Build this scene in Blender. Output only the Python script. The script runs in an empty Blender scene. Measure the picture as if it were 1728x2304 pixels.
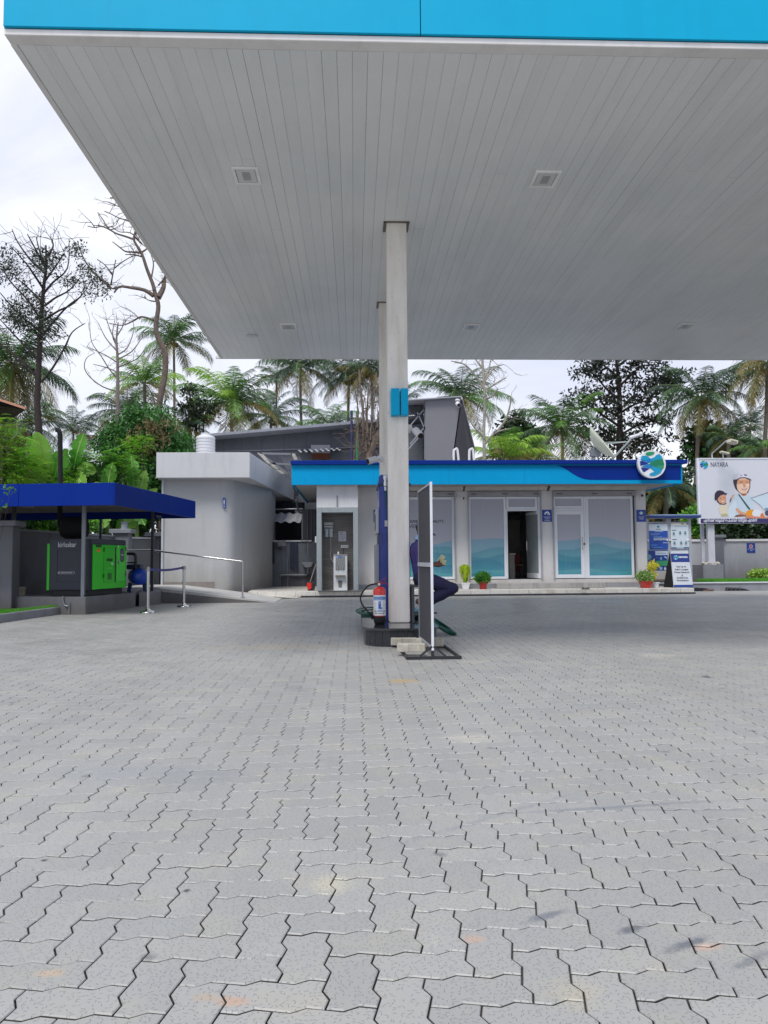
import bpy, bmesh, math, random
import numpy as np
from mathutils import Vector, Matrix
random.seed(7); NR = np.random.RandomState(11)
SC = bpy.context.scene; COL = SC.collection
PI = math.pi

# ------------------------------------------------------------------ camera
F = 1731.0; CAMH = 1.17
cam_d = bpy.data.cameras.new('camera'); cam = bpy.data.objects.new('camera', cam_d); COL.objects.link(cam)
SC.camera = cam
cam_d.sensor_fit = 'VERTICAL'; cam_d.sensor_height = 24.0; cam_d.lens = 24.0*F/2304.0
cam_d.clip_start = 0.05; cam_d.clip_end = 2000
_yc = Vector(((797-864)/F, -(1258-1152)/F, -1)).normalized()
_w = Vector((-0.005, 1, 0)); _w = (_w-_w.dot(_yc)*_yc).normalized()
_xc = _yc.cross(_w)
ROT = Matrix((_xc, _yc, _w))
cam.matrix_world = Matrix.Translation((0, 0, CAMH)) @ ROT.to_4x4()
def ray(px, py): return ROT @ Vector(((px-864)/F, -(py-1152)/F, -1))
def at(px, py, Y):
    d = ray(px, py); t = Y/d.y
    return Vector((d.x*t, Y, CAMH+d.z*t))
def gnd(px, py, z=0.0):
    d = ray(px, py); t = (z-CAMH)/d.z
    return Vector((d.x*t, d.y*t, z))
def rect(x0, y0, x1, y1, Y):          # picture rectangle on the plane y=Y -> X0, X1, Z0, Z1
    a = at(x0, (y0+y1)/2, Y); b = at(x1, (y0+y1)/2, Y); c = at((x0+x1)/2, y1, Y); d = at((x0+x1)/2, y0, Y)
    return a.x, b.x, c.z, d.z

# ------------------------------------------------------------------ materials
def lin(c):
    if isinstance(c, str):
        c = [int(c[i:i+2], 16)/255 for i in (0, 2, 4)]
    return tuple((x/12.92 if x <= .04045 else ((x+.055)/1.055)**2.4) for x in c)
class NT:
    def __init__(s, nt): s.t = nt
    def n(s, typ, **kw):
        nd = s.t.nodes.new(typ)
        for k, v in kw.items():
            if k[0] == '_': setattr(nd, k[1:], v)
        for k, v in kw.items():
            if k[0] == '_': continue
            key = int(k[1:]) if k[0] == 'i' and k[1:].isdigit() else k
            if isinstance(v, bpy.types.NodeSocket): s.t.links.new(v, nd.inputs[key])
            else: nd.inputs[key].default_value = v
        return nd
    def m(s, op, a, b=0.0, c=0.0):
        return s.n('ShaderNodeMath', _operation=op, i0=a, i1=b, i2=c).outputs[0]
    def mix(s, f, a, b, mode='MIX'):
        def c4(c): return c if isinstance(c, bpy.types.NodeSocket) else (*c[:3], 1)
        nd = s.n('ShaderNodeMix', _data_type='RGBA', _blend_type=mode)
        for sock, v in ((0, f), (6, a), (7, b)):
            v = v if sock == 0 else c4(v)
            if isinstance(v, bpy.types.NodeSocket): s.t.links.new(v, nd.inputs[sock])
            else: nd.inputs[sock].default_value = v
        return nd.outputs[2]
    def noise(s, vec, scale, detail=4, rough=.55):
        return s.n('ShaderNodeTexNoise', Vector=vec, Scale=scale, Detail=detail, Roughness=rough).outputs[0]
    def ramp(s, v, lo, hi, a=0.0, b=1.0):
        return s.n('ShaderNodeMapRange', i0=v, i1=lo, i2=hi, i3=a, i4=b).outputs[0]
def newmat(name):
    m = bpy.data.materials.new(name); m.use_nodes = True
    t = NT(m.node_tree); b = m.node_tree.nodes['Principled BSDF']
    return m, t, b
MATS = {}
def M(key, col=None, rough=.6, metal=0.0, var=.12, scale=3.0, bump=0.0, bscale=60, spec=.5, stain=None, coat=0, dirt=None):
    if key in MATS: return MATS[key]
    m, t, b = newmat(key); c = lin(col)
    P = t.n('ShaderNodeNewGeometry').outputs['Position']
    n1 = t.noise(P, scale, 5); n2 = t.noise(P, scale*9, 3)
    f = t.m('ADD', t.m('MULTIPLY', n1, .7), t.m('MULTIPLY', n2, .3))
    f = t.ramp(f, .3, .7)
    cc = t.mix(f, [x*(1-var) for x in c], [min(1, x*(1+var)) for x in c])
    if stain:
        sc, amt = stain
        s_ = t.n('ShaderNodeMapping', Vector=P, Scale=(2.2, 2.2, .35)).outputs[0]
        q = t.ramp(t.noise(s_, 1.6, 6, .65), .52, .8, 0, amt)
        cc = t.mix(q, cc, lin(sc))
    if dirt:      # splashed dirt clinging to the foot of a wall: (height above ground, colour, amount)
        z = t.n('ShaderNodeSeparateXYZ', Vector=P).outputs[2]; nz_ = t.noise(t.n('ShaderNodeMapping', Vector=P, Scale=(1, 1, .4)).outputs[0], 3.5, 6, .7)
        q = t.m('MULTIPLY', t.ramp(t.m('SUBTRACT', z, t.m('MULTIPLY', nz_, dirt[0]*1.6)), -dirt[0]*.5, dirt[0]*.5, 1, 0), dirt[2]); cc = t.mix(q, cc, lin(dirt[1]))
    m.node_tree.links.new(cc, b.inputs['Base Color'])
    r_ = t.ramp(n1, .2, .8, max(0, rough-.07), min(1, rough+.07)); m.node_tree.links.new(r_, b.inputs['Roughness'])
    b.inputs['Metallic'].default_value = metal; b.inputs['Specular IOR Level'].default_value = spec
    b.inputs['Coat Weight'].default_value = coat
    if bump:
        bn = t.n('ShaderNodeBump', Strength=bump, Distance=.01, Height=t.noise(P, bscale, 4))
        m.node_tree.links.new(bn.outputs[0], b.inputs['Normal'])
    MATS[key] = m
    return m
def leafmat(key, c1, c2, c3=None, rough=.5, trans=.25, sc=1.3):
    if key in MATS: return MATS[key]
    m, t, b = newmat(key)
    P = t.n('ShaderNodeNewGeometry')
    n1 = t.ramp(t.noise(P.outputs['Position'], sc, 4), .3, .7)
    cc = t.mix(n1, lin(c1), lin(c2))
    if c3:
        n2 = t.ramp(t.noise(P.outputs['Position'], sc*4, 3), .55, .75, 0, .8)
        cc = t.mix(n2, cc, lin(c3))
    m.node_tree.links.new(cc, b.inputs['Base Color'])
    b.inputs['Roughness'].default_value = rough; b.inputs['Specular IOR Level'].default_value = .35
    tr = t.n('ShaderNodeBsdfTranslucent', Color=cc)
    ms = t.n('ShaderNodeMixShader', i0=trans)
    m.node_tree.links.new(b.outputs[0], ms.inputs[1]); m.node_tree.links.new(tr.outputs[0], ms.inputs[2])
    m.node_tree.links.new(ms.outputs[0], m.node_tree.nodes['Material Output'].inputs[0])
    MATS[key] = m
    return m

# ------------------------------------------------------------------ objects
def setp(o, label=None, cat=None, group=None, kind=None, category=None):
    cat = cat or category
    if label: o['label'] = label
    if cat: o['category'] = cat
    if group: o['group'] = group
    if kind: o['kind'] = kind
    return o
def thing(name, label, cat, loc=(0, 0, 0), group=None):
    o = bpy.data.objects.new(name, None); COL.objects.link(o); o.location = loc
    o.empty_display_size = .1
    return setp(o, label, cat, group)
def copy_tree(o, parent=None):
    c = o.copy(); COL.objects.link(c)
    if parent: c.parent = parent
    for ch in list(o.children): copy_tree(ch, c)
    return c
def wloc(o):
    v = Vector((0, 0, 0))
    while o is not None: v += Vector(o.location); o = o.parent
    return v
class MB:
    """collects shapes in world coordinates; build() links them as ONE mesh object"""
    def __init__(s): s.v = []; s.f = []; s.mi = []; s.cur = 0; s.T = None
    def P(s, p):
        p = Vector(p)
        if s.T is not None: p = s.T @ p
        s.v.append(tuple(p)); return len(s.v)-1
    def face(s, pts):
        s.f.append([s.P(p) for p in pts]); s.mi.append(s.cur); return s
    def idx(s, ids): s.f.append(list(ids)); s.mi.append(s.cur)
    def box(s, x0, x1, y0, y1, z0, z1):
        if x0 > x1: x0, x1 = x1, x0
        if y0 > y1: y0, y1 = y1, y0
        if z0 > z1: z0, z1 = z1, z0
        i = [s.P(p) for p in ((x0,y0,z0),(x1,y0,z0),(x1,y1,z0),(x0,y1,z0),(x0,y0,z1),(x1,y0,z1),(x1,y1,z1),(x0,y1,z1))]
        for q in ((0,3,2,1),(4,5,6,7),(0,1,5,4),(1,2,6,5),(2,3,7,6),(3,0,4,7)): s.idx([i[k] for k in q])
        return s
    def bar(s, p0, p1, w, h, up=(0, 0, 1)):
        p0 = Vector(p0); p1 = Vector(p1); d = (p1-p0).normalized(); up = Vector(up)
        if abs(d.dot(up)) > .98: up = Vector((0, 1, 0))
        sx = d.cross(up).normalized()*w/2; sz = sx.cross(d).normalized()*h/2
        i = [s.P(p+a*sx+b*sz) for p in (p0, p1) for a, b in ((-1,-1),(1,-1),(1,1),(-1,1))]
        for q in ((0,1,2,3),(7,6,5,4),(0,4,5,1),(1,5,6,2),(2,6,7,3),(3,7,4,0)): s.idx([i[k] for k in q])
        return s
    def tube(s, pts, r, n=8, cap=True):
        pts = [Vector(p) for p in pts]; rs = r if hasattr(r, '__len__') else [r]*len(pts)
        rings = []; ref = None
        for k, p in enumerate(pts):
            d = (pts[min(k+1, len(pts)-1)]-pts[max(k-1, 0)]).normalized()
            if ref is None:
                ref = Vector((1, 0, 0)) if abs(d.x) < .8 else Vector((0, 1, 0))
            a = (ref-ref.dot(d)*d).normalized(); ref = a; b = d.cross(a)
            rings.append([s.P(p+rs[k]*(a*math.cos(2*PI*j/n)+b*math.sin(2*PI*j/n))) for j in range(n)])
        for A, B in zip(rings, rings[1:]):
            for j in range(n): s.idx((A[j], A[(j+1) % n], B[(j+1) % n], B[j]))
        if cap: s.idx(rings[0][::-1]); s.idx(rings[-1])
        return s
    def lathe(s, prof, c, n=20, axis='z'):
        c = Vector(c); rings = []
        for r, z in prof:
            ring = []
            for j in range(n):
                a = 2*PI*j/n; v = (r*math.cos(a), r*math.sin(a), z)
                if axis == 'y': v = (v[0], v[2], v[1])
                if axis == 'x': v = (v[2], v[0], v[1])
                ring.append(s.P(c+Vector(v)))
            rings.append(ring)
        for A, B in zip(rings, rings[1:]):
            for j in range(n): s.idx((A[j], A[(j+1) % n], B[(j+1) % n], B[j]))
        s.idx(rings[0][::-1]); s.idx(rings[-1])
        return s
    def prism(s, poly, a0, a1, axis='z'):
        """poly of 2-d points extruded along an axis; for y: (x,z), for x: (y,z)"""
        def mk(p, a): return {'z': (p[0], p[1], a), 'y': (p[0], a, p[1]), 'x': (a, p[0], p[1])}[axis]
        A = [s.P(mk(p, a0)) for p in poly]; B = [s.P(mk(p, a1)) for p in poly]; n = len(poly)
        s.idx(A[::-1]); s.idx(B)
        for j in range(n): s.idx((A[j], A[(j+1) % n], B[(j+1) % n], B[j]))
        return s
    def ball(s, c, r, n=10, m=7):
        r = Vector(r) if hasattr(r, '__len__') else Vector((r, r, r)); c = Vector(c); rings = []
        for i in range(1, m):
            t = PI*i/m
            rings.append([s.P(c+Vector((r.x*math.sin(t)*math.cos(2*PI*j/n), r.y*math.sin(t)*math.sin(2*PI*j/n), r.z*math.cos(t)))) for j in range(n)])
        top = s.P(c+Vector((0, 0, r.z))); bot = s.P(c-Vector((0, 0, r.z)))
        for A, B in zip(rings, rings[1:]):
            for j in range(n): s.idx((A[j], B[j], B[(j+1) % n], A[(j+1) % n]))
        for j in range(n):
            s.idx((top, rings[0][j], rings[0][(j+1) % n])); s.idx((bot, rings[-1][(j+1) % n], rings[-1][j]))
        return s
    def build(s, name, mats, parent=None, bevel=0, smooth=False, seg=1, fix=True, **props):
        if not isinstance(mats, (list, tuple)): mats = [mats]
        me = bpy.data.meshes.new(name); off = wloc(parent) if parent else Vector((0, 0, 0))
        o = bpy.data.objects.new(name, me)
        if parent is None and s.v:
            a = np.array(s.v); off = Vector((float((a[:, 0].min()+a[:, 0].max())/2), float((a[:, 1].min()+a[:, 1].max())/2), float(a[:, 2].min())))
            o.location = off
        me.from_pydata([(p[0]-off.x, p[1]-off.y, p[2]-off.z) for p in s.v], [], s.f)
        for m in mats: me.materials.append(m)
        me.polygons.foreach_set('material_index', s.mi)
        if fix or bevel:
            bm = bmesh.new(); bm.from_mesh(me)
            if fix: bmesh.ops.recalc_face_normals(bm, faces=bm.faces)
            if bevel:
                ed = [e for e in bm.edges if len(e.link_faces) == 2 and e.calc_face_angle(0) > .6]
                bmesh.ops.bevel(bm, geom=ed, offset=bevel, segments=seg, affect='EDGES', clamp_overlap=True)
            bm.to_mesh(me); bm.free()
        if smooth:
            me.polygons.foreach_set('use_smooth', [True]*len(me.polygons)); me.set_sharp_from_angle(angle=math.radians(smooth if smooth > 1 else 42))
        me.update()
        COL.objects.link(o)
        if parent: o.parent = parent
        return setp(o, **props)
def npmesh(name, V, Fq, mats, mi=None, parent=None, smooth=False, **props):
    """V (n,3) array, Fq (m,k) array of equal-size faces"""
    me = bpy.data.meshes.new(name); V = np.asarray(V, dtype=np.float64); Fq = np.asarray(Fq)
    off = np.array(wloc(parent)) if parent else np.array([(V[:, 0].min()+V[:, 0].max())/2, (V[:, 1].min()+V[:, 1].max())/2, V[:, 2].min()])
    V = V-off
    me.vertices.add(len(V)); me.vertices.foreach_set('co', V.ravel())
    k = Fq.shape[1]; me.loops.add(Fq.size); me.loops.foreach_set('vertex_index', Fq.ravel().astype(np.int32))
    me.polygons.add(len(Fq)); me.polygons.foreach_set('loop_start', np.arange(len(Fq), dtype=np.int32)*k)
    for m in mats: me.materials.append(m)
    if mi is not None: me.polygons.foreach_set('material_index', np.asarray(mi, dtype=np.int32))
    me.polygons.foreach_set('use_smooth', np.full(len(Fq), bool(smooth)))
    me.update(calc_edges=True)
    o = bpy.data.objects.new(name, me); COL.objects.link(o)
    if parent: o.parent = parent
    else: o.location = off
    return setp(o, **props)
def textobj(name, s, size, o3, u, v, mat, parent, bold=0.0, align='CENTER', width=None, thick=.001):
    """flat lettering: o3 anchor (world), u reading direction, v up"""
    cu = bpy.data.curves.new(name, 'FONT'); cu.body = s; cu.size = size; cu.align_x = align; cu.align_y = 'CENTER'
    cu.offset = bold*size; cu.extrude = thick; cu.resolution_u = 3
    tmp = bpy.data.objects.new('tmp', cu); COL.objects.link(tmp)
    dg = bpy.context.evaluated_depsgraph_get(); dg.update()
    me = bpy.data.meshes.new_from_object(tmp.evaluated_get(dg)); bpy.data.objects.remove(tmp); bpy.data.curves.remove(cu)
    if len(me.vertices) == 0: return None
    u = Vector(u).normalized(); v = Vector(v).normalized(); w = u.cross(v)
    if width:
        xs = [q.co.x for q in me.vertices]; k = width/max(1e-6, max(xs)-min(xs))
    else: k = 1
    off = wloc(parent) if parent else Vector((0, 0, 0))
    for q in me.vertices: q.co = Vector(o3)-off+u*q.co.x*k+v*q.co.y+w*q.co.z
    me.materials.clear(); me.materials.append(mat); me.name = name
    o = bpy.data.objects.new(name, me); COL.objects.link(o)
    if parent: o.parent = parent
    return o
def layered(name, o3, u, v, layers, parent, step=.0015, n0=0.0):
    """flat printed panel: layers of (polygon in u,v metres, colour hex), each step proud of the last"""
    u = Vector(u).normalized(); v = Vector(v).normalized(); w = u.cross(v); o3 = Vector(o3)
    mb = MB(); mats = []; keys = {}
    for i, (poly, c) in enumerate(layers):
        if c not in keys: keys[c] = len(mats); mats.append(M('print_'+c, c, .45, var=.04))
        mb.cur = keys[c]
        mb.face([o3+u*p[0]+v*p[1]+w*(n0+step*(i+1)) for p in poly])
    return mb.build(name, mats, parent, fix=False)
def circ(cx, cy, r, n=28, ry=None, a0=0, a1=2*PI):
    ry = ry or r
    k = n if a1-a0 >= 2*PI-.01 else n+1
    return [(cx+r*math.cos(a0+(a1-a0)*i/n), cy+ry*math.sin(a0+(a1-a0)*i/n)) for i in range(k)]
def rc(x0, y0, x1, y1): return [(x0, y0), (x1, y0), (x1, y1), (x0, y1)]
def spline(pts, k=6):
    pts = [Vector(p) for p in pts]; out = []
    for i in range(len(pts)-1):
        p0 = pts[max(i-1, 0)]; p1 = pts[i]; p2 = pts[i+1]; p3 = pts[min(i+2, len(pts)-1)]
        for j in range(k):
            t = j/k
            out.append(.5*((2*p1)+(p2-p0)*t+(2*p0-5*p1+4*p2-p3)*t*t+(3*p1-p0-3*p2+p3)*t**3))
    out.append(pts[-1]); return out

# common materials
WHITE = M('white_paint', 'd9d9dc', .5, var=.05, stain=('8a8478', .25))
WALL = M('store_wall_paint', 'dad8d8', .7, dirt=(.7, '9a8f80', .5), var=.05, scale=1.2, stain=('8d8374', .22), bump=.1)
GREYW = M('grey_wall_paint', '9b9da6', .75, var=.06, scale=1, stain=('5f5e62', .4), bump=.1)
DGREY = M('dark_grey_paint', '53565f', .7, var=.1, stain=('3a3b40', .4), bump=.1)
MGREY = M('mid_grey_paint', '797b80', .75, dirt=(.35, '59544c', .6), var=.1, scale=1.5, stain=('4a4b50', .5), bump=.15)
CYAN = M('cyan_panel', '00aad8', .5, var=.03, spec=.15, scale=.7, stain=('0a86b4', .25))
NAVY = M('navy_panel', '08348f', .45, spec=.15, var=.05, scale=.7)
SLATE = M('slate_sheet', '5b5d64', .55, var=.1, scale=.6, stain=('3d3f48', .5))
STEEL = M('stainless_steel', 'c9c9c6', .22, metal=1, var=.05)
GALV = M('galvanised_steel', '8a8f96', .5, metal=.6, var=.15)
BLACKM = M('black_metal', '26282d', .5, var=.2)
BLACK = M('black_rubber', '141416', .6, var=.2)
ALU = M('white_aluminium', 'e3e6ec', .35, var=.03)
REDP = M('red_paint', 'd4251c', .3, var=.05, coat=.5)
BARK = M('bark', '5b5048', .95, var=.35, scale=6, bump=.6, bscale=25)
PBARK = M('palm_bark', '766d62', .95, var=.3, scale=5, bump=.5, bscale=20)
DBARK = M('dark_bark', '3a3230', .95, var=.35, scale=6, bump=.5, bscale=25)
TERR = M('terrazzo_tile', '9aa2a6', .5, var=.3, scale=26, spec=.4, stain=('6b6f70', .5))
CONC = M('concrete', 'a7a59f', .85, var=.18, scale=5, bump=.4, stain=('6f6a60', .5))
# ------------------------------------------------------------------ world and light
SC.view_settings.view_transform = 'Standard'; SC.view_settings.look = 'None'; SC.view_settings.gamma = 1
SC.view_settings.exposure = 0.5
W = bpy.data.worlds.new('World'); SC.world = W; W.use_nodes = True
wt = NT(W.node_tree); bg = W.node_tree.nodes['Background']
SUN_EL = math.radians(58); SUN_AZ = math.radians(205)   # compass-style: behind the camera, a little to the left
sky = wt.n('ShaderNodeTexSky', _sky_type='NISHITA', _sun_disc=False, _sun_elevation=SUN_EL, _sun_rotation=SUN_AZ)
tc = wt.n('ShaderNodeTexCoord').outputs['Generated']
mp = wt.n('ShaderNodeMapping', Vector=tc, Scale=(1, 1, 2.2), Location=(.3, 1.1, .2)).outputs[0]
cn = wt.n('ShaderNodeTexNoise', Vector=mp, Scale=2.1, Detail=7, Roughness=.55, Distortion=.6).outputs[0]
cf = wt.ramp(cn, .40, .66)
cloud = wt.mix(cf, (5.1, 5.45, 6.75), (7.4, 7.6, 8.2))
skyc = wt.mix(.95, sky.outputs[0], cloud)
W.node_tree.links.new(skyc, bg.inputs[0]); bg.inputs[1].default_value = .1
sd = bpy.data.lights.new('sun', 'SUN'); so = bpy.data.objects.new('sun', sd); COL.objects.link(so)
sd.energy = 1.7; sd.angle = math.radians(20); sd.color = (1, .97, .92)
_dir = Vector((math.sin(SUN_AZ)*math.cos(SUN_EL), math.cos(SUN_AZ)*math.cos(SUN_EL), math.sin(SUN_EL)))
so.rotation_euler = _dir.to_track_quat('Z', 'Y').to_euler()

# ------------------------------------------------------------------ paving
U = .137; AM = .075
def unit_pts(o, horiz, rev):
    q = [(0, 0), (.35, -AM), (.65, AM)] if not rev else [(1, 0), (.65, AM), (.35, -AM)]
    if horiz: return [(o[0]+t, o[1]+e) for t, e in q]
    return [(o[0]-e, o[1]+t) for t, e in q]
def outline(w, h):
    p = []
    for i in range(w): p += unit_pts((i, 0), True, False)
    for j in range(h): p += unit_pts((w, j), False, False)
    for i in reversed(range(w)): p += unit_pts((i, h), True, True)
    for j in reversed(range(h)): p += unit_pts((0, j), False, True)
    return np.array(p)*U
def inset(p, d):
    n = len(p); out = []
    for i in range(n):
        a, b, c = p[i-1], p[i], p[(i+1) % n]
        e1 = (b-a)/np.linalg.norm(b-a); e2 = (c-b)/np.linalg.norm(c-b)
        n1 = np.array([-e1[1], e1[0]]); n2 = np.array([-e2[1], e2[0]])
        m = n1+n2; m /= np.linalg.norm(m)
        out.append(b+m*d/max(.5, m.dot(n1)))
    return np.array(out)
OFFX, OFFY = .055, .03
def pave():
    tm = {}
    for key, (w, h) in {'h': (2, 1), 'v': (1, 2)}.items():
        o = outline(w, h); n = len(o)
        an = np.array([.76, 1.12]); aniso = lambda d: o+(inset(o, d)-o)*an      # the courses across the forecourt have opened up more than the others
        lv = [(aniso(.0064), 0.0), (aniso(.0032), -.0035), (aniso(.0028), -.03)]
        tm[key] = np.vstack([np.column_stack([q, np.full(n, z)]) for q, z in lv])
    n = 18
    starts = {'h': [], 'v': []}
    jm = int(27.5/U)+2
    for j in range(int(.2/U), jm):
        Y = j*U; xm = .56*Y+3.2
        x0 = -min(xm, 11.5); x1 = min(xm, 17.5)
        for i in range(int(x0/U), int(x1/U)):
            X = i*U
            k = (i+j) % 4
            if k not in (0, 2): continue
            # areas hidden under other structures
            if Y > 24.1 and X < 10.3: continue
            if Y > 17.0 and X < -7.6: continue
            starts['h' if k == 0 else 'v'].append((X+OFFX, Y+OFFY))
    Vs = []; L = []; ST = []; TOT = []; RN = []; MI = []; base = 0
    for key in 'hv':
        S = np.array(starts[key]); m = len(S); T = tm[key]
        ang = NR.normal(0, .004, m); dz = NR.normal(0, .0006, m); tx = NR.normal(0, .003, m); ty = NR.normal(0, .002, m)
        c = T[:n, :2].mean(0); Q = T.copy(); Q[:, :2] -= c
        X = Q[None, :, 0]*np.cos(ang)[:, None]-Q[None, :, 1]*np.sin(ang)[:, None]
        Yy = Q[None, :, 0]*np.sin(ang)[:, None]+Q[None, :, 1]*np.cos(ang)[:, None]
        Z = Q[None, :, 2]+dz[:, None]+X*tx[:, None]+Yy*ty[:, None]
        V = np.stack([X+(S[:, 0]+c[0])[:, None], Yy+(S[:, 1]+c[1])[:, None], Z], -1).reshape(-1, 3)
        Vs.append(V)
        pat = list(range(n)); st = [0]; tot = [n]
        for lev in range(2):
            for q in range(n):
                st.append(len(pat)); tot.append(4)
                pat += [lev*n+(q+1) % n, lev*n+q, (lev+1)*n+q, (lev+1)*n+(q+1) % n]
        pat = np.array(pat); st = np.array(st)
        MI.append(np.tile(np.array([0]*(n+1)+[1]*n), m))
        L.append((pat[None, :]+(np.arange(m)*3*n)[:, None]+base).ravel())
        ST.append((st, len(pat), m)); RN.append(np.repeat(NR.rand(m), len(st)))
        base += m*3*n
    V = np.vstack(Vs); L = np.concatenate(L)
    starts_, off = [], 0
    for st, ln, m in ST:
        starts_.append((st[None, :]+(np.arange(m)*ln)[:, None]+off).ravel()); off += ln*m
    starts_ = np.concatenate(starts_)
    me = bpy.data.meshes.new('forecourt_paving')
    me.vertices.add(len(V)); me.vertices.foreach_set('co', V.ravel())
    me.loops.add(len(L)); me.loops.foreach_set('vertex_index', L.astype(np.int32))
    me.polygons.add(len(starts_)); me.polygons.foreach_set('loop_start', starts_.astype(np.int32))
    me.polygons.foreach_set('material_index', np.concatenate(MI).astype(np.int32))
    a = me.attributes.new('rnd', 'FLOAT', 'FACE'); a.data.foreach_set('value', np.concatenate(RN).astype(np.float32))
    me.polygons.foreach_set('use_smooth', np.zeros(len(starts_), dtype=bool))
    me.update(calc_edges=True)
    o = bpy.data.objects.new('forecourt_paving', me); COL.objects.link(o); o['kind'] = 'structure'
    return o
def paving_mat():
    m, t, b = newmat('paving_concrete'); nt = m.node_tree
    P = t.n('ShaderNodeNewGeometry').outputs['Position']
    rnd = t.n('ShaderNodeAttribute', _attribute_name='rnd').outputs['Fac']
    c = t.mix(rnd, lin('9e9e9b'), lin('abaaa6'))
    big = t.ramp(t.noise(P, .35, 5), .35, .68)
    c = t.mix(t.m('MULTIPLY', big, .45), c, lin('959593'))
    mid = t.ramp(t.noise(P, 3.2, 6, .65), .50, .78, 0, .5); c = t.mix(mid, c, lin('b5ad97'))
    mp1 = t.n('ShaderNodeMapping', Vector=P, Location=(3.3, 8.1, 0)).outputs[0]
    dk = t.ramp(t.noise(mp1, 1.9, 6, .7), .58, .82, 0, .45); c = t.mix(dk, c, lin('77787c'))
    # sandy worn patches (speckled)
    mp2 = t.n('ShaderNodeMapping', Vector=P, Location=(13, 4, 0)).outputs[0]
    sd1 = t.m('MULTIPLY', t.ramp(t.noise(mp2, 2.4, 3), .64, .74), t.ramp(t.noise(P, 130, 2), .5, .56)); c = t.mix(t.m('MULTIPLY', sd1, .7), c, lin('cbc5b0'))
    # individual stains and painted canopy shade: x, y, rx, ry, angle, colour, strength
    def stain(px, py, rx, ry, ang, col, amt, ns=9):
        nonlocal c
        g = gnd(px, py)
        v = t.n('ShaderNodeVectorMath', _operation='SUBTRACT', i0=P, i1=(g.x, g.y, 0)).outputs[0]
        v = t.n('ShaderNodeVectorRotate', _rotation_type='Z_AXIS', Vector=v, Angle=math.radians(ang)).outputs[0]
        v = t.n('ShaderNodeVectorMath', _operation='MULTIPLY', i0=v, i1=(1/rx, 1/ry, 0)).outputs[0]
        ln = t.n('ShaderNodeVectorMath', _operation='LENGTH', i0=v).outputs['Value']
        f = t.m('ADD', t.m('SUBTRACT', 1.0, ln), t.m('MULTIPLY', t.m('SUBTRACT', t.noise(P, ns*2.2, 5, .7), .5), 1.6))
        c = t.mix(t.ramp(f, .1, .7, 0, amt), c, lin(col))
    stain(520, 2255, .07, .035, 10, 'cc9a74', .55); stain(470, 2245, .06, .03, 0, 'bfa283', .5)
    stain(115, 2190, .06, .03, 0, 'c2a684', .65); stain(1070, 2115, .045, .04, 0, 'c9a184', .6)
    stain(1590, 2130, .07, .03, -15, 'cba48c', .6); stain(1290, 2235, .12, .1, 0, 'c0b394', .35)
    stain(1230, 2060, .13, .03, -25, '6d7078', .8); stain(1420, 2090, .09, .03, -25, '5f6168', .85)
    stain(1545, 2125, .14, .03, -28, '62656c', .85); stain(1690, 2160, .12, .025, -30, '6c6f76', .7)
    stain(1400, 1815, .75, .028, -7, '7b7e84', .75); stain(1560, 1822, .6, .02, 4, '85888d', .7); stain(1120, 1835, .9, .03, -35, '8c8f93', .55)
    stain(905, 1532, .22, .2, 0, 'b89a66', .7, 4); stain(745, 1990, .1, .12, 0, 'c9c2a8', .6, 30); stain(1060, 1660, .25, .2, 0, 'c9c4b6', .5)
    stain(640, 1455, 1.3, .5, 0, 'b5a78e', .5, 2); stain(1480, 1475, .28, .3, 0, 'c6c2b8', .6); stain(1590, 1523, .06, .12, 0, '3c3c40', .9)
    stain(1370, 1410, 3.2, 1.6, 0, '6d7076', .5, 1); stain(1650, 1440, 1.5, 1.2, 0, '6d7076', .5, 1); stain(330, 1740, .8, .3, 8, '8f9296', .5, 3)  # the broad dark pair is canopy shade painted into the paving colour
    stain(100, 1935, .02, .02, 0, '2c2c2e', .9); stain(420, 2004, .02, .02, 0, '2c2c2e', .9)
    # oil drips and faint tyre lanes
    vd = t.n('ShaderNodeTexVoronoi', _voronoi_dimensions='2D', Vector=t.n('ShaderNodeMapping', Vector=P, Location=(.37, .11, 0)).outputs[0], Scale=1.3, Randomness=1.0)
    dr_ = t.m('MULTIPLY', t.ramp(t.m('ADD', vd.outputs['Distance'], t.m('MULTIPLY', t.noise(P, 18, 3), .06)), .045, .075, .6, 0), t.m('GREATER_THAN', t.n('ShaderNodeSeparateColor', Color=vd.outputs['Color']).outputs[0], .55))
    c = t.mix(dr_, c, lin('5c5d5e'))
    lane = t.n('ShaderNodeMapping', Vector=P, Scale=(1.1, .06, 1)).outputs[0]
    c = t.mix(t.ramp(t.noise(lane, 1.0, 4, .6), .5, .72, 0, .35), c, lin('868786'))
    # short random dashes pressed into the blocks
    vo = t.n('ShaderNodeTexVoronoi', _voronoi_dimensions='2D', Vector=P, Scale=66.0, Randomness=1.0)
    vpos = t.n('ShaderNodeVectorMath', _operation='SUBTRACT', i0=P, i1=vo.outputs['Position']).outputs[0]
    sep = t.n('ShaderNodeSeparateColor', Color=vo.outputs['Color'])
    rv = t.n('ShaderNodeVectorRotate', _rotation_type='Z_AXIS', Vector=vpos, Angle=t.m('MULTIPLY', sep.outputs[0], 2*PI)).outputs[0]
    sx = t.n('ShaderNodeSeparateXYZ', Vector=rv)
    ax = t.m('ABSOLUTE', sx.outputs[0]); ay = t.m('ABSOLUTE', sx.outputs[1])
    dash = t.m('MULTIPLY', t.m('LESS_THAN', ax, .0052), t.ramp(ay, .0007, .0014, 1, 0))
    dash = t.m('MULTIPLY', dash, t.m('GREATER_THAN', sep.outputs[1], .25))
    c = t.mix(t.m('MULTIPLY', dash, .55), c, lin('4c4f55'))
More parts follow.
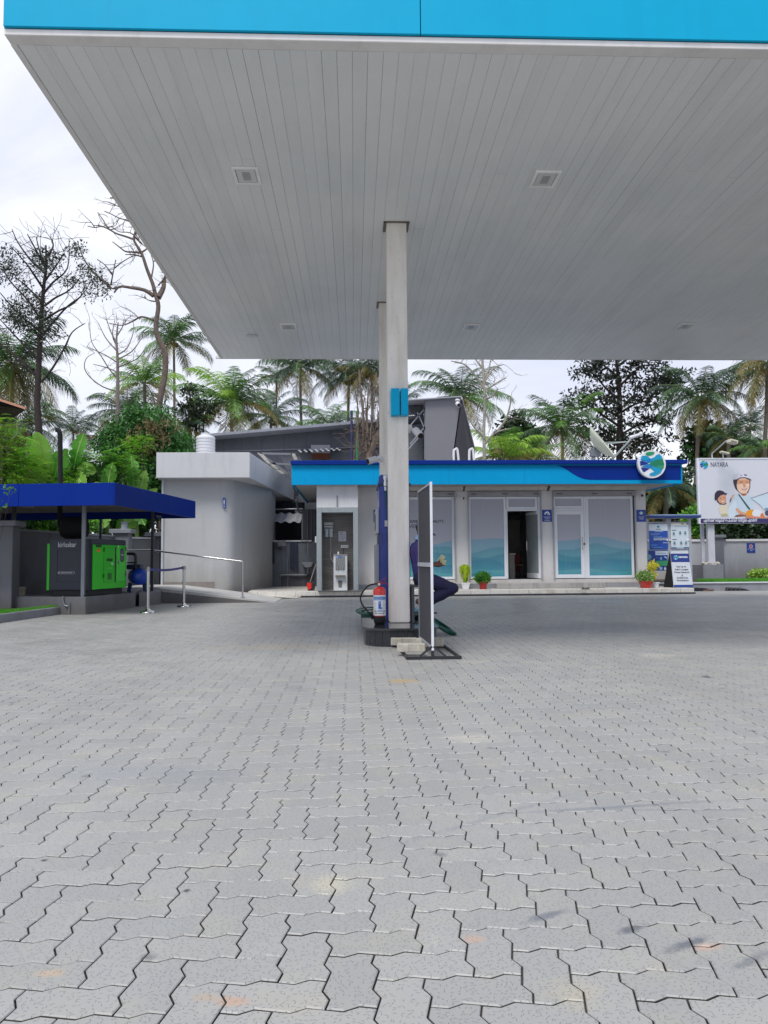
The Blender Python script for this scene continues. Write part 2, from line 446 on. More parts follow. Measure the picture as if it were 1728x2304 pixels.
    sp = t.ramp(t.noise(P, 420, 2), .35, .65, 0, .22); c = t.mix(sp, c, lin('8e9196'))
    nt.links.new(c, b.inputs['Base Color'])
    nt.links.new(t.ramp(t.noise(P, .8, 4), .3, .7, .3, .58), b.inputs['Roughness']); b.inputs['Specular IOR Level'].default_value = .4
    h = t.m('SUBTRACT', t.m('MULTIPLY', t.noise(P, 300, 3), .35), t.m('MULTIPLY', dash, .8))
    nt.links.new(t.n('ShaderNodeBump', Strength=.5, Distance=.0015, Height=h).outputs[0], b.inputs['Normal'])
    return m
pv = pave(); pv.data.materials.append(paving_mat()); pv.data.materials.append(M('joint_dirt', '4a4845', .95, var=.3, scale=12))
EARTH = M('joint_sand', '4e4b47', .95, var=.25, scale=9)
LAND = M('land', '6c6a60', .95, var=.25, scale=.2, bump=.2)
FLATP = M('plain_concrete_ground', 'b8b9b8', .7, var=.1, scale=1.5, bump=.2)
m = MB(); m.box(-11.6, 18, -.5, 28, -.2, -.014); m.build('paving_bed', EARTH, kind='structure')
m = MB(); m.box(-30, 30, -34, -.504, -.2, -.002); m.build('unseen_rear_forecourt', FLATP, kind='structure')  # unseen ground behind the camera, enlarged and paled to brighten the soffit
m = MB(); m.face([(-700, -500, -.26), (700, -500, -.26), (700, 900, -.26), (-700, 900, -.26)]); m.build('ground', LAND, kind='structure', fix=False)
# ------------------------------------------------------------------ canopy
SOFZ = CAMH+5.02
_a, _b = gnd(35, 101, SOFZ), gnd(494, 806, SOFZ); cL, cR, cF, cB = (_a.x+_b.x)/2, 13.0, _a.y, _b.y; _c = gnd(1728, 133, SOFZ); cK = (_c.y-_a.y)/(_c.x-_a.x)
def cFy(x): return cF+cK*(x-cL)
SOFM, t, b = newmat('soffit_sheet')
P = t.n('ShaderNodeNewGeometry').outputs['Position']
rn = t.n('ShaderNodeAttribute', _attribute_name='rnd').outputs['Fac']
c = t.mix(rn, lin('eceeed'), lin('f1f2f1'))
mp_ = t.n('ShaderNodeMapping', Vector=P, Scale=(2.5, .35, 1)).outputs[0]
c = t.mix(t.ramp(t.noise(mp_, .9, 6, .65), .5, .8, 0, .3), c, lin('b9b8b3'))
c = t.mix(t.ramp(t.noise(P, .45, 4), .4, .7, 0, .3), c, lin('ccd3d8'))
c = t.mix(t.ramp(t.noise(P, 150, 2), .4, .62, 0, .12), c, lin('8f9290'))
SOFM.node_tree.links.new(c, b.inputs['Base Color']); b.inputs['Roughness'].default_value = .36; b.inputs['Specular IOR Level'].default_value = .5
can = thing('forecourt_canopy', 'large fuel station canopy with cyan fascia and ribbed pale grey soffit over the forecourt', 'canopy', ((cL+cR)/2, (cF+cB)/2, 0))
V = []; Fc = []; rr = []
x = cL+.05; k = 0
while x < cR:
    g = random.choice([.0003, .0004, .0005, .0008, .0012, .0018]); w = .155
    dz = random.uniform(0, .0012); b0 = len(V)
    cuts = [cFy(x)] + ([] if random.random() < .6 else [random.uniform(9, 16)]) + [cB]
    for y0, y1 in zip(cuts, cuts[1:]):
        b0 = len(V); zt = SOFZ+dz
        V += [(x+g, y0, zt+.003), (x+g+.002, y0, zt), (x+w-g-.002, y0, zt), (x+w-g, y0, zt+.003)]
        V += [(p[0], y1-.002, p[2]) for p in V[b0:b0+4]]
        for q in range(3): Fc.append((b0+q, b0+q+1, b0+q+5, b0+q+4)); rr.append(random.random())
    x += w
so_ = npmesh('soffit', V, Fc, [SOFM], parent=can)
at_ = so_.data.attributes.new('rnd', 'FLOAT', 'FACE'); at_.data.foreach_set('value', np.array(rr, dtype=np.float32))
m = MB(); m.prism([(cL, cF), (cR, cFy(cR)), (cR, cB), (cL, cB)], SOFZ+.014, SOFZ+.05); m.box(cL, cR, cF, cB, SOFZ+.9, SOFZ+1.0); m.build('deck', M('deck_dark', '3c3d40', .8), can)
LIPM = M('canopy_lip', 'e6e3e0', .6, var=.06, stain=('b5aea6', .4))
m = MB()
fxl = at(7, 60, cF-.17).x
m.prism([(fxl, cFy(fxl)-.15), (cR, cFy(cR)-.15), (cR, cFy(cR)-.001), (fxl, cFy(fxl)-.001)], SOFZ-.003, SOFZ+.06)
m.box(cL-.02, cL+.045, cF, cB, SOFZ-.004, SOFZ+.06)
m.box(cL-.13, cR, cB+.002, cB+.05, SOFZ-.006, SOFZ+.07)
m.build('trim', LIPM, can, bevel=.006)
# fascia panels, the seam between them seen left of centre
sx_ = at(946, 90, cF-.15).x
edges = [fxl, sx_, sx_+4.9, cR]
for a, b_ in zip(edges, edges[1:]):
    m = MB(); m.prism([(a+.004, cFy(a)-.18), (b_-.004, cFy(b_)-.18), (b_-.004, cFy(b_)-.145), (a+.004, cFy(a)-.145)], SOFZ+.064, SOFZ+1.02)
    m.build('fascia_panel', M('canopy_cyan', '00a6d0', .5, var=.04, spec=.15, scale=.6, stain=('0a8fbc', .3)), can, bevel=.003)
m = MB(); m.box(cL-.02, cL+.02, cF-.138, cB+.05, SOFZ+.064, SOFZ+1.02); m.box(cL-.02, cR, cB+.002, cB+.04, SOFZ+.074, SOFZ+1.02); m.build('fascia_panel', MATS['canopy_cyan'], can)
# columns
COLM, t, b = newmat('column_paint')
P = t.n('ShaderNodeNewGeometry').outputs['Position']
mp_ = t.n('ShaderNodeMapping', Vector=P, Scale=(5, 5, .8)).outputs[0]
c = t.mix(t.ramp(t.noise(mp_, 1.4, 6, .65), .42, .75, 0, .55), lin('f0ece5'), lin('c4bbae'))
c = t.mix(t.ramp(t.noise(P, 30, 4), .62, .72, 0, .5), c, lin('948b80'))
COLM.node_tree.links.new(c, b.inputs['Base Color']); b.inputs['Roughness'].default_value = .6
c1x0, c1x1 = at(876.5, 1380, 11.2).x, at(922.5, 1380, 11.2).x
def column(x0, x1, y0, y1, z0):
    m = MB(); m.box(x0, x1, y0, y1, z0, SOFZ+.01); o = m.build('column', COLM, can, bevel=.012, seg=2)
    m = MB()
    for a in ((x0-.045, x0-.004, y0-.04, y1), (x1+.004, x1+.045, y0-.04, y1), (x0-.045, x1+.045, y0-.045, y0-.004)):
        m.box(a[0], a[1], a[2], a[3], SOFZ-.014, SOFZ-.003)
    m.build('column_trim', M('gap_dark', '7d766e', .9, var=.3), o)
    return o
IZ = .245
col1 = column(c1x0, c1x1, 11.2, 11.52, IZ+.002)
c2x = at(855, 1000, 14.8).x
col2 = column(c2x, c2x+.30, 14.8, 15.12, IZ+.002)
for a, b_ in ((880, 899), (902, 918.5)):
    X0, X1, Z0, Z1 = rect(a, 874, b_, 934, 11.06)
    m = MB(); m.box(X0, X1, 11.04, 11.197, Z0, Z1); m.build('cladding_block', CYAN, col1, bevel=.006)
# recessed lights
for px, py, lb in ((555, 393, 'left of the two large front row canopy lights'), (1226, 401, 'right of the two large front row canopy lights'),
                   (649, 734, 'leftmost square light of the far row under the canopy'), (1060, 735, 'middle light of the far row under the canopy, right of the second column'),
                   (1541, 733, 'rightmost of the far row, above the logo sign')):
    g = gnd(px, py, SOFZ)
    L_ = thing('canopy_light', 'white soffit light, '+lb.replace('leftmost square light of', 'leftmost of').replace('middle light of the far row under the canopy, right','middle of the far row, right'), 'ceiling light', (g.x, g.y, SOFZ-.02), 'recessed lights in the canopy soffit')
    m = MB(); h = .17; y_ = .22
    for a in ((-h, h, -y_, -y_+.04), (-h, h, y_-.04, y_), (-h, -h+.04, -y_+.04, y_-.04), (h-.04, h, -y_+.04, y_-.04)):
        m.box(g.x+a[0], g.x+a[1], g.y+a[2], g.y+a[3], SOFZ-.03, SOFZ-.002)
    m.build('frame', M('lamp_frame', 'f4f4f2', .4), L_, bevel=.004)
    m = MB(); m.box(g.x-h+.05, g.x+h-.05, g.y-y_+.06, g.y+y_-.06, SOFZ-.02, SOFZ-.012); m.build('diffuser', M('lamp_glass', 'd5d7d5', .2, var=.05), L_)
    m = MB(); m.box(g.x-.05, g.x+.05, g.y-.1, g.y+.1, SOFZ-.025, SOFZ-.021); m.build('lamp', M('lamp_core', 'a5a8a6', .4), L_)
g = gnd(568, 754, SOFZ)
m = MB(); m.box(g.x-.12, g.x+.12, g.y-.05, g.y+.05, SOFZ-.04, SOFZ-.003); m.build('junction_box', WHITE, bevel=.006, label='small white junction box on the soffit near its far left corner', category='electrical box')
for px, py in ((570, 803), (485, 803)): pass

# ------------------------------------------------------------------ pump island
ix0, ix1, iy0, iy1 = .105, 1.16, 10.3, 15.6
def rrect(x0, x1, y0, y1, r, n=8):
    p = []
    for cx, cy, a0 in ((x1-r, y0+r, -90), (x1-r, y1-r, 0), (x0+r, y1-r, 90), (x0+r, y0+r, 180)):
        for i in range(n+1):
            a = math.radians(a0+90*i/n); p.append((cx+r*math.cos(a), cy+r*math.sin(a)))
    return p
isl = thing('pump_island', 'raised pump island with polished dark granite top and black tiled sides', 'pump island', ((ix0+ix1)/2, 12.9, 0))
GRAN, t, b = newmat('polished_granite')
P = t.n('ShaderNodeNewGeometry').outputs['Position']
c = t.mix(t.ramp(t.noise(P, 90, 3), .45, .65), lin('24272b'), lin('43474c'))
GRAN.node_tree.links.new(c, b.inputs['Base Color']); b.inputs['Roughness'].default_value = .07; b.inputs['Specular IOR Level'].default_value = .75
m = MB(); m.prism(rrect(ix0, ix1, iy0, iy1, .36), IZ-.035, IZ); m.build('top', GRAN, isl, bevel=.006)
q = rrect(ix0+.03, ix1-.03, iy0+.03, iy1-.03, .34, 5); m = MB()
per = []
for i in range(len(q)):
    a = Vector(q[i]); b2 = Vector(q[(i+1) % len(q)]); L_ = (b2-a).length; k = max(1, round(L_/.125))
    for j in range(k): per.append((a.lerp(b2, j/k), a.lerp(b2, (j+1)/k)))
for a, b2 in per:
    d = (b2-a).normalized()*.0025; a2 = a+d; b3 = b2-d; nrm = Vector((d.y, -d.x)).normalized()*.0
    c_ = Vector(((ix0+ix1)/2, 12.9)); 
    inn = lambda p: p+(Vector((max(ix0+.4, min(ix1-.4, p.x)), max(iy0+.4, min(iy1-.4, p.y))))-p).normalized()*.015
    m.prism([tuple(a2), tuple(b3), tuple(inn(b3)), tuple(inn(a2))], -.02, IZ-.037)
m.build('side_tile', M('black_tile', '2b2e34', .25, var=.2, scale=8, stain=('4a4a4a', .4)), isl)
m = MB(); m.prism(rrect(ix0+.047, ix1-.047, iy0+.047, iy1-.047, .33, 5), -.02, IZ-.037); m.build('core', M('tile_grout', '77787a', .9), isl)

# ------------------------------------------------------------------ fuel dispenser
dx0 = at(854, 1250, 11.62).x; dz1 = at(864, 1068, 11.62).z
dsp = thing('fuel_dispenser', 'tall navy blue fuel dispenser standing behind the front canopy column', 'fuel dispenser', (dx0+.25, 12.0, IZ))
BLU = M('dispenser_blue', '08308a', .35, var=.06, coat=.3)
m = MB(); m.box(dx0, dx0+.46, 11.62, 12.5, IZ+.003, dz1); m.build('body', BLU, dsp, bevel=.02, seg=2)
m = MB(); m.box(dx0-.022, dx0+.48, 11.60, 12.52, dz1-.17, dz1-.13); m.build('hood', M('dispenser_cap', '1d2e60', .4), dsp, bevel=.006)
m = MB(); m.box(dx0-.06, dx0-.003, 11.66, 12.45, IZ+.02, at(850, 1224, 11.62).z); m.build('lower_panel', M('disp_grey', '8b9098', .4), dsp, bevel=.008)
m = MB(); m.box(dx0-.05, dx0-.003, 11.66, 12.45, at(850, 1200, 11.62).z, at(850, 1144, 11.62).z); o_ = m.build('display', M('disp_light', 'a9adb3', .3), dsp, bevel=.008)
m = MB(); m.box(dx0-.054, dx0-.0505, 11.72, 12.38, at(850, 1192, 11.62).z, at(850, 1156, 11.62).z); m.build('screen', M('disp_screen', '14181c', .1), o_)
m = MB(); m.box(dx0-.012, dx0-.002, 11.64, 12.48, at(850, 1224, 11.62).z+.01, at(850, 1200, 11.62).z-.01); m.build('middle_panel', M('disp_dark', '3a3f4a', .4), dsp)
for px in (860.3, 871.5):
    m = MB()
    for k in range(9):
        z = at(px, 1199+k*2.9, 11.62).z; X = at(px, 1200, 11.62).x
        m.box(X-.012, X+.012, 11.6175, 11.6195, z-.004, z+.004)
    m.build('vent', M('vent_dark', '101a3c', .6), dsp)
X0, X1, Z0, Z1 = rect(865.6, 1171, 872.4, 1185, 11.6)
m = MB(); m.box(X0, X1, 11.57, 11.619, Z0, Z1); m.build('latch', M('latch_grey', 'b9bcc0', .4), dsp, bevel=.004)
p = at(867, 1074, 11.56)
m = MB(); m.tube([p, p+Vector((0, 0, -.07))], .022, 12); m.tube([p+Vector((0, 0, -.07)), p+Vector((0, 0, -.13))], .027, 12); m.tube([p+Vector((0, 0, -.14)), p+Vector((.004, 0, -.2))], .019, 12)
m.box(p.x-.03, p.x+.03, 11.56, 11.619, p.z-.03, p.z+.03); m.build('hose_coupling', M('coupling', 'cfd2d4', .3, metal=.7), dsp, smooth=True)
GREEN = M('green_hose', '14584a', .45, var=.15)
hp = spline([at(867.3, 1098, 11.56), at(868, 1115, 11.56), at(871, 1140, 11.57), at(875.5, 1170, 11.58), at(880, 1230, 11.6), at(884, 1330, 11.61)], 5)
m = MB(); m.tube(hp, .0105, 8); m.build('hose', GREEN, dsp, smooth=True)
def hose(name, pts, r, par, mat=GREEN): m = MB(); m.tube(spline(pts, 7), r, 8); return m.build(name, mat, par, smooth=True)
fh = thing('air_hose', 'dark green hose looped over the left edge of the pump island', 'hose', (.15, 13.6, IZ))
def ip(px, py, dz=0.0): g = gnd(px, py, IZ+.02+dz); return g
hose('loop', [ip(858, 1368), ip(838, 1366.5), ip(818, 1368, .01), ip(804, 1372, .03), ip(803.5, 1377, .0), ip(815, 1379.5), ip(835, 1379.5), ip(858, 1379)], .015, fh)
hose('loop', [ip(858, 1372.5), ip(838, 1372), ip(818, 1373, .02), ip(807, 1376, .04), ip(812, 1381, .01), ip(830, 1383), ip(858, 1382.5)], .014, fh)
fr = thing('fuel_hose', 'thick dark green twin hose hanging over the right island edge to the paving', 'hose', (1.3, 11.8, 0))
for k in range(2):
    o = k*.05
    hose('loop', [Vector((.80, 12.2+o, IZ+.03)), Vector((.95, 12.1+o, IZ+.035)), Vector((1.08, 11.85+o, IZ+.03)), Vector((1.19, 11.78+o, .22-o*.3)), Vector((1.3, 11.8+o, .12)), Vector((1.44, 11.8+o*.7, .035+o*.5)), Vector((1.53, 11.74+o, .025)), Vector((1.5, 11.95+o, .03+o*.5)), Vector((1.36, 12.15+o, .1+o)), Vector((1.2, 12.3+o, .24)), Vector((1.0, 12.35+o, IZ+.03)), Vector((.84, 12.4+o, IZ+.03))], .024, fr)
hose('coil', [Vector((.82+.0, 11.95, IZ+.03)), Vector((.9, 11.8, IZ+.05)), Vector((.98, 11.9, IZ+.08)), Vector((1.02, 12.1, IZ+.06)), Vector((.9, 12.25, IZ+.05))], .022, fr)

# ------------------------------------------------------------------ fire extinguisher
ey = 11.0; ex = at(854, 1370, ey).x; ez = IZ; er = .088
fe = thing('fire_extinguisher', 'red powder fire extinguisher with white label and black base on the island', 'fire extinguisher', (ex, ey, ez))
zt = at(854, 1320.5, ey).z; zb = at(854, 1401, ey).z
ez0 = IZ+.002; H = zt-ez0
m = MB(); m.lathe([(er*.99, .09), (er, .1), (er, H-.065), (er*.93, H-.035), (er*.7, H-.01), (er*.35, H), (.02, H+.004)], (ex, ey, ez0), 28); m.build('cylinder', REDP, fe, smooth=50)
m = MB(); m.lathe([(er*.72, 0), (er*.8, .005), (er*.98, .045), (er*1.02, .1), (er*1.02, .115), (er*.9, .116)], (ex, ey, ez0), 28); m.box(ex-er-.035, ex-er+.02, ey-.03, ey+.03, ez0+.07, ez0+.12); m.build('base', BLACK, fe, smooth=40)
def wrapped(name, poly, mat, r):   # flat design bent round the cylinder, u = angle(rad), v = height
    m = MB(); 
    bmq = bmesh.new(); vs = [bmq.verts.new((p[0], p[1], 0)) for p in poly]; bmq.faces.new(vs)
    return bmq
def lab(name, a0, a1, z0, z1, mat, r, n=14):
    m = MB()
    for i in range(n):
        t0 = -PI/2+a0+(a1-a0)*i/n; t1 = -PI/2+a0+(a1-a0)*(i+1)/n
        m.face([(ex+r*math.cos(t0), ey+r*math.sin(t0), z0), (ex+r*math.cos(t1), ey+r*math.sin(t1), z0), (ex+r*math.cos(t1), ey+r*math.sin(t1), z1), (ex+r*math.cos(t0), ey+r*math.sin(t0), z1)])
    return m
lz0, lz1 = ez0+.125, ez0+H-.115; lh = lz1-lz0
LBL = lab('label', -1.35, 1.35, lz0, lz1, None, er+.001, 20).build('label', M('label_white', 'e4e6ea', .35, var=.03), fe, smooth=True)
BLT = M('label_blue', '1f66b8', .4); LBT = M('label_lightblue', 'a9c6ea', .4); GT = M('label_greytext', '70767f', .5); BKT = M('label_black', '25272c', .5)
lab('', -1.2, 1.25, lz1-.075, lz1-.012, None, er+.002).build('label_band', LBT, LBL)
lab('', -.22, .2, lz0+lh*.33, lz1-.085, None, er+.0025, 4).build('label_stripe', BLT, LBL); lab('', .2, .42, lz0+lh*.33, lz0+lh*.33+.02, None, er+.0025, 3).build('label_stripe', BLT, LBL)
lab('', -.3, .35, lz0+lh*.2, lz0+lh*.31, None, er+.0022, 6).build('label_stripe', LBT, LBL)
for a0, a1 in ((-1.15, -.35), (.5, 1.1)):
    mm = MB()
    for k in range(11):
        z = lz1-.095-k*.017
        w_ = random.uniform(.4, 1)*(a1-a0)
        q = lab('', a0, a0+w_, z-.004, z, None, er+.0022, 5); s0 = len(mm.v); mm.v += q.v; mm.f += [[i+s0 for i in f] for f in q.f]; mm.mi += q.mi
    mm.build('label_print', GT, LBL)
def curve_text(s, aw, zc, size, mat):
    tx = textobj('label_text', s, size, (0, 0, 0), (1, 0, 0), (0, 1, 0), mat, None, bold=.02)
    xs = [v.co.x for v in tx.data.vertices]; w0 = max(xs)-min(xs)
    off = wloc(LBL)
    for v in tx.data.vertices:
        a = -PI/2+v.co.x/w0*aw; r = er+.0035
        v.co = Vector((ex+r*math.cos(a), ey+r*math.sin(a), zc+v.co.y))-off
    tx.parent = LBL
curve_text('POWDER', 2.2, lz1-.045, .055, BLT); curve_text('FIRE PROTECTION', 1.9, lz0+.06, .022, GT); curve_text('ABC', .3, lz0+lh*.62, .03, M('label_txtw', 'e8eefa', .4))
curve_text('fire services', 1.6, lz0+.03, .022, BKT)
vt = ez0+H
m = MB(); m.lathe([(.02, 0), (.02, .02), (.026, .022), (.026, .05), (.018, .055), (.018, .075)], (ex-.005, ey, vt), 14); m.build('valve', M('valve_metal', '8c5a4c', .4, metal=.5), fe, smooth=True)
m = MB(); m.lathe([(.014, 0), (.018, .004), (.018, .012)], (ex-.005, ey-.034, vt+.037), 14, 'y'); m.build('gauge', M('gauge_white', 'dddddd', .3), fe)
m = MB(); m.bar((ex-.03, ey, vt+.055), (ex+.085, ey, vt+.125), .022, .007); m.bar((ex-.02, ey, vt+.05), (ex+.04, ey, vt+.052), .022, .03)
m.tube(spline([(ex+.03, ey, vt+.055), (ex+.07, ey, vt+.052), (ex+.095, ey, vt+.05), (ex+.125, ey, vt+.03)], 4), .006, 8); m.tube(spline([(ex+.085, ey, vt+.122), (ex+.082, ey, vt+.09), (ex+.095, ey, vt+.05)], 4), .003, 6)
m.build('handle', M('handle_red', '9c1f22', .35), fe, bevel=.002)
m = MB(); hz = vt+.042
m.tube(spline([(ex-.02, ey, hz), (ex-.08, ey-.005, hz-.002), at(826, 1320, 10.97), at(812, 1340, 10.96), at(814, 1358, 10.95), at(826, 1374, 10.94), at(836, 1384, 10.95), at(843, 1390, 10.97)], 8), .0115, 10)
m.tube([at(832, 1379.5, 10.94), at(843, 1390, 10.97)], .017, 10); m.build('hose', BLACK, fe, smooth=True)

# ------------------------------------------------------------------ stool
sx0, sx1, sy0, sy1 = c1x1+.015, c1x1+.34, 11.08, 11.44; sz = at(930, 1316, 11.2).z
STM = M('stool_grey', '3d4047', .45, var=.1)
st = thing('stool', 'dark grey square stool the seated attendant leans on', 'stool', ((sx0+sx1)/2, 11.26, IZ))
m = MB(); m.box(sx0, sx1, sy0, sy1, sz-.03, sz); m.build('seat', STM, st, bevel=.008)
for x_, y_ in ((sx0+.025, sy0+.025), (sx1-.025, sy0+.025), (sx0+.025, sy1-.025), (sx1-.025, sy1-.025)):
    m = MB(); m.bar((x_, y_, IZ+.002), (x_, y_, sz-.032), .035, .035); m.build('leg', STM, st, bevel=.004)
fz = at(935, 1378, 11.2).z
for y_ in (sy0+.025, sy1-.025):
    m = MB(); m.bar((sx0+.044, y_, fz-.012), (sx1-.044, y_, fz-.012), .022, .022); m.build('footrest', STM, st)

# ------------------------------------------------------------------ standing sign board (seen from the back, almost edge on)
nb = at(974, 1458, 9.0); nt_ = at(969, 1086, 9.0); fb = at(945, 1432, 10.16); ft = at(942, 1101, 10.16)
X0, X1 = (nb.x+nt_.x)/2, (fb.x+ft.x)/2; z0, z1 = nb.z, nt_.z
bd = thing('standing_sign_board', 'tall narrow advertising board seen from its dark back with white edge frame', 'sign board', (X0, 9.3, 0))
u_ = Vector((X1-X0, 1.16, 0)).normalized(); nn = Vector((u_.y, -u_.x, 0))
def bq(s, z, o=0.0): return Vector((X0, 9.0, z))+u_*s+nn*o
FRW = M('board_frame', 'd8dbe2', .4, var=.05)
m = MB(); m.bar(bq(.02, (z0+z1)/2)-Vector((0, 0, 0)), bq(1.14, (z0+z1)/2), .012, z1-z0-.03); m.build('panel', M('board_back', '3b3b41', .75, var=.12, scale=4), bd)
W_ = 1.17
m = MB(); m.bar(bq(0, z0-.03), bq(0, z1+.01), .03, .022); m.build('frame', FRW, bd, bevel=.002)
m = MB(); m.bar(bq(W_, z0), bq(W_, z1), .03, .022); m.build('frame', M('frame_grey', '7e8188', .5), bd)
for z in (z0+.01, z1-.01):
    m = MB(); m.bar(bq(.012, z), bq(W_-.012, z), .03, .022); m.build('frame', M('frame_light', 'a9acb3', .5), bd)
zc = at(958, 1270, 9.6).z
m = MB(); m.bar(bq(.012, zc, -.016), bq(W_-.012, zc, -.016), .016, .05); m.build('cross_bar', M('frame_light', 'a9acb3', .5), bd)
for s in (0, W_):
    a = bq(s, 0)
    l = Vector((-.31, 0, 0)); r_ = Vector((.335, 0, 0))
    m = MB(); m.bar(a+l+Vector((0, 0, .02)), a+r_+Vector((0, 0, .02)), .04, .032); m.build('foot', BLACKM, bd)
    m = MB(); m.bar(a+Vector((0, 0, .037)), a+Vector((0, 0, z0-.032)), .035, .035)
    if s == 0: m.bar(a+Vector((-.15, 0, .037)), a+Vector((-.008, 0, .15)), .025, .022); m.bar(a+Vector((.15, 0, .037)), a+Vector((.008, 0, .15)), .025, .022)
    m.build('brace', BLACKM, bd)
for dx in (-.295, .32):
    m = MB(); m.bar(bq(.02, .018)+Vector((dx, 0, 0)), bq(W_-.02, .018)+Vector((dx, 0, 0)), .03, .028); m.build('base_bar', BLACKM, bd)

# ------------------------------------------------------------------ loose paving blocks weighing the board down
BLK = M('loose_block', 'b3afa3', .9, var=.25, scale=14, bump=.5, stain=('6f6b60', .6))
def block(x, y, z, a, label, L_=.3, w=.14, h=.095, tilt=0):
    m = MB(); q = []
    for s in (1, -1):
        e = [(-1, 1), (-.55, 1), (-.45, .86), (.1, .86), (.2, 1), (.65, 1), (.75, .86), (1, .86)]
        for t_, o in e: q.append((s*t_*L_/2, s*o*w/2))
    q = q[::-1]
    m.T = Matrix.Translation((x, y, z)) @ Matrix.Rotation(math.radians(a), 4, 'Z') @ Matrix.Rotation(math.radians(tilt), 4, 'Y')
    m.prism(q, 0, h); m.build('paving_block', BLK, bevel=.008, label=label, category='paving block', group='loose paving blocks at the sign board foot')
def gb(px, py): return gnd(px, py)
p = gnd(909, 1457.5); block(p.x, p.y+.05, .03, -3, 'upper left loose block, darker grey, lying nearest the island side', .34, .13, .095)
p = gnd(927, 1478); block(p.x, p.y+.1, .05, -7, 'lowest of the pale loose blocks, closest to the camera on the board base', .34, .13, .1)
p = gnd(955, 1463); block(p.x, p.y+.06, .036, -10, 'loose block lying directly under the dark sign panel', .24, .13, .11)
p = gnd(986, 1461); block(p.x+.0, p.y+.05, .036, 4, 'brownish loose block right of the white board edge', .13, .12, .11)
# ------------------------------------------------------------------ seated attendant
def fused(name, caps, mats, parent, voxel=.008, balls=(), smooth_it=4, boxes=(), noise=0, nscale=12):
    """one continuous surface from tapered limbs: union of capsules, voxel remeshed and smoothed"""
    m = MB()
    for p0, r0, p1, r1 in caps:
        p0 = Vector(p0); p1 = Vector(p1); pts = []; rs = []
        d = p1-p0; n = 6
        for k in (-.98, -.8, -.45): pts.append(p0+d.normalized()*r0*k); rs.append(r0*math.sqrt(max(.02, 1-k*k)))
        for i in range(n+1): pts.append(p0+d*i/n); rs.append(r0+(r1-r0)*i/n)
        for k in (.45, .8, .98): pts.append(p1+d.normalized()*r1*k); rs.append(r1*math.sqrt(max(.02, 1-k*k)))
        m.tube(pts, rs, 12)
    for c_, r in balls: m.ball(c_, r, 16, 12)
    me = bpy.data.meshes.new('tmp'); me.from_pydata(m.v, [], m.f); tmp = bpy.data.objects.new('tmp', me); COL.objects.link(tmp)
    bmx = bmesh.new(); bmx.from_mesh(me); bmesh.ops.recalc_face_normals(bmx, faces=bmx.faces); bmx.to_mesh(me); bmx.free()
    md = tmp.modifiers.new('r', 'REMESH'); md.mode = 'VOXEL'; md.voxel_size = voxel
    ms = tmp.modifiers.new('s', 'SMOOTH'); ms.iterations = smooth_it; ms.factor = .5
    dg = bpy.context.evaluated_depsgraph_get(); dg.update()
    out = bpy.data.meshes.new_from_object(tmp.evaluated_get(dg)); bpy.data.objects.remove(tmp)
    off = wloc(parent)
    from mathutils import noise as mn
    for v in out.vertices:
        co = v.co.copy()
        if noise:
            d = mn.noise(Vector((co.x*nscale, co.y*nscale, co.z*nscale*.6)))*noise+abs(mn.noise(Vector((co.x*nscale*2.3+5, co.y*nscale*2, co.z*nscale*2))))*noise*.6
            co += v.normal*d
        v.co = co-off
    out.name = name; out.materials.clear()
    for q in (mats if isinstance(mats, list) else [mats]): out.materials.append(q)
    out.polygons.foreach_set('use_smooth', [True]*len(out.polygons))
    o = bpy.data.objects.new(name, out); COL.objects.link(o); o.parent = parent
    return o
YP = 11.26
def J(px, py, dy=0.0): return at(px, py, YP+dy)
SKIN = M('skin', '6b4334', .5, var=.12, scale=8); HAIR = M('hair', '15110f', .6)
SHIRT = M('shirt_purple', '433a78', .8, var=.12, scale=5, bump=.2, bscale=120); TROU = M('trousers_navy', '252447', .85, var=.15, scale=6, bump=.2, bscale=120)
per_ = thing('person', 'seated attendant in purple shirt, navy trousers and blue cap counting banknotes behind the board', 'person', (J(945, 1310).x, YP, IZ))
hd = J(952, 1192); nk = J(946, 1214); ch = J(942, 1238); wa = J(946, 1275); hp_ = J(950, 1302)
shN, shF = J(943, 1228, -.19), J(946, 1228, .19)
elN, elF = J(950, 1273, -.24), J(956, 1273, .22)
wrN, wrF = J(976, 1271, -.09), J(979, 1268, .10)
hN, hF = J(972+14, 1271, -.04), J(988, 1269, .05)
hpN, hpF = J(951, 1301, -.09), J(951, 1301, .09)
knN, knF = J(1019, 1323, -.12), J(1015, 1328, .13)
anN, anF = J(948, 1350, -.1), J(954, 1364, .13)
heN, toN = J(940, 1352, -.1), J(957, 1373, -.1)
heF, toF = J(950, 1374, .13), J(972, 1374, .14)
caps = [(nk, .058, J(949, 1204), .055), (ch, .12, wa, .11), (wa, .11, hp_, .125), (shN, .06, shF, .06),
        (shN, .052, elN, .042), (elN, .042, wrN, .026), (shF, .052, elF, .042), (elF, .042, wrF, .026),
        (hpN, .085, knN, .055), (hpF, .085, knF, .055), (knN, .055, anN, .036), (knF, .055, anF, .036),
        (anN, .036, heN, .033), (heN, .033, toN, .03), (toN, .026, toN+Vector((.05, 0, -.005)), .02), (anF, .036, heF, .033), (heF, .033, toF, .024)]
R1 = lambda v: Vector(v)
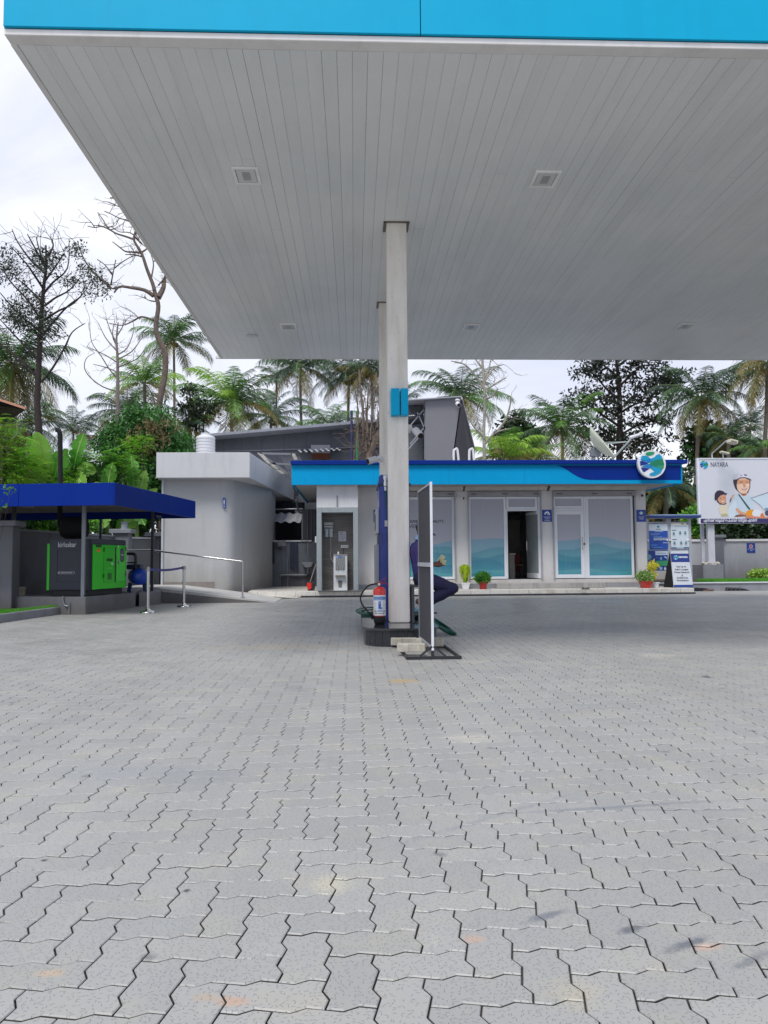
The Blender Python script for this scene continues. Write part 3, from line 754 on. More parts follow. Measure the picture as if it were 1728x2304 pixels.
# palms and fingers
for s, wr, h in ((-1, wrN, hN), (1, wrF, hF)):
    d = (h-wr).normalized(); up = Vector((0, 0, 1)); lat = Vector((0, 1, 0))
    caps.append((wr, .026, h, .034)); caps.append((h+lat*.018*s, .026, h-lat*.02*s, .024))
    for k, (ln, dz) in enumerate(((.036, .022), (.042, .008), (.038, -.008), (.03, -.022))):
        b0 = h+Vector((.022, 0, dz)); b1 = b0+Vector((ln, -.012*s, .01)); b2 = b1+Vector((.016, -.024*s, .0)); b3 = b2+Vector((-.012, -.018*s, -.006))
        caps += [(b0, .0105, b1, .0095), (b1, .0095, b2, .0085), (b2, .0085, b3, .0075)]
    t0 = wr.lerp(h, .6)+Vector((0, 0, .022)); t1 = t0+Vector((.03, -.01*s, .028)); t2 = t1+Vector((.028, -.012*s, .004))
    caps += [(t0, .014, t1, .011), (t1, .011, t2, .009)]
hx = Vector((1, 0, 0)); fw = Vector((.88, 0, -.47))     # looking down at the notes
balls = [(hd, (.088, .075, .105)), (hd+fw*.035-Vector((0, 0, .03)), (.06, .058, .072)), (hd+fw*.075-Vector((0, 0, .075)), (.03, .035, .028)),
         (hd+fw*.105+Vector((-.004, 0, -.035)), (.02, .012, .022)), (hd+Vector((.0, -.076, -.018)), (.018, .01, .03)), (hd+Vector((.0, .076, -.018)), (.018, .01, .03)),
         (hd+fw*.088+Vector((.0, 0, -.068)), (.016, .024, .01)), (hd+fw*.088+Vector((.006, -.03, -.002)), (.01, .016, .008)), (hd+fw*.088+Vector((.006, .03, -.002)), (.01, .016, .008))]
body = fused('body', caps, SKIN, per_, .0065, balls, 3)
for s in (-1, 1): m = MB(); m.ball(hd+fw*.094+Vector((.004, s*.03, -.018)), (.007, .012, .006), 8, 6); m.build('eye', M('eye_dark', '14100e', .2), per_, smooth=True)
fused('hair', [(hd+Vector((-.03, 0, .02)), .08, hd+Vector((-.035, 0, -.045)), .055)], HAIR, per_, .008, [(hd+Vector((-.005, 0, .02)), (.096, .083, .1))], 2)
shirt = fused('shirt', [(ch, .14, wa, .125), (wa, .125, J(950, 1292), .13), (shN+Vector((0, .04, 0)), .078, shF-Vector((0, .04, 0)), .078), (ch+Vector((0, -.06, 0)), .11, ch+Vector((0, .06, 0)), .11),
        (wa+Vector((0, -.05, 0)), .1, wa+Vector((0, .05, 0)), .1), (J(944, 1222), .075, ch, .12),
        (shN, .07, shN.lerp(elN, .86), .062), (shF, .07, shF.lerp(elF, .86), .062)], SHIRT, per_, .009, (), 3, noise=.010, nscale=11)
for s, a, b_ in ((-1, shN, elN), (1, shF, elF)):
    m = MB(); m.tube([a.lerp(b_, .87), a.lerp(b_, .99)], [.063, .062], 14, cap=True); m.build('cuff', M('cuff_lightblue', '9ec4e6', .7), shirt, smooth=True)
m = MB(); m.tube([J(944.5, 1215.5), J(947.5, 1206.5)], [.078, .064], 18, cap=False); m.tube([J(945, 1213.5), J(943.5, 1217)], [.08, .1], 18, cap=False); m.build('collar', MATS['cuff_lightblue'], shirt, smooth=True)
fused('trousers', [(J(949, 1293), .12, hp_, .135), (hpN, .115, knN, .078), (hpF, .115, knF, .078), (hpN, .11, hpF, .11), (knN, .08, anN+Vector((.14, 0, .02)), .072), (anN+Vector((.14, 0, .02)), .072, anN+Vector((.03, 0, .01)), .068),
        (knF, .078, anF+Vector((.06, 0, .06)), .068)], TROU, per_, .009, (), 3, noise=.014, nscale=9)
cap_ = MB()
zc_ = hd+Vector((.004, 0, .045)); A_ = Matrix.Rotation(math.radians(22), 4, 'Y')
cap_.T = Matrix.Translation(zc_) @ A_
cap_.lathe([(.103, -.012), (.104, .0), (.102, .03), (.09, .06), (.06, .085), (.02, .094), (.004, .096)], (0, 0, 0), 20)
co_ = cap_.build('cap', M('cap_blue', '2a66a4', .7, var=.1), per_, smooth=50)
m = MB(); m.T = cap_.T
q = [(.085, -.07), (.13, -.068), (.18, -.05), (.215, -.02), (.22, 0), (.215, .02), (.18, .05), (.13, .068), (.085, .07)]
for i in range(len(q)-1):
    a, b_ = q[i], q[i+1]; dz = lambda p: -.012-(p[0]-.085)*.25-abs(p[1])**1.6*2.2
    m.face([(.07, a[1]*.9, -.006), (a[0], a[1], dz(a)), (b_[0], b_[1], dz(b_)), (.07, b_[1]*.9, -.006)]); 
    m.face([(.07, a[1]*.9, -.012), (.07, b_[1]*.9, -.012), (b_[0], b_[1], dz(b_)-.006), (a[0], a[1], dz(a)-.006)])
    m.face([(a[0], a[1], dz(a)), (a[0], a[1], dz(a)-.006), (b_[0], b_[1], dz(b_)-.006), (b_[0], b_[1], dz(b_))])
m.build('brim', M('brim_blue', '23406e', .7), co_, smooth=True)
for he, to in ((heN, toN), (heF, toF)):
    m = MB(); d = (to-he).normalized(); n_ = Vector((-d.z, 0, d.x)); 
    if n_.z > 0: n_ = -n_
    a = he+n_*.036-d*.03; b_ = to+n_*.033+d*.07
    if he is heN: b_ = to+Vector((.09, 0, -.03)); a = he+n_*.036
    m.bar(a, b_, .085, .018); m.tube(spline([b_-d*.05-n_*.0+Vector((0, -.04, .0)), b_-d*.07-n_*.06, b_-d*.05+Vector((0, .04, 0))], 4), .006, 6); m.build('sandal', M('sandal_black', '17161a', .6), per_, bevel=.005)
# banknotes held in the hands
NOTE = M('banknote_paper', 'c9c7a0', .7, var=.12, scale=30); NOTE2 = M('banknote_dark', '8f9a78', .7, var=.2, scale=40)
bn = thing('banknotes', 'fan of folded pale green banknotes held in the seated person\'s hands', 'banknotes', tuple(J(993, 1262)))
m = MB(); a = J(986, 1266, -.02); b_ = J(998, 1250, -.04)
m.bar(a, b_, .07, .008, (0, 1, 0)); m.build('note', NOTE, bn, bevel=.002)
m = MB(); m.bar(a+Vector((.012, -.005, .0)), b_+Vector((.012, .0, -.01)), .06, .004, (0, 1, 0)); m.build('note', NOTE2, bn)
m = MB(); m.bar(J(990, 1263, -.03), J(1003.5, 1266.5, -.05), .07, .01, (0, 1, .2)); m.build('note', NOTE, bn, bevel=.002)
m = MB(); m.bar(J(990, 1265.5, .0), J(1002, 1269, -.02), .07, .006, (0, 1, .3)); m.build('note', NOTE2, bn)
# ------------------------------------------------------------------ raised apron in front of the shop
YS, YW, YF = 23.8, 25.0, 23.7
apz = .185
TILE, t, b = newmat('apron_tile')
P = t.n('ShaderNodeNewGeometry').outputs['Position']
br = t.n('ShaderNodeTexBrick', Vector=t.n('ShaderNodeMapping', Vector=P, Rotation=(PI/2, 0, 0)).outputs[0], Color1=(*lin('cfcbc2'), 1), Color2=(*lin('dad7d1'), 1), Mortar=(*lin('948c7e'), 1), Scale=1.0)
br.inputs['Mortar Size'].default_value = .006; br.inputs['Brick Width'].default_value = .6; br.inputs['Row Height'].default_value = .6; br.offset = 0
c = t.mix(t.ramp(t.noise(P, 1.4, 6, .7), .52, .7, 0, .6), br.outputs[0], lin('a08a68'))
c = t.mix(t.ramp(t.noise(P, 14, 4, .7), .55, .7, 0, .5), c, lin('8d8170'))
TILE.node_tree.links.new(c, b.inputs['Base Color']); b.inputs['Roughness'].default_value = .5
ax0 = at(620, 1340, YS).x; ax1 = at(1563, 1340, YS).x
m = MB(); m.prism([(ax0, YS), (ax1-.25, YS), (ax1, YS+.02), (ax1-.1, YS+.5), (ax1-.6, 25.6), (ax1-.6, 29.5), (ax0-1.2, 29.5), (ax0-.9, 24.2)], .055, apz)
ap = m.build('shop_apron', TILE, bevel=.008, kind='structure')
m = MB(); m.box(ax0+.1, ax1+.05, YS+.035, YS+.3, -.1, .054); m.build('apron_plinth', DGREY, kind='structure')

# ------------------------------------------------------------------ shop building
def zz(py, Y=YW): return at(1200, py, Y).z
def xx(px, Y=YW, py=1200): return at(px, py, Y).x
shop = thing('shop_building', 'low white fuel station shop with cyan and navy fascia, glazed bays and an open door', 'building', (xx(1130), YW, apz))
gz0, gz1 = zz(1302), zz(1117)        # glazing bottom and top
ztop = zz(1040)
m = MB()
x_l = xx(712.5); x_r = xx(1454.6)
bays = [(xx(905), xx(1025)), (xx(1053), xx(1219)), (xx(1244), xx(1431))]
cuts = [xx(806)]+[v for p in bays for v in p]+[x_r]
for i in range(0, len(cuts), 2): m.box(cuts[i], cuts[i+1], YW, YW+.25, apz+.001, ztop)
for a, b_ in bays: m.box(a, b_, YW+.001, YW+.249, apz+.001, gz0-.02); m.box(a, b_, YW+.001, YW+.249, gz1+.02, ztop-.001)
m.box(x_r-.24, x_r, YW+.251, YW+6, apz, ztop); m.box(xx(806), xx(806)+.24, YW+.251, YW+6, apz, ztop); m.box(xx(806), x_r, YW+6.001, YW+6.2, apz, ztop)
m.build('wall', WALL, shop)
m = MB(); m.box(cuts[0]+.005, x_r+.004, YW-.018, YW-.002, apz+.001, apz+.16); m.build('skirting', M('skirting_grey', '8e9097', .6, stain=('5f5d5c', .6)), shop)
# interior
m = MB(); m.box(xx(806)+.25, x_r-.25, YW+.26, YW+5.99, gz0-.12, gz0-.022); m.build('floor', M('floor_inside', '6a655f', .4), shop)
m = MB(); m.box(xx(1053), xx(1219), YW+3.3, YW+3.4, gz0-.02, ztop-.1); m.box(xx(1053)-.1, xx(1053), YW+.3, YW+3.4, gz0-.02, ztop-.1); m.box(xx(1219)+.3, xx(1219)+.4, YW+.3, YW+3.4, gz0-.02, ztop-.1); m.build('inner_wall', M('inner_wall', '8d8a86', .8, stain=('5a5652', .5)), shop)
m = MB(); m.box(xx(806)+.25, x_r-.25, YW+.26, YW+5.99, gz1+.3, gz1+.35); m.build('ceiling', M('inner_ceiling', '8b8a88', .8), shop)
# roof slab, soffit and fascia
fx0 = at(656, 1060, YF).x; fx1 = at(1535, 1060, YF).x
fz0, fz1, fz2 = at(1100, 1089.5, YF).z, at(1100, 1046.5, YF).z, at(1100, 1036, YF).z
m = MB(); m.box(fx0+.06, fx1-.05, YF+.05, YW+6.6, fz0+.04, fz1+.05); m.build('roof', M('roof_soffit', 'a3a3a8', .8, stain=('6a6a6e', .4)), shop)
m = MB(); m.box(fx0, fx1, YF, YF+.045, fz0, fz1+.02); m.box(fx0, fx0+.045, YF+.046, YW+6.6, fz0, fz1+.02); m.box(fx1-.045, fx1, YF+.046, YW+6.6, fz0, fz1+.02)
fas = m.build('fascia', M('shop_cyan', '00a0da', .5, spec=.15, var=.05, scale=.5, stain=('0b86bd', .35)), shop, bevel=.004)
m = MB(); m.box(fx0-.02, fx1+.14, YF-.1, YF+.0, fz1+.022, fz2); m.box(fx0-.02, fx1+.14, YF+.001, YF+.25, fz1+.03, fz2-.001); m.build('coping', M('coping_navy', '0a308a', .45, spec=.15, var=.06), shop, bevel=.006)
# swoosh: navy field on the cyan fascia
sw = [(1251, 1047.3), (1262, 1050), (1275, 1057), (1290, 1067), (1303, 1074), (1314, 1078), (1326, 1079.6), (1350, 1080), (1532, 1080), (1532, 1047)]
o3 = Vector((0, YF-.001, 0)); pl = [(at(p[0], p[1], YF).x, at(p[0], p[1], YF).z) for p in sw]
m = MB(); m.prism(pl, YF-.004, YF-.001, 'y'); m.build('fascia_print', M('swoosh_navy', '06308c', .45, spec=.15, var=.06), fas)
for px in (840, 1010, 1180, 1472): m = MB(); m.box(at(px, 1060, YF).x-.003, at(px, 1060, YF).x+.003, YF-.0015, YF-.0005, fz0+.01, fz1); m.build('panel_joint', M('joint_blue', '056a9c', .6), fas)
# brackets and roller shutter housings
for (a, b_) in ((905, 1041.5), (1046, 1230), (1236, 1452)):
    m = MB(); m.prism([(YW-.26, zz(1096.5)), (YW-.26, zz(1091)), (YW-.001, zz(1091)), (YW-.001, zz(1105)), (YW-.12, zz(1104))], xx(a), xx(b_), 'x'); m.build('canopy_flap', M('flap_cream', 'bdb9b4', .7, stain=('8d867c', .5)), shop)
for px in (1043.5, 1233):
    m = MB(); m.prism([(YW-.3, zz(1090.5)), (YW-.3, zz(1096)), (YW-.02, zz(1105)), (YW-.02, zz(1090.5))], xx(px)-.035, xx(px)+.035, 'x'); m.build('bracket', M('bracket_dark', '4a4a4e', .6), shop)
for (a, b_) in bays:
    m = MB(); m.box(a+.01, b_-.01, YW-.11, YW-.001, zz(1116.5), zz(1106)); m.box(a+.01, b_-.01, YW-.115, YW-.0, zz(1107), zz(1105.6))
    sh = m.build('shutter_box', M('shutter_grey', '9f9ca0', .6, stain=('6c6660', .5)), shop, bevel=.006)
    for s in (.08, .5, .92):
        m = MB(); X = a+(b_-a)*s; m.box(X-.09, X+.09, YW-.12, YW-.111, zz(1113), zz(1110.5)); m.build('shutter_clip', M('clip', '6c6863', .6), sh)
    for r0 in (a, b_-.04): m = MB(); m.box(r0, r0+.04, YW-.05, YW+.02, gz0-.02, zz(1117)); m.build('shutter_rail', M('rail_grey', 'a3a4ab', .5), shop)
# printed glass film: grey sky above, layered teal waves below
def film(key, seed):
    m_, t, b = newmat(key)
    P = t.n('ShaderNodeNewGeometry').outputs['Position']; s = t.n('ShaderNodeSeparateXYZ', Vector=P); x, z = s.outputs[0], s.outputs[2]
    nz = t.noise(P, .8, 4)
    z0 = gz0; hh = gz1-gz0
    zr = t.m('DIVIDE', t.m('SUBTRACT', z, z0), hh)
    c = t.mix(t.ramp(zr, .5, 1.0), lin('a6a6b2'), lin('9b9ba8'))
    def wave(level, amp, k, ph, top, bot, depth):
        nonlocal c
        w = t.m('ADD', t.m('MULTIPLY', t.m('SINE', t.m('MULTIPLY_ADD', x, k, ph)), amp), t.m('MULTIPLY', t.m('SINE', t.m('MULTIPLY_ADD', x, k*2.3, ph*1.7)), amp*.35))
        w = t.m('ADD', w, level); d = t.m('SUBTRACT', w, zr)
        col = t.mix(t.ramp(d, 0, depth), lin(top), lin(bot))
        c = t.mix(t.ramp(d, 0, .016), c, col)
    wave(.47, .035, 1.7, seed, '739fb4', '659cac', .25)
    wave(.38, .04, 2.3, seed*1.3+1, '4a8c9f', '4a98a5', .15)
    wave(.31, .035, 1.9, seed*.7+2.5, '2c7d94', '388b9b', .15)
    wave(.22, .03, 2.9, seed*2+.5, '1f7898', '31889c', .12)
    wave(.10, .02, 2.1, seed+4, '479ca4', '2a84a0', .12)
    c = t.mix(t.ramp(nz, .4, .7, 0, .18), c, lin('8f98a4'))
    c = t.mix(t.ramp(t.noise(t.n('ShaderNodeMapping', Vector=P, Scale=(14, 14, .5)).outputs[0], 1, 3), .55, .75, 0, .05), c, lin('d8dde4'))
    m_.node_tree.links.new(c, b.inputs['Base Color']); b.inputs['Roughness'].default_value = .25; b.inputs['Coat Weight'].default_value = .8; b.inputs['Coat Roughness'].default_value = .03; b.inputs['Coat IOR'].default_value = 1.4
    return m_
F1 = film('glass_film', .8)
def framed(name, x0, x1, z0, z1, fw, par, yo=0.0, pane=F1, fmat=ALU, pname='pane'):
    m = MB(); y0, y1 = YW+.02+yo, YW+.085+yo
    m.box(x0, x1, y0, y1, z0, z0+fw); m.box(x0, x1, y0, y1, z1-fw, z1); m.box(x0, x0+fw, y0+.001, y1-.001, z0+fw, z1-fw); m.box(x1-fw, x1, y0+.001, y1-.001, z0+fw, z1-fw)
    w = m.build(name, fmat, par, bevel=.006)
    m = MB(); m.box(x0+fw-.005, x1-fw+.005, y0+.028, y0+.034, z0+fw-.005, z1-fw+.005); m.build(pname, pane, w)
    return w
w1 = framed('window', xx(915), xx(1023.5), gz0, gz1, .085, shop)
w2 = framed('window', xx(1054.5), xx(1139.5), gz0, gz1, .075, shop)
framed('transom_window', xx(1140.5), xx(1210.5), zz(1145.5), gz1, .075, shop)
m = MB(); m.box(xx(1139.7), xx(1142.5), YW+.018, YW+.09, gz0, zz(1149.5)); m.box(xx(1211.3), xx(1218), YW+.018, YW+.09, gz0, gz1); m.box(xx(1139.7), xx(1211), YW+.018, YW+.09, zz(1149.5), zz(1145.7)); m.build('door_frame', ALU, shop, bevel=.005)
framed('transom_window', xx(1246), xx(1315), zz(1144), gz1, .075, shop)
w3 = framed('window', xx(1319.5), xx(1426), gz0, gz1, .085, shop)
m = MB(); m.box(xx(1315.3), xx(1319.2), YW+.018, YW+.09, gz0, gz1); m.box(xx(1245), xx(1315), YW+.018, YW+.08, zz(1149.2), zz(1144.4)); m.build('door_frame', ALU, shop, bevel=.005)
d1 = framed('door', xx(1246.5), xx(1315), gz0+.005, zz(1149.6), .12, shop)
def handle(x, z0, z1, y, par):
    m = MB(); m.tube([(x, y, z0), (x, y, z1)], .017, 8); m.tube([(x, y, z0+.06), (x, y+.07, z0+.06)], .01, 6); m.tube([(x, y, z1-.06), (x, y+.07, z1-.06)], .01, 6); return m.build('handle', STEEL, par, smooth=True)
handle(xx(1309.8), zz(1238), zz(1209), YW-.06, d1)
m = MB(); m.box(xx(1312), xx(1316.5), YW-.0, YW+.02, zz(1227), zz(1222)); m.build('lock', M('clip', '6c6863'), d1)
# open glass door leaf swung inwards
hx0 = Vector((xx(1210.5), YW+.05, 0)); lu = Vector((-.19, .98, 0)).normalized(); LW = .88
dl = thing('tmp', '', '')
bpy.data.objects.remove(dl)
m = MB(); dz0, dz1 = gz0+.01, zz(1150)
def lbar(s0, s1, za, zb, w=.045): m.bar(hx0+lu*s0+Vector((0, 0, (za+zb)/2)), hx0+lu*s1+Vector((0, 0, (za+zb)/2)), w, zb-za)
lbar(0, LW, dz0, dz0+.16); lbar(0, LW, dz1-.1, dz1); dd = m.build('door', ALU, shop, bevel=.004)
GL, t, b = newmat('clear_glass')
b.inputs['Base Color'].default_value = (.62, .7, .72, 1); b.inputs['Roughness'].default_value = .12; b.inputs['Alpha'].default_value = .38
m = MB(); lbar(0, LW, dz0+.16, dz1-.1, .01); m.build('glass', GL, dd)
hp0 = hx0+lu*(LW-.1)
m = MB(); m.tube([hp0+Vector((-.05, -.04, zz(1238))), hp0+Vector((-.05, -.04, zz(1216)))], .017, 8); m.build('handle', STEEL, dd, smooth=True)
# step
m = MB(); m.box(xx(1117, 24.62, 1320), xx(1361, 24.62, 1320), 24.6, YW-.02, apz+.001, at(1200, 1312, 24.6).z); m.build('step', M('step_grey', 'a09e9c', .8, stain=('625c55', .7), bump=.2), shop, bevel=.012)
# advert lettering on the first window
BT = M('film_black', '22282e', .4)
uX, uZ = Vector((1, 0, 0)), Vector((0, 0, 1))
yl = YW+.045
a = xx(914); b_ = xx(1000.5)
textobj('window_lettering', 'DELIVERING QUALITY,', .125, ((a+b_)/2, yl, zz(1172)), uX, uZ, BT, w1, bold=.02, width=b_-a)
textobj('window_lettering', 'EVERY', .165, (xx(915)+.0, yl, zz(1183)), uX, uZ, BT, w1, align='LEFT')
# the alcove with tiled frame for the drinking water
YA = 23.98
ax_, bx_ = at(712.5, 1240, YA).x, at(806, 1240, YA).x; az1, az2, az3 = at(760, 1141.5, YA).z, at(760, 1090, YA).z, apz
ox0, ox1, oz1 = at(723.6, 1240, YA).x, at(795, 1240, YA).x, at(760, 1153, YA).z
m = MB(); m.box(ax_, bx_, YA, YW+.3, az1+.001, az2); m.build('upper_wall', WHITE, shop)
m = MB(); m.box(ax_, ox0, YA-.02, YW+.3, az3, az1); m.box(ox1, bx_, YA-.02, YW+.3, az3, az1); m.box(ox0+.001, ox1-.001, YA-.019, YW+.3, oz1, az1-.001); m.build('tiled_surround', TERR, shop, bevel=.005)
ALC, t, b = newmat('alcove_stone')
P = t.n('ShaderNodeNewGeometry').outputs['Position']
c = t.mix(t.ramp(t.noise(t.n('ShaderNodeMapping', Vector=P, Scale=(.6, 1, 7)).outputs[0], 1.5, 6, .7), .5, .7, 0, .7), lin('6f6a66'), lin('9d9894'))
ALC.node_tree.links.new(c, b.inputs['Base Color']); b.inputs['Roughness'].default_value = .4
m = MB(); m.box(ox0, ox1, YA+.75, YA+.8, az3, oz1); m.build('alcove_back', ALC, shop)
m = MB(); X = at(758.7, 1127, YA).x; m.box(X-.022, X+.022, YA-.03, YA-.003, at(758, 1139, YA).z, at(758, 1115, YA).z); m.build('wall_slot', M('slot_grey', '8d9096', .5), shop, bevel=.004)
m = MB(); m.box(ox0-.1, ox1+.3, YA-.32, YA-.04, apz+.003, apz+.018); m.build('floor_mat', M('mat_grey', '55565a', .9), label='thin dark floor mat lying in front of the drinking water alcove', category='mat')

# round logo sign
LOGO = [('f4f7fa', circ(0, 0, 1.0, 40)),
 ('0aa0cf', [(-.93,.33),(-.82,.66),(-.5,.7),(-.3,.6),(-.07,.44),(.12,.26),(-.2,.07),(-.44,.23),(-.72,.3)]),
 ('0aa0cf', [(-.07,.44),(.2,.56),(.4,.75),(.61,.82),(.8,.63),(.89,.42),(.62,.37),(.33,.26),(.12,.26)]),
 ('0c84c6', [(-.96,.28),(-.72,.35),(-.44,.37),(-.16,.4),(.05,.26),(-.3,.05),(-.58,.21),(-.82,.26)]),
 ('14328c', [(-.99,.24),(-.72,.245),(-.44,.12),(-.3,.02),(-.58,-.07),(-.96,-.14)]),
 ('0c84c6', [(-.93,-.23),(-.58,-.09),(-.23,.02),(-.02,-.12),(.12,-.23),(-.09,-.37),(-.3,-.32),(-.58,-.25)]),
 ('14328c', [(-.91,-.28),(-.58,-.28),(-.21,-.37),(-.44,-.51),(-.68,-.67),(-.82,-.51)]),
 ('15855c', [(-.23,.02),(.05,.23),(.4,.35),(.88,.42),(.985,.02),(.96,-.26),(.82,-.46),(.54,-.37),(.26,-.21),(.05,-.16)]),
 ('2f9a78', [(.26,-.19),(.58,-.09),(.97,-.1),(.93,-.3),(.8,-.46),(.51,-.35)]),
 ('0aa0cf', [(.05,-.19),(.26,-.23),(.58,-.37),(.81,-.47),(.65,-.72),(.47,-.82),(.26,-.93),(.02,-.96),(-.21,-.93),(-.25,-.82),(-.12,-.7),(.19,-.63),(-.09,-.37)]),
 ('1c9a63', [(-.54,.81),(-.44,.93),(-.23,1.0),(.05,.99),(.23,.96),(.18,.82),(-.02,.72),(-.33,.65)])]
def logo(name, c, u, v, r, parent, step=.0012, base=True, n0=0):
    ls = [([(x*r*.985 if k else x*r, y*r*.985 if k else y*r) for x, y in poly], col) for k, (col, poly) in enumerate(LOGO) if base or k]
    return layered(name, c, u, v, ls, parent, step, n0)
sr = (at(1497, 1044, YF-.15).x-at(1435, 1044, YF-.15).x)/2; sc_ = at(1466, 1044.5, YF-.2)
sgn = thing('round_logo_sign', 'round logo sign of blue and green bands with white rim on the fascia', 'sign', tuple(sc_))
m = MB(); m.lathe([(sr*.9, .0), (sr, .0), (sr, .13), (sr*.9, .13)], (sc_.x, YF-.235, sc_.z), 48, 'y'); m.build('housing', M('sign_rim', 'e9edf2', .35, var=.02), sgn, smooth=40)
logo('logo_face', (sc_.x, YF-.236, sc_.z), uX, uZ, sr*.9, sgn)
m = MB(); m.box(sc_.x-.3, sc_.x+.3, YF-.1, YF-.002, sc_.z-.1, sc_.z+.05); m.build('mount', BLACKM, sgn)

# wall plaques
PBL = M('plaque_blue', '123f9e', .35, var=.03); PWH = M('plaque_white', 'e8ecf4', .4)
def plaque(px0, py0, px1, py1, Y, label, kind):
    X0, X1, Z0, Z1 = rect(px0, py0, px1, py1, Y); w, h = X1-X0, Z1-Z0; c = Vector(((X0+X1)/2, Y-.014, (Z0+Z1)/2))
    p = thing('wall_plaque', label, 'sign', (c.x, Y, Z0), 'small blue wall plaques')
    m = MB(); m.box(X0, X1, Y-.014, Y-.001, Z0, Z1); m.build('plate', PBL, p, bevel=.002)
    L = []
    if kind == 'phone':
        L.append(([(-.3*w, .12*h), (-.22*w, .28*h), (-.02*w, .38*h), (.16*w, .34*h), (.28*w, .18*h), (.3*w, .06*h), (.2*w, .05*h), (.14*w, .16*h), (.02*w, .24*h), (-.1*w, .2*h), (-.16*w, .1*h)], 'e8ecf4'))
        L.append((circ(.08*w, .1*h, .06*w, 12), 'e8ecf4')); tx = ['Emergency', 'Service', 'Number']
    elif kind == 'aid':
        for a in ((-.06*w, .08*h, .06*w, .36*h), (-.19*w, .16*h, .19*w, .28*h)): L.append((rc(*a), 'c9e6d8'))
        tx = ['First Aid', 'Facility']
    elif kind == 'fireb':
        L.append((circ(0, .17*h, .22*w, 18), 'd8b9bd')); L.append((circ(0, .17*h, .13*w, 14), 'b4584c')); tx = ['No Smoking', 'Area']
    else:
        L.append((circ(0, .18*h, .24*w, 18), 'e8ecf4')); L.append((circ(0.02*w, .18*h, .17*w, 16), '123f9e')); L.append((circ(.05*w, .2*h, .1*w, 12), 'd06a3a')); tx = ['Toll Free', 'Number']
    layered('plaque_icon', c, uX, uZ, L, p)
    for k, s_ in enumerate(tx): textobj('plaque_text', s_, h*.13, c+Vector((0, -.002, -h*(.1+.15*k))), uX, uZ, PWH, p, bold=.01)
plaque(1220, 1147, 1241.5, 1174, YW, 'blue plaque with white hand and telephone symbol on the pier right of the open door', 'phone')
plaque(1432, 1147, 1453, 1174, YW, 'blue plaque with pale cross on the rightmost pier of the shop', 'aid')
plaque(840.5, 1147, 863, 1175, YW, 'blue plaque half hidden behind the fuel dispenser', 'num')

# security cameras
def cctv(p, d, label, L_=.16, r=.04, mount=None, mat=WHITE):
    L_ *= 1.25; r *= 1.25
    p = Vector(p); d = Vector(d).normalized()
    t_ = thing('security_camera', label, 'security camera', tuple(p), 'security cameras')
    m = MB(); m.tube([p, p+d*L_], r, 12); m.build('camera_body', mat, t_, smooth=True)
    m = MB(); m.tube([p+d*(L_+.001), p+d*(L_+.012)], r*.8, 12); m.build('lens', BLACK, t_, smooth=True)
    if mount is not None:
        mt = Vector(mount); m = MB(); m.tube([mt, mt.lerp(p, .8), p+d*L_*.4], r*.38, 8); m.tube([mt+Vector((0, 0, -.001)), mt+(p-mt).normalized()*.05], r*1.1, 10); m.build('bracket', mat, t_, smooth=True)
p = at(1033, 1119, YW-.12); cctv(p, (.75, -.5, -.22), 'small white bullet camera on the pier between the first two window bays', .13, .038, (p.x-.02, YW-.001, p.z+.02))
p = at(1438, 1113, YW-.14); cctv(p, (.3, -.9, -.25), 'small white camera at the top of the rightmost pier under the fascia', .12, .045, (p.x-.02, YW-.001, p.z+.03))
p = at(934, 968, 11.3); q_ = Vector((c1x1+.001, 11.35, at(922, 962, 11.3).z)); cctv(p, (.45, -.6, -.62), 'white bullet camera on the right face of the front canopy column', .12, .045, q_)
p = at(846, 1033, 14.35); q_ = Vector((c2x-.001, 14.5, p.z+.02)); cctv(p, (-.85, -.4, -.28), 'white camera with black front pointing left from the second column', .14, .05, q_)

# drinking water things in the alcove
YC = YA+.2
X0, X1, Z0, Z1 = rect(750.5, 1247, 781.5, 1330, YC)
wc = thing('water_cooler', 'dented stainless and white water cooler with two taps standing in the alcove', 'water cooler', ((X0+X1)/2, YC+.2, apz))
CLW = M('cooler_white', 'cfd3d8', .4, stain=('8d8f90', .6)); w_, h_ = X1-X0, Z1-apz
m = MB(); m.box(X0, X1, YC, YC+.4, apz+.003, Z1-.03); m.build('body', CLW, wc, bevel=.012)
m = MB(); m.box(X0-.015, X1+.015, YC-.02, YC+.42, Z1-.028, Z1); m.build('top', M('cooler_top', '9fa3a6', .3, metal=.6), wc, bevel=.006)
m = MB(); m.box(X0+w_*.15, X1-w_*.15, YC-.006, YC-.001, apz+h_*.56, Z1-.06); fpn = m.build('front_panel', M('cooler_steel', '8f9090', .3, metal=.5), wc)
layered('badge', (X0+w_*.38, YC-.0065, Z1-.09), uX, uZ, [(rc(-.07, -.018, .1, .02), '2f6fc0'), (circ(-.05, 0, .015, 10), 'e8ecf4')], fpn)
for s in (.31, .66):
    m = MB(); a = Vector((X0+w_*s, YC-.006, apz+h_*.65)); m.tube([a, a+Vector((0, -.05, 0)), a+Vector((0, -.06, -.05))], .014, 8); m.tube([a+Vector((0, -.03, 0)), a+Vector((0, -.03, .04))], .018, 8); m.build('tap', STEEL, wc, smooth=True)
m = MB(); m.box(X0+w_*.14, X1-w_*.14, YC-.13, YC-.001, apz+h_*.38, apz+h_*.43); m.build('drip_tray', M('tray_brown', '7c736b', .5), wc, bevel=.006)
m = MB(); m.prism([(X0+w_*.36, apz+.1), (X1-w_*.4, apz+.1), (X1-w_*.36, apz+h_*.28), (X0+w_*.32, apz+h_*.28)], YC-.004, YC-.001, 'y'); m.build('vent_panel', M('cooler_vent', '77726e', .6), wc)
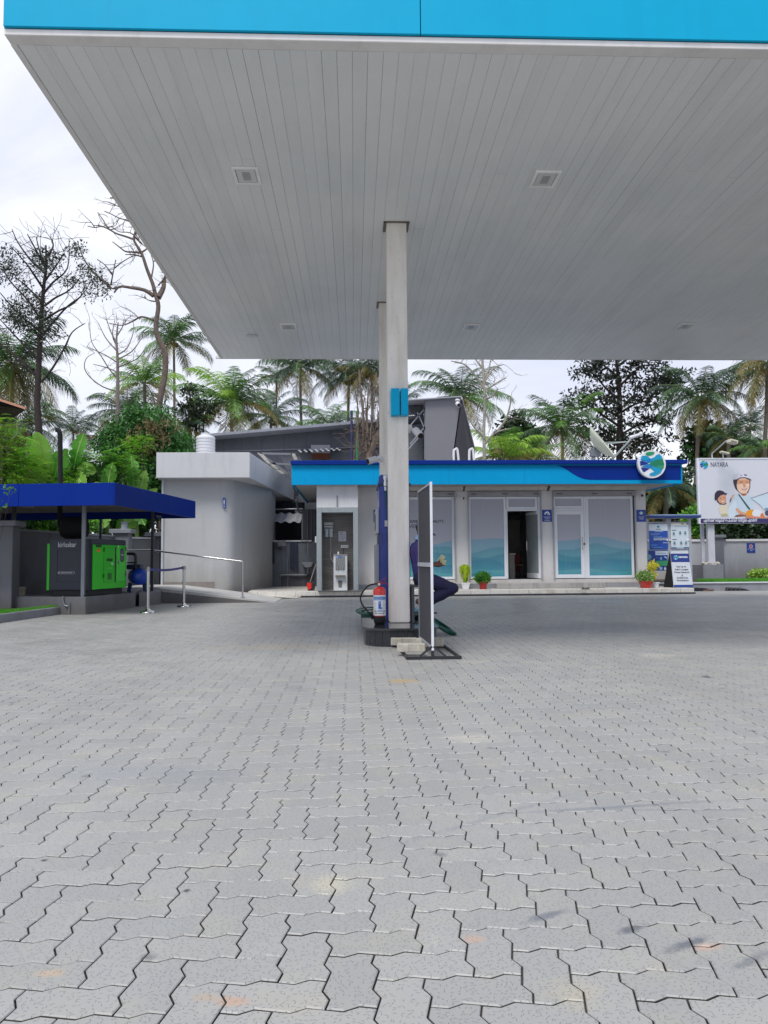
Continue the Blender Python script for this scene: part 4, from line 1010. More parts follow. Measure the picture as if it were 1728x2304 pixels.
m = MB(); m.tube([(X0+w_*.35, YC+.1, Z1+.001), (X0+w_*.35, YC+.1, Z1+.08)], .03, 10); m.build('inlet', WHITE, wc, smooth=True)
YB = YA+.74
X0, X1, Z0, Z1 = rect(728, 1175, 751, 1209, YB)
wp = thing('water_purifier', 'white wall water purifier with two filter housings in the alcove', 'water purifier', ((X0+X1)/2, YB, Z0)); w_ = X1-X0; hh = Z1-Z0
for k, (a, b_) in enumerate(((.8, 1), (.62, .77))):
    m = MB(); m.tube([(X0+.03, YB-.09, Z0+hh*(a+b_)/2), (X1-.03, YB-.09, Z0+hh*(a+b_)/2)], hh*(b_-a)/2, 10); m.build('membrane_tube', WHITE, wp, smooth=True)
for s in (.3, .74):
    m = MB(); m.lathe([(.04, 0), (.06, .01), (.06, hh*.42), (.068, hh*.43), (.068, hh*.55), (.03, hh*.56)], (X0+w_*s, YB-.09, Z0), 14); m.build('filter_housing', M('filter_white', 'c9d4da', .3), wp, smooth=40)
m = MB(); m.prism([(X0, Z1), (X1, Z1), (X1-.04, Z0+hh*.3), (X0+.04, Z0+hh*.3)], YB-.02, YB-.002, 'y'); m.build('back_plate', M('bp_grey', 'a8abb0', .5), wp)
m = MB(); m.tube(spline([(X1-.1, YB-.07, Z0-.01), (X1-.09, YB-.05, Z0-.3), (X1-.1, YB-.04, Z0-.6), (X1-.02, YB-.1, Z0-.78), (X1+.1, YB-.15, Z0-.84)], 6), .008, 6); m.build('water_pipe', WHITE, wp, smooth=True)
X0, X1, Z0, Z1 = rect(761.5, 1195.5, 779, 1218, YB)
nt_2 = thing('paper_notice', 'white printed paper notice taped on the alcove wall above the switch board', 'notice', ((X0+X1)/2, YB, Z0))
m = MB(); m.box(X0, X1, YB-.006, YB-.002, Z0, Z1); m.build('paper', M('paper', 'd0cfd8', .7), nt_2)
layered('print', (X0, YB-.0062, Z0), uX, uZ, [(rc(.04, (Z1-Z0)*.85, .13, (Z1-Z0)*.9), '54545c'), (rc(.04, (Z1-Z0)*.66, .15, (Z1-Z0)*.7), '54545c')]+[(rc(.04, (Z1-Z0)*(.52-.07*k), .21, (Z1-Z0)*(.535-.07*k)), '9a9aa4') for k in range(6)], nt_2)
X0, X1, Z0, Z1 = rect(767, 1226.5, 784, 1233, YB)
m = MB(); m.box(X0, X1, YB-.03, YB-.002, Z0, Z1); sb = m.build('switch_board', WHITE, bevel=.005, label='white electrical switch board on the alcove wall above the water cooler', category='switch board')
m = MB()
for k in range(3): m.box(X0+.04+.07*k, X0+.08+.07*k, YB-.036, YB-.0305, Z0+.02, Z1-.02)
m.build('switch', M('switch_g', '9a9a98'), sb)
m = MB(); m.tube([(X0+.08, YB-.02, Z0-.002), (X0+.08, YB-.03, Z0-.2)], .007, 6); m.build('cable', BLACK, sb)

# potted plants and sandals in front of the shop
def leafball(c, R, n, sz, seed, flat=.7, up=0.0):
    rs = np.random.RandomState(seed); V = []; Fq = []
    for i in range(n):
        d = rs.normal(size=3); d /= np.linalg.norm(d); r = rs.rand()**.45
        p = np.array(c)+d*np.array(R)*r
        a = rs.normal(size=3)+d*1.2+np.array([0, 0, up]); a /= np.linalg.norm(a); b_ = np.cross(a, rs.normal(size=3)); b_ /= np.linalg.norm(b_)
        s = sz*rs.uniform(.6, 1.3); k = len(V)
        V += [p, p+a*s*.5+b_*s*.28*flat*1.3, p+a*s, p+a*s*.5-b_*s*.28*flat*1.3]; Fq.append((k, k+1, k+2, k+3))
    return V, Fq
def pot(px0, px1, py0, py1, Y, square, matc, plant, label, gname='potted plants before the shop'):
    X0, X1, Z0, Z1 = rect(px0, py0, px1, py1, Y); Z0 = apz+.002; cx = (X0+X1)/2; r1 = (X1-X0)/2; r0 = r1*.72; hh = Z1-Z0
    p = thing('potted_plant', label, 'potted plant', (cx, Y, Z0), gname); m = MB()
    mt = M('pot_'+matc, matc, .4, var=.05, stain=('7a6a60', .3))
    if square:
        pr = [(r0, 0), (r1, hh*.85), (r1*1.08, hh*.86), (r1*1.08, hh), (r1*.95, hh), (r1*.95, hh*.92)]
        rings = [[m.P((cx+sx*r, Y+sy*r, Z0+z)) for sx, sy in ((-1, -1), (1, -1), (1, 1), (-1, 1))] for r, z in pr]
        for A, B in zip(rings, rings[1:]):
            for j in range(4): m.idx((A[j], A[(j+1) % 4], B[(j+1) % 4], B[j]))
        m.idx(rings[0][::-1]); m.idx(rings[-1])
        m.build('pot', mt, p, bevel=.008)
    else:
        m.lathe([(r0, 0), (r1*.92, hh*.85), (r1*1.04, hh*.87), (r1*1.04, hh), (r1*.9, hh), (r1*.9, hh*.9)], (cx, Y, Z0), 20); m.build('pot', mt, p, smooth=40)
    return p, cx, Z0+hh*.9
LG = leafmat('leaf_lime', 'a3c722', 'c9d63a', '7fa31f', .5, .35, 4); LB = leafmat('leaf_bush', '3f7a2c', '62a043', '2e5c24', .45, .25, 5); LP = leafmat('leaf_pale', '6f9a4a', 'a8c27a', '4a7a34', .45, .25, 6); LY = leafmat('leaf_yellow', 'd8d02c', 'e3dc50', 'a9b92a', .5, .35, 4)
STEMM = M('plant_stem', '5f4a38', .9)
p, cx, zp = pot(1038.5, 1056, 1311, 1327, 24.45, True, 'e6e6ea', 0, 'drooping lime green plant in a white square pot nearest the seated person')
ztp = at(1047, 1268, 24.45).z; m = MB(); m.tube(spline([(cx, 24.45, zp-.02), (cx+.02, 24.45, zp+.25), (cx-.01, 24.45, ztp-.15)], 4), [.018]*8+[.01], 8); m.build('stem', STEMM, p, smooth=True)
rs = np.random.RandomState(3); V = []; Fq = []
for i in range(190):
    a = rs.uniform(0, 2*PI); R = rs.uniform(.02, .22); L_ = rs.uniform(.05, .55)*(1.25-R*2)
    prev = np.array([cx, 24.45, ztp-.12+rs.uniform(-.05, .05)])
    for k in range(5):
        t_ = (k+1)/5; q = np.array([cx+math.cos(a)*R*min(1, t_*1.6), 24.45+math.sin(a)*R*min(1, t_*1.6), ztp-.1+.09*math.sin(t_*PI)-L_*t_**1.7*.9])
        sdv = np.array([-math.sin(a), math.cos(a), 0])*rs.uniform(.007, .015); kk = len(V)
        V += [prev-sdv, prev+sdv, q+sdv, q-sdv]; Fq.append((kk, kk+1, kk+2, kk+3)); prev = q
npmesh('foliage', V, Fq, [LG], parent=p)
p, cx, zp = pot(1077, 1097, 1307.6, 1327, 24.45, False, 'b02a26', 0, 'bushy mid green plant in a red pot, in front of the second window')
V, Fq = leafball((cx, 24.45, zp+.13), (.25, .22, .17), 900, .085, 5); V2, F2 = leafball((cx-.08, 24.4, zp+.08), (.17, .17, .1), 300, .08, 6); npmesh('foliage', V+V2, Fq+[tuple(q+len(V) for q in f) for f in F2], [LB], parent=p)
p, cx, zp = pot(1441, 1464, 1307, 1326.6, 24.3, True, 'b8302a', 0, 'pale variegated bushy plant in a square red pot at the right end of the apron')
V, Fq = leafball((cx, 24.3, zp+.15), (.25, .22, .19), 800, .09, 8); npmesh('foliage', V, Fq, [LP], parent=p)
p, cx, zp = pot(1463.5, 1484, 1310, 1327, 24.5, False, 'e2e4ea', 0, 'yellow leaved spindly plant in a white pot at the right end of the apron')
m = MB(); z1_ = at(1470, 1272, 24.5).z; m.tube(spline([(cx, 24.5, zp-.02), (cx-.02, 24.5, zp+.2), (cx-.05, 24.5, z1_-.05)], 4), .012, 6); m.tube([(cx-.02, 24.5, zp+.2), (cx+.03, 24.5, zp+.32)], .008, 6); m.build('stem', STEMM, p, smooth=True)
V, Fq = leafball((cx-.09, 24.48, zp+.25), (.13, .12, .13), 300, .07, 9); V2, F2 = leafball((cx-.04, 24.5, z1_-.02), (.16, .14, .12), 160, .11, 10, .5)
npmesh('foliage', V, Fq, [LY], parent=p); npmesh('foliage', V2, F2, [LY], parent=p)
for k, px in enumerate((1313.5, 1322.5)):
    g = gnd(px, 1326, apz); m = MB(); q = [(g.x+.05*math.cos(a)*(1.25 if math.sin(a) > 0 else 1), g.y+.12*math.sin(a)) for a in [2*PI*i/16 for i in range(16)]]
    m.prism(q, apz+.002, apz+.026)
    sdl = m.build('sandal', M('sandal_black', '17161a', .6), bevel=.004, label=('left' if k == 0 else 'right')+' one of the pair of black sandals lying below the shop step', category='sandal', group='pair of sandals on the apron')
    m = MB(); m.tube(spline([(g.x-.045, g.y-.02, apz+.027), (g.x-.02, g.y+.02, apz+.06), (g.x, g.y+.07, apz+.03)], 4), .008, 6); m.tube(spline([(g.x+.045, g.y-.02, apz+.027), (g.x+.02, g.y+.02, apz+.06), (g.x, g.y+.07, apz+.03)], 4), .008, 6); m.build('strap', BLACK, sdl)
# interior furniture seen through the open door
YI = YW+1.6
X0, X1, Z0, Z1 = rect(1151, 1245, 1172, 1305, YI); iz = gz0-.02
chs = thing('office_chair', 'dark red padded office chair seen through the open shop door', 'chair', ((X0+X1)/2, YI, iz))
RC = M('chair_red', '6e2420', .7)
m = MB(); m.prism([(X0+.02, Z0+.3), (X1-.02, Z0+.3), (X1, Z1-.12), (X1-.06, Z1), (X0+.06, Z1), (X0, Z1-.12)], YI, YI+.08, 'y'); m.build('backrest', RC, chs, bevel=.02)
m = MB(); m.box(X0, X1, YI-.45, YI+.02, iz+.42, iz+.5); m.build('seat', M('seat_brown', '4f3a30', .8), chs, bevel=.02)
for x_ in (X0+.04, X1-.04):
    for y_ in (YI-.4, YI+.03): m = MB(); m.bar((x_, y_, iz), (x_, y_, iz+.42), .03, .03); m.build('leg', BLACKM, chs)
dk = thing('desk', 'pale counter end just inside the open shop door', 'desk', (xx(1148), YI, iz))
m = MB(); m.box(xx(1136, YI), xx(1150, YI), YI-.7, YI, zz(1247), zz(1244)); m.build('top', M('desk_top', 'b5b0a8', .5), dk, bevel=.005)
m = MB(); m.box(xx(1136, YI), xx(1148, YI), YI-.65, YI-.05, iz+.001, zz(1247)-.001); m.build('cabinet', M('desk_body', '8a857e', .6), dk)
m = MB(); m.box(xx(1145, YW+3.2), xx(1172, YW+3.2), YW+3.05, YW+3.28, zz(1170, YW+3.2), zz(1157, YW+3.2)); m.build('air_conditioner', M('ac_dark', '4a4a4a', .5), bevel=.02, label='dim wall air conditioner high inside the shop behind the open door', category='air conditioner')
# ------------------------------------------------------------------ toilet block, ramp and handrail
YT = 24.15
tw0, tw1 = at(365, 1300, YT).x, at(519, 1300, YT).x
tb0, tbt = at(450, 1075, YT-.5).z, at(450, 1018, YT-.5).z
tp0, tp1 = at(351.5, 1050, YT-.5).x, at(562, 1050, YT-.5).x
A0 = Vector((tp1, YT-.5)); 
# right side runs back and slightly to the right
e_ = at(661, 1126, 1); 
def backx(px, py, z):          # ground-plan point where the ray meets height z
    g = gnd(px, py, z); return Vector((g.x, g.y))
B0 = backx(661, 1126, tb0)
wr0 = Vector((tw1, YT)); wr1 = backx(609.5, 1322, apz)
tb = thing('toilet_block', 'plain grey washroom block with projecting light grey parapet left of the shop', 'building', (tw0+1, YT+1, 0))
m = MB()
rad = .35; cn_ = []
dirb = (wr1-wr0).normalized()
for i in range(7):
    t_ = i/6; p = Vector((tw1-rad, YT)).lerp(wr0, t_).lerp(wr0.lerp(wr0+dirb*rad, t_), t_); cn_.append((p.x, p.y))
m.prism([(tw0, YT)]+cn_+[(wr1.x, wr1.y), (wr1.x-.1, wr1.y+2.5), (tw0, YT+6)], -.1, tb0+.01)
m.build('wall', M('block_wall', 'b9babc', .6, var=.06, scale=.6, stain=('8c8c8e', .3), bump=.03, dirt=(.9, '8b857c', .5)), tb, smooth=30)
m = MB(); m.prism([(tp0, YT-.5), (tp1, YT-.5), (B0.x, B0.y), (B0.x-.2, B0.y+3), (tp0, YT+6.5)], tb0, tbt)
m.build('parapet', M('block_parapet', 'c9cacd', .6, var=.04, scale=1, stain=('83848a', .35)), tb, bevel=.01)
m = MB(); m.box(tw0+.02, tw1-.5, YT-.015, YT-.001, .05, .5); m.build('skirting', M('skirt_brown', '8b8580', .7, stain=('5b564f', .6)), tb)
m = MB(); m.box(tw0-.03, tw0+.03, YT-.06, YT+.0, 0, tb0); m.build('corner_pipe', M('pipe_white', 'c3c6cc', .5), tb)
X0, X1, Z0, Z1 = rect(502, 1120.5, 508, 1143, YT-.0)
pq = thing('washroom_sign', 'small blue vertical washroom sign with white figure on the grey block', 'sign', ((X0+X1)/2, YT, Z0))
m = MB(); m.box(X0, X1, YT-.06, YT-.001, Z0, Z1); m.build('plate', PBL, pq, bevel=.003)
w, h = X1-X0, Z1-Z0; layered('figure', ((X0+X1)/2, YT-.061, (Z0+Z1)/2), uX, uZ, [(circ(0, h*.33, w*.13, 10), 'e8ecf4'), ([(-w*.22, h*.24), (w*.22, h*.24), (w*.16, -h*.02), (w*.08, -h*.2), (-w*.08, -h*.2), (-w*.16, -h*.02)], 'e8ecf4'), (rc(-w*.25, -h*.34, w*.25, -h*.3), 'e8ecf4'), (rc(-w*.25, -h*.42, w*.25, -h*.38), 'e8ecf4')], pq)
# ramp rising to the left
YR = 21.35
rxl = at(356, 1340, YR).x; rxr = at(619, 1353, YR).x; rzl = .42
RAMP = M('ramp_concrete', 'b9b8b6', .8, var=.08, stain=('84807a', .5), bump=.2)
m = MB(); m.prism([(rxl, -.1), (rxr, -.1), (rxr, .01), (rxl, rzl)], YR, YT+.0, 'y'); rm = m.build('ramp', RAMP, label='grey concrete access ramp rising left along the washroom block', category='ramp')
m = MB(); m.prism([(rxl+.01, -.1), (rxr-.12, -.1), (rxr-.12, -.02+.01), (rxl+.01, rzl-.09)], YR-.012, YR-.001, 'y'); m.build('side_face', MGREY, rm)
m = MB(); m.box(rxl-1.3, rxl-.002, YR+.4, YT+.3, -.1, rzl); m.build('landing', RAMP, rm)
m = MB(); m.T = Matrix.Translation(gnd(652, 1346)+Vector((-.2, .1, .03))) @ Matrix.Rotation(-.15, 4, 'Z') @ Matrix.Rotation(.05, 4, 'Y'); m.box(-.55, .5, -.3, .3, 0, .03); m.build('loose_tile', TILE, bevel=.003, label='loose cream floor tile lying at the foot of the ramp', category='tile')
def rz(x): return rzl+(.01-rzl)*(x-rxl)/(rxr-rxl)
hr = thing('handrail', 'stainless steel handrail with two posts along the ramp edge', 'handrail', (at(546, 1340, YR).x-1, YR+.1, .2))
yh = YR+.12; px1 = at(546, 1300, yh).x; px0 = at(340, 1300, yh).x
ztA, ztB = at(546, 1263.5, yh).z, at(342, 1238, yh).z
m = MB(); m.tube([(at(250, 1238, yh).x, yh, ztB), (px0, yh, ztB), (px1, yh, ztA)], .026, 10); m.build('rail', STEEL, hr, smooth=True)
for X, zt_ in ((px0, ztB), (px1, ztA)):
    z0_ = rz(max(X, rxl))+.002; m = MB(); m.tube([(X, yh, z0_), (X, yh, zt_-.01)], .024, 10); m.lathe([(.07, 0), (.07, .012), (.03, .02)], (X, yh, z0_), 16); m.build('post', STEEL, hr, smooth=40)
# belt barrier posts
posts = []
for px, pyb, lab_ in ((332.5, 1379, 'nearer left stainless queue post with the belt end, by the generator plinth'), (413.5, 1365.5, 'farther right stainless queue post receiving the belt end, before the ramp')):
    g = gnd(px, pyb); s = thing('barrier_post', lab_, 'barrier post', tuple(g), 'stainless belt barrier posts'); posts.append((g, s))
    m = MB(); m.lathe([(.17, .002), (.17, .02), (.14, .045), (.07, .065), (.045, .09), (.038, .1)], tuple(g), 24); m.build('base', STEEL, s, smooth=50)
    m = MB(); m.tube([g+Vector((0, 0, .1)), g+Vector((0, 0, 1.0))], .034, 14); m.build('pole', STEEL, s, smooth=True)
    m = MB(); m.tube([g+Vector((0, 0, .93)), g+Vector((0, 0, 1.03))], .042, 14); m.build('head', M('post_head', '9a9aa0', .3, metal=.8), s, smooth=True)
a = posts[0][0]+Vector((.04, 0, .97)); b_ = posts[1][0]+Vector((-.04, 0, .985)); m = MB(); n = 10; prev = None
for i in range(n):
    p0 = a.lerp(b_, i/n)-Vector((0, 0, .035*math.sin(PI*i/n))); p1 = a.lerp(b_, (i+1)/n)-Vector((0, 0, .035*math.sin(PI*(i+1)/n))); m.bar(p0, p1, .003, .055)
m.build('belt', M('belt_purple', '45427e', .7), posts[0][1])

# ------------------------------------------------------------------ generator plinth, shed, generator, compressor
cor = gnd(192, 1383)                       # near plinth corner
ang = math.radians(9.5); dR = Vector((math.sin(ang), math.cos(ang), 0)); dL = Vector((-math.cos(ang), math.sin(ang), 0))
def gp(s, t, z): return cor+dR*s+dL*t+Vector((0, 0, z))
PZ = .385
m = MB()
def slab(m, s0, s1, t0, t1, z0, z1):
    a = [gp(s0, t0, z0), gp(s1, t0, z0), gp(s1, t1, z0), gp(s0, t1, z0)]; b_ = [gp(s0, t0, z1), gp(s1, t0, z1), gp(s1, t1, z1), gp(s0, t1, z1)]
    A = [m.P(p) for p in a]; B = [m.P(p) for p in b_]; m.idx(A); m.idx(B[::-1])
    for j in range(4): m.idx((A[j], B[j], B[(j+1) % 4], A[(j+1) % 4]))
    return m
# plinth outline follows the photo: right face from corner to (303,1366)
endp = gnd(303, 1366.5); sE = (endp-cor).length; dP = (endp-cor).normalized(); 
m = MB(); q = [cor, endp, endp+Vector((-.6, 3.0, 0)), cor+dL*4.6+Vector((0, 3.6, 0)), cor+dL*4.6+Vector((0, 1.0, 0)), cor+dL*.55]
m.prism([(p.x, p.y) for p in q], -.1, PZ)
pl_ = m.build('generator_plinth', MGREY, bevel=.01, label='raised grey painted concrete plinth carrying the generator', category='plinth')
g0 = endp+dP*.25; g1 = gnd(356, 1360.5)
m = MB(); m.prism([(g0.x, g0.y), (g1.x, g1.y), (g1.x-.2, g1.y+1.8), (g0.x-.4, g0.y+1.8)], -.1, PZ-.02); m.build('side_plinth', MGREY, bevel=.01, label='short grey concrete block between the generator plinth and the ramp', category='plinth')
m = MB(); m.prism([(endp.x+.005, endp.y+.3), (g0.x-.005, g0.y+.3), (g0.x-.3, g0.y+1.5), (endp.x-.3, endp.y+1.5)], -.1, .3); m.build('gap_infill', DGREY, pl_)
# conduit bend on the plinth front
g = cor+dL*.42; m = MB(); 
def pf(px, py): d = ray(px, py); n_ = Vector((dR.x, dR.y, 0)); o = cor-dR*.03; t_ = (o-Vector((0, 0, CAMH))).dot(n_)/d.dot(n_); return Vector((0, 0, CAMH))+d*t_
m.tube(spline([pf(141.5, 1341), pf(142, 1352), pf(146, 1362), pf(154, 1364)], 5), .02, 8); m.tube([pf(155.5, 1355), pf(155.5, 1384)], .014, 8); m.build('conduit', GALV, pl_, smooth=True)

# shed roof
sc0 = at(255, 1111, 15.9); zb_, zt_ = at(255, 1136.5, 15.9).z, at(255, 1086, 15.9).z
far = gnd(436.5, 1166, zb_)
sR = Vector((far.x-sc0.x, far.y-sc0.y, 0)); sL = Vector((-sR.y, sR.x, 0)).normalized()
if sL.x > 0: sL = -sL
sO = Vector((sc0.x, sc0.y, 0)); SL_ = 6.2; sRn = sR.normalized()
shed = thing('generator_shed', 'open shed with flat roof behind a deep navy blue fascia on thin steel posts', 'shed', tuple(sO+Vector((0, 0, 0))))
def sp(s, t, z): return sO+sRn*s+sL*t+Vector((0, 0, z))
SN = sR.length
NAV2 = M('shed_navy', '022a86', .5, spec=.12, var=.05, scale=.6, stain=('041a66', .3))
zm_ = (zb_+zt_)/2; fh_ = zt_-zb_
for a, b_ in ((sp(0, .001, zm_), sp(0, 2.0, zm_)), (sp(0, 2.006, zm_), sp(0, SL_, zm_))):
    m = MB(); m.bar(a, b_, .04, fh_); m.build('fascia', NAV2, shed, bevel=.003)
m = MB(); m.bar(sp(-.02, -.02, zm_), sp(SN, -.02, zm_), .04, fh_); m.build('fascia', NAV2, shed, bevel=.003)
m = MB(); m.bar(sp(SN, 0, zm_), sp(SN, SL_, zm_), .04, fh_); m.build('fascia', NAV2, shed)
m = MB()
for s0 in np.arange(.03, SN-.05, .3): m.bar(sp(s0, .03, zb_+.2), sp(s0, SL_, zb_+.2), .04, .05)
m.prism([tuple(sp(s, t, 0).xy) for s, t in ((.03, .03), (SN-.03, .03), (SN-.03, SL_-.03), (.03, SL_-.03))], zb_+.23, zb_+.26)
m.build('roof_sheet', M('roof_sheet', '7d7a7a', .6, stain=('5b5049', .5)), shed)
for s0, t0 in ((.3, 2.2), (SN-.35, .9)):
    m = MB(); m.bar(sp(s0, t0, zb_+.05), sp(s0+.6, t0, zb_+.05), .05, .06); m.build('purlin', GALV, shed)
def post_at(px, py, z0, r=.032, Y=None, mat=GALV):
    a = at(px, py, Y); m = MB(); m.box(a.x-r, a.x+r, Y-r, Y+r, z0, zb_+.19); return m.build('post', mat, shed, bevel=.004)
g = gnd(186.5, 1382); po = post_at(187, 1300, 0, .038, g.y)
for z_ in (.2, .42):
    m = MB(); m.tube([(g.x-.08, g.y-.02, z_), (g.x+.09, g.y-.02, z_)], .018, 8); m.build('clamp', BLACK, po)
post_at(343, 1240, .3, .035, 20.6, M('post_dark', '3e4149', .5)); post_at(227, 1170, .46, .03, 21.5, MATS['post_dark']); post_at(174, 1170, .46, .03, 21.8, MATS['post_dark']); post_at(32, 1150, .1, .04, 19.0, MATS['post_dark'])

# generator set
GD = M('generator_dark', '343843', .45, var=.08, stain=('22242b', .3)); GG = M('generator_green', '2fc41c', .35, var=.05, scale=2, stain=('1f9a12', .3))
Yg = 17.45
na = at(203, 1300, Yg)                         # near corner (between dark end and green side)
la = at(110, 1300, Yg+.25)
eL = Vector((la.x-na.x, la.y-na.y, 0)); WG = eL.length; eL.normalize(); eR = Vector((-eL.y, eL.x, 0)); 
if eR.y < 0: eR = -eR
# long side recedes to px 283
d = ray(283, 1300); 
o = Vector((na.x, na.y)); # solve o+eR*s on ray
s_len = (d.x*o.y-d.y*o.x)/(d.y*eR.x-d.x*eR.y)
LG_ = abs(s_len)
gz0_, gz1_ = at(203, 1328, Yg).z, at(203, 1212, Yg).z
def gg(s, t, z): return Vector((na.x, na.y, 0))+eR*s+eL*t+Vector((0, 0, z))
def gslab(m, s0, s1, t0, t1, z0, z1):
    A = [m.P(gg(s, t, z0)) for s, t in ((s0, t0), (s1, t0), (s1, t1), (s0, t1))]; B = [m.P(gg(s, t, z1)) for s, t in ((s0, t0), (s1, t0), (s1, t1), (s0, t1))]
    m.idx(A); m.idx(B[::-1])
    for j in range(4): m.idx((A[j], B[j], B[(j+1) % 4], A[(j+1) % 4]))
    return m
gen = thing('generator', 'dark grey diesel generator with bright green side panels under the shed', 'generator', tuple(gg(LG_/2, WG/2, PZ)))
gslab(MB(), 0, LG_, 0, WG, gz0_, gz1_).build('canopy', GD, gen, bevel=.02, seg=2)
gslab(MB(), .05, LG_-.05, .06, WG-.05, PZ+.004, gz0_-.002).build('base_frame', M('gen_base', '191a1e', .6), gen, bevel=.01)
gh = gz1_-gz0_
gp_ = gslab(MB(), .06, LG_-.03, -.03, -.002, gz0_+.01, gz1_-.13*1).build('side_panel', GG, gen, bevel=.006)
LGs = LG_-.09
def gs(f): return .06+LGs*f
gslab(MB(), gs(.30), gs(.62), -.045, -.0302, gz0_+.14*gh, gz1_-.13-.05*gh).build('door', M('gen_green2', '2cbc1a', .35, var=.05), gen, bevel=.006)
gslab(MB(), gs(.62), gs(.655), -.036, -.0303, gz0_+.13*gh, gz1_-.13-.05*gh).build('door_gap', BLACK, gp_)
dr = gslab(MB(), gs(.66), gs(.93), -.055, -.0302, gz0_+.14*gh, gz1_-.13-.06*gh).build('door', M('gen_green3', '43cf33', .3, var=.05, coat=.4), gen, bevel=.008)
GF, nrm = None, -eL
# window with rounded black gasket on the second door
def gface(s, z, o=.0): return gg(s, -o, z)
wz0, wz1 = gz0_+gh*.54, gz0_+gh*.82; ws0, ws1 = gs(.765), gs(.895)
def rr2(x0, y0, x1, y1, r, n=4):
    p = []
    for cx, cy, a0 in ((x1-r, y0+r, -90), (x1-r, y1-r, 0), (x0+r, y1-r, 90), (x0+r, y0+r, 180)):
        for i in range(n+1): a = math.radians(a0+90*i/n); p.append((cx+r*math.cos(a), cy+r*math.sin(a)))
    return p
uu = eR; fo = gface(0, 0, .055)
layered('window', fo, uu, uZ, [(rr2(ws0, wz0, ws1, wz1, .07), '17191c'), (rr2(ws0+.02, wz0+.025, ws1-.02, wz1-.025, .05), '565a64'), (rc(ws0+.02, (wz0+wz1)/2-.0, ws1-.02, (wz0+wz1)/2+.015), 'c3c8cc')], dr)
layered('latch', fo, uu, uZ, [(rc(gs(.675), gz0_+gh*.47, gs(.715), gz0_+gh*.58), '8ba88a'), (rc(gs(.70), gz0_+gh*.49, gs(.725), gz0_+gh*.56), '1f3a1c'), (rc(gs(.675), gz0_+gh*.83, gs(.72), gz0_+gh*.88), 'a9dba6')], dr, n0=.002)
f2 = gface(0, 0, .031)
layered('sticker', f2, uu, uZ, [([(gs(.08), gz0_+gh*.745), (gs(.21), gz0_+gh*.745), (gs(.19), gz0_+gh*.78), (gs(.145), gz0_+gh*.83), (gs(.10), gz0_+gh*.78)], 'e07a1c'), ([(gs(.13), gz0_+gh*.79), (gs(.16), gz0_+gh*.79), (gs(.145), gz0_+gh*.82)], '2a2a18')], gp_)
f3 = gface(0, 0, .046)
layered('grille', f3, uu, uZ, [(rc(gs(.405), gz0_+gh*.19, gs(.52), gz0_+gh*.32), '1b4a16')]+[(rc(gs(.415), gz0_+gh*(.2+.02*k), gs(.51), gz0_+gh*(.208+.02*k)), '3d9a32') for k in range(6)]+[([(gs(.47), gz0_+gh*.53), (gs(.55), gz0_+gh*.53), (gs(.56), gz0_+gh*.5), (gs(.52), gz0_+gh*.47), (gs(.49), gz0_+gh*.49)], 'a5dca0'), (rc(gs(.38), gz0_+gh*.41, gs(.53), gz0_+gh*.43), '5fd452')], gp_)
DKG = M('gen_text_dark', '13301a', .5); WT = M('gen_text_white', 'd5d8de', .5)
textobj('maker_name', 'kirloskar', .1, gface(gs(.15), gz0_+gh*.865, .034), uu, uZ, DKG, gp_, bold=.03, width=LGs*.17)
textobj('maker_name', 'kirloskar', .1, gface(gs(.46), gz0_+gh*.59, .05), uu, uZ, DKG, gp_, bold=.03, width=LGs*.17)
for z_, s_ in ((.23, .29), (.75, .29), (.25, .945), (.77, .945)):
    gslab(MB(), gs(s_)-.012, gs(s_)+.012, -.06, -.031, gz0_+gh*z_, gz0_+gh*(z_+.08)).build('hinge', M('hinge_green', '1d7d14', .4), gp_)
gslab(MB(), -.012, -.002, WG-.015, WG+.05, gz0_+.0, gz1_-.1).build('corner_strip', GG, gen, bevel=.003)
# recessed door outline and lettering on the dark end
fe_ = gg(-.001, 0, 0); ue = -eL
o_e = gg(-.002, WG, 0)
textobj('maker_name', 'kirloskar', .16, gg(-.004, WG*.57, gz0_+gh*.885), ue, uZ, WT, gen, bold=.01, width=WG*.44)
layered('badge', gg(-.004, WG*.57, gz0_+gh*.34), ue, uZ, [(rr2(-WG*.21, -.03, WG*.2, .03, .02), '9aa0ad'), (rr2(-WG*.2, -.022, WG*.19, .022, .015), '3a3f4c'), (rc(-WG*.13, -.009, WG*.14, .009), 'c9ccd4')]+[(rc(-WG*.13+WG*.03*k, -.009, -WG*.122+WG*.03*k, .009), '3a3f4c') for k in range(1, 9)]+[(circ(-WG*.17, 0, .016, 8), 'c9ccd4')], gen)
m = MB(); 
for a, b_ in (((.2, .78), (.8, .78)), ((.2, .16), (.8, .16)), ((.2, .16), (.2, .78)), ((.8, .16), (.8, .78))):
    m.bar(gg(-.001, WG*(1-a[0]), gz0_+gh*a[1]), gg(-.001, WG*(1-b_[0]), gz0_+gh*b_[1]), .008, .008)
m.build('hatch_outline', M('gen_line', '23262e', .6), gen)
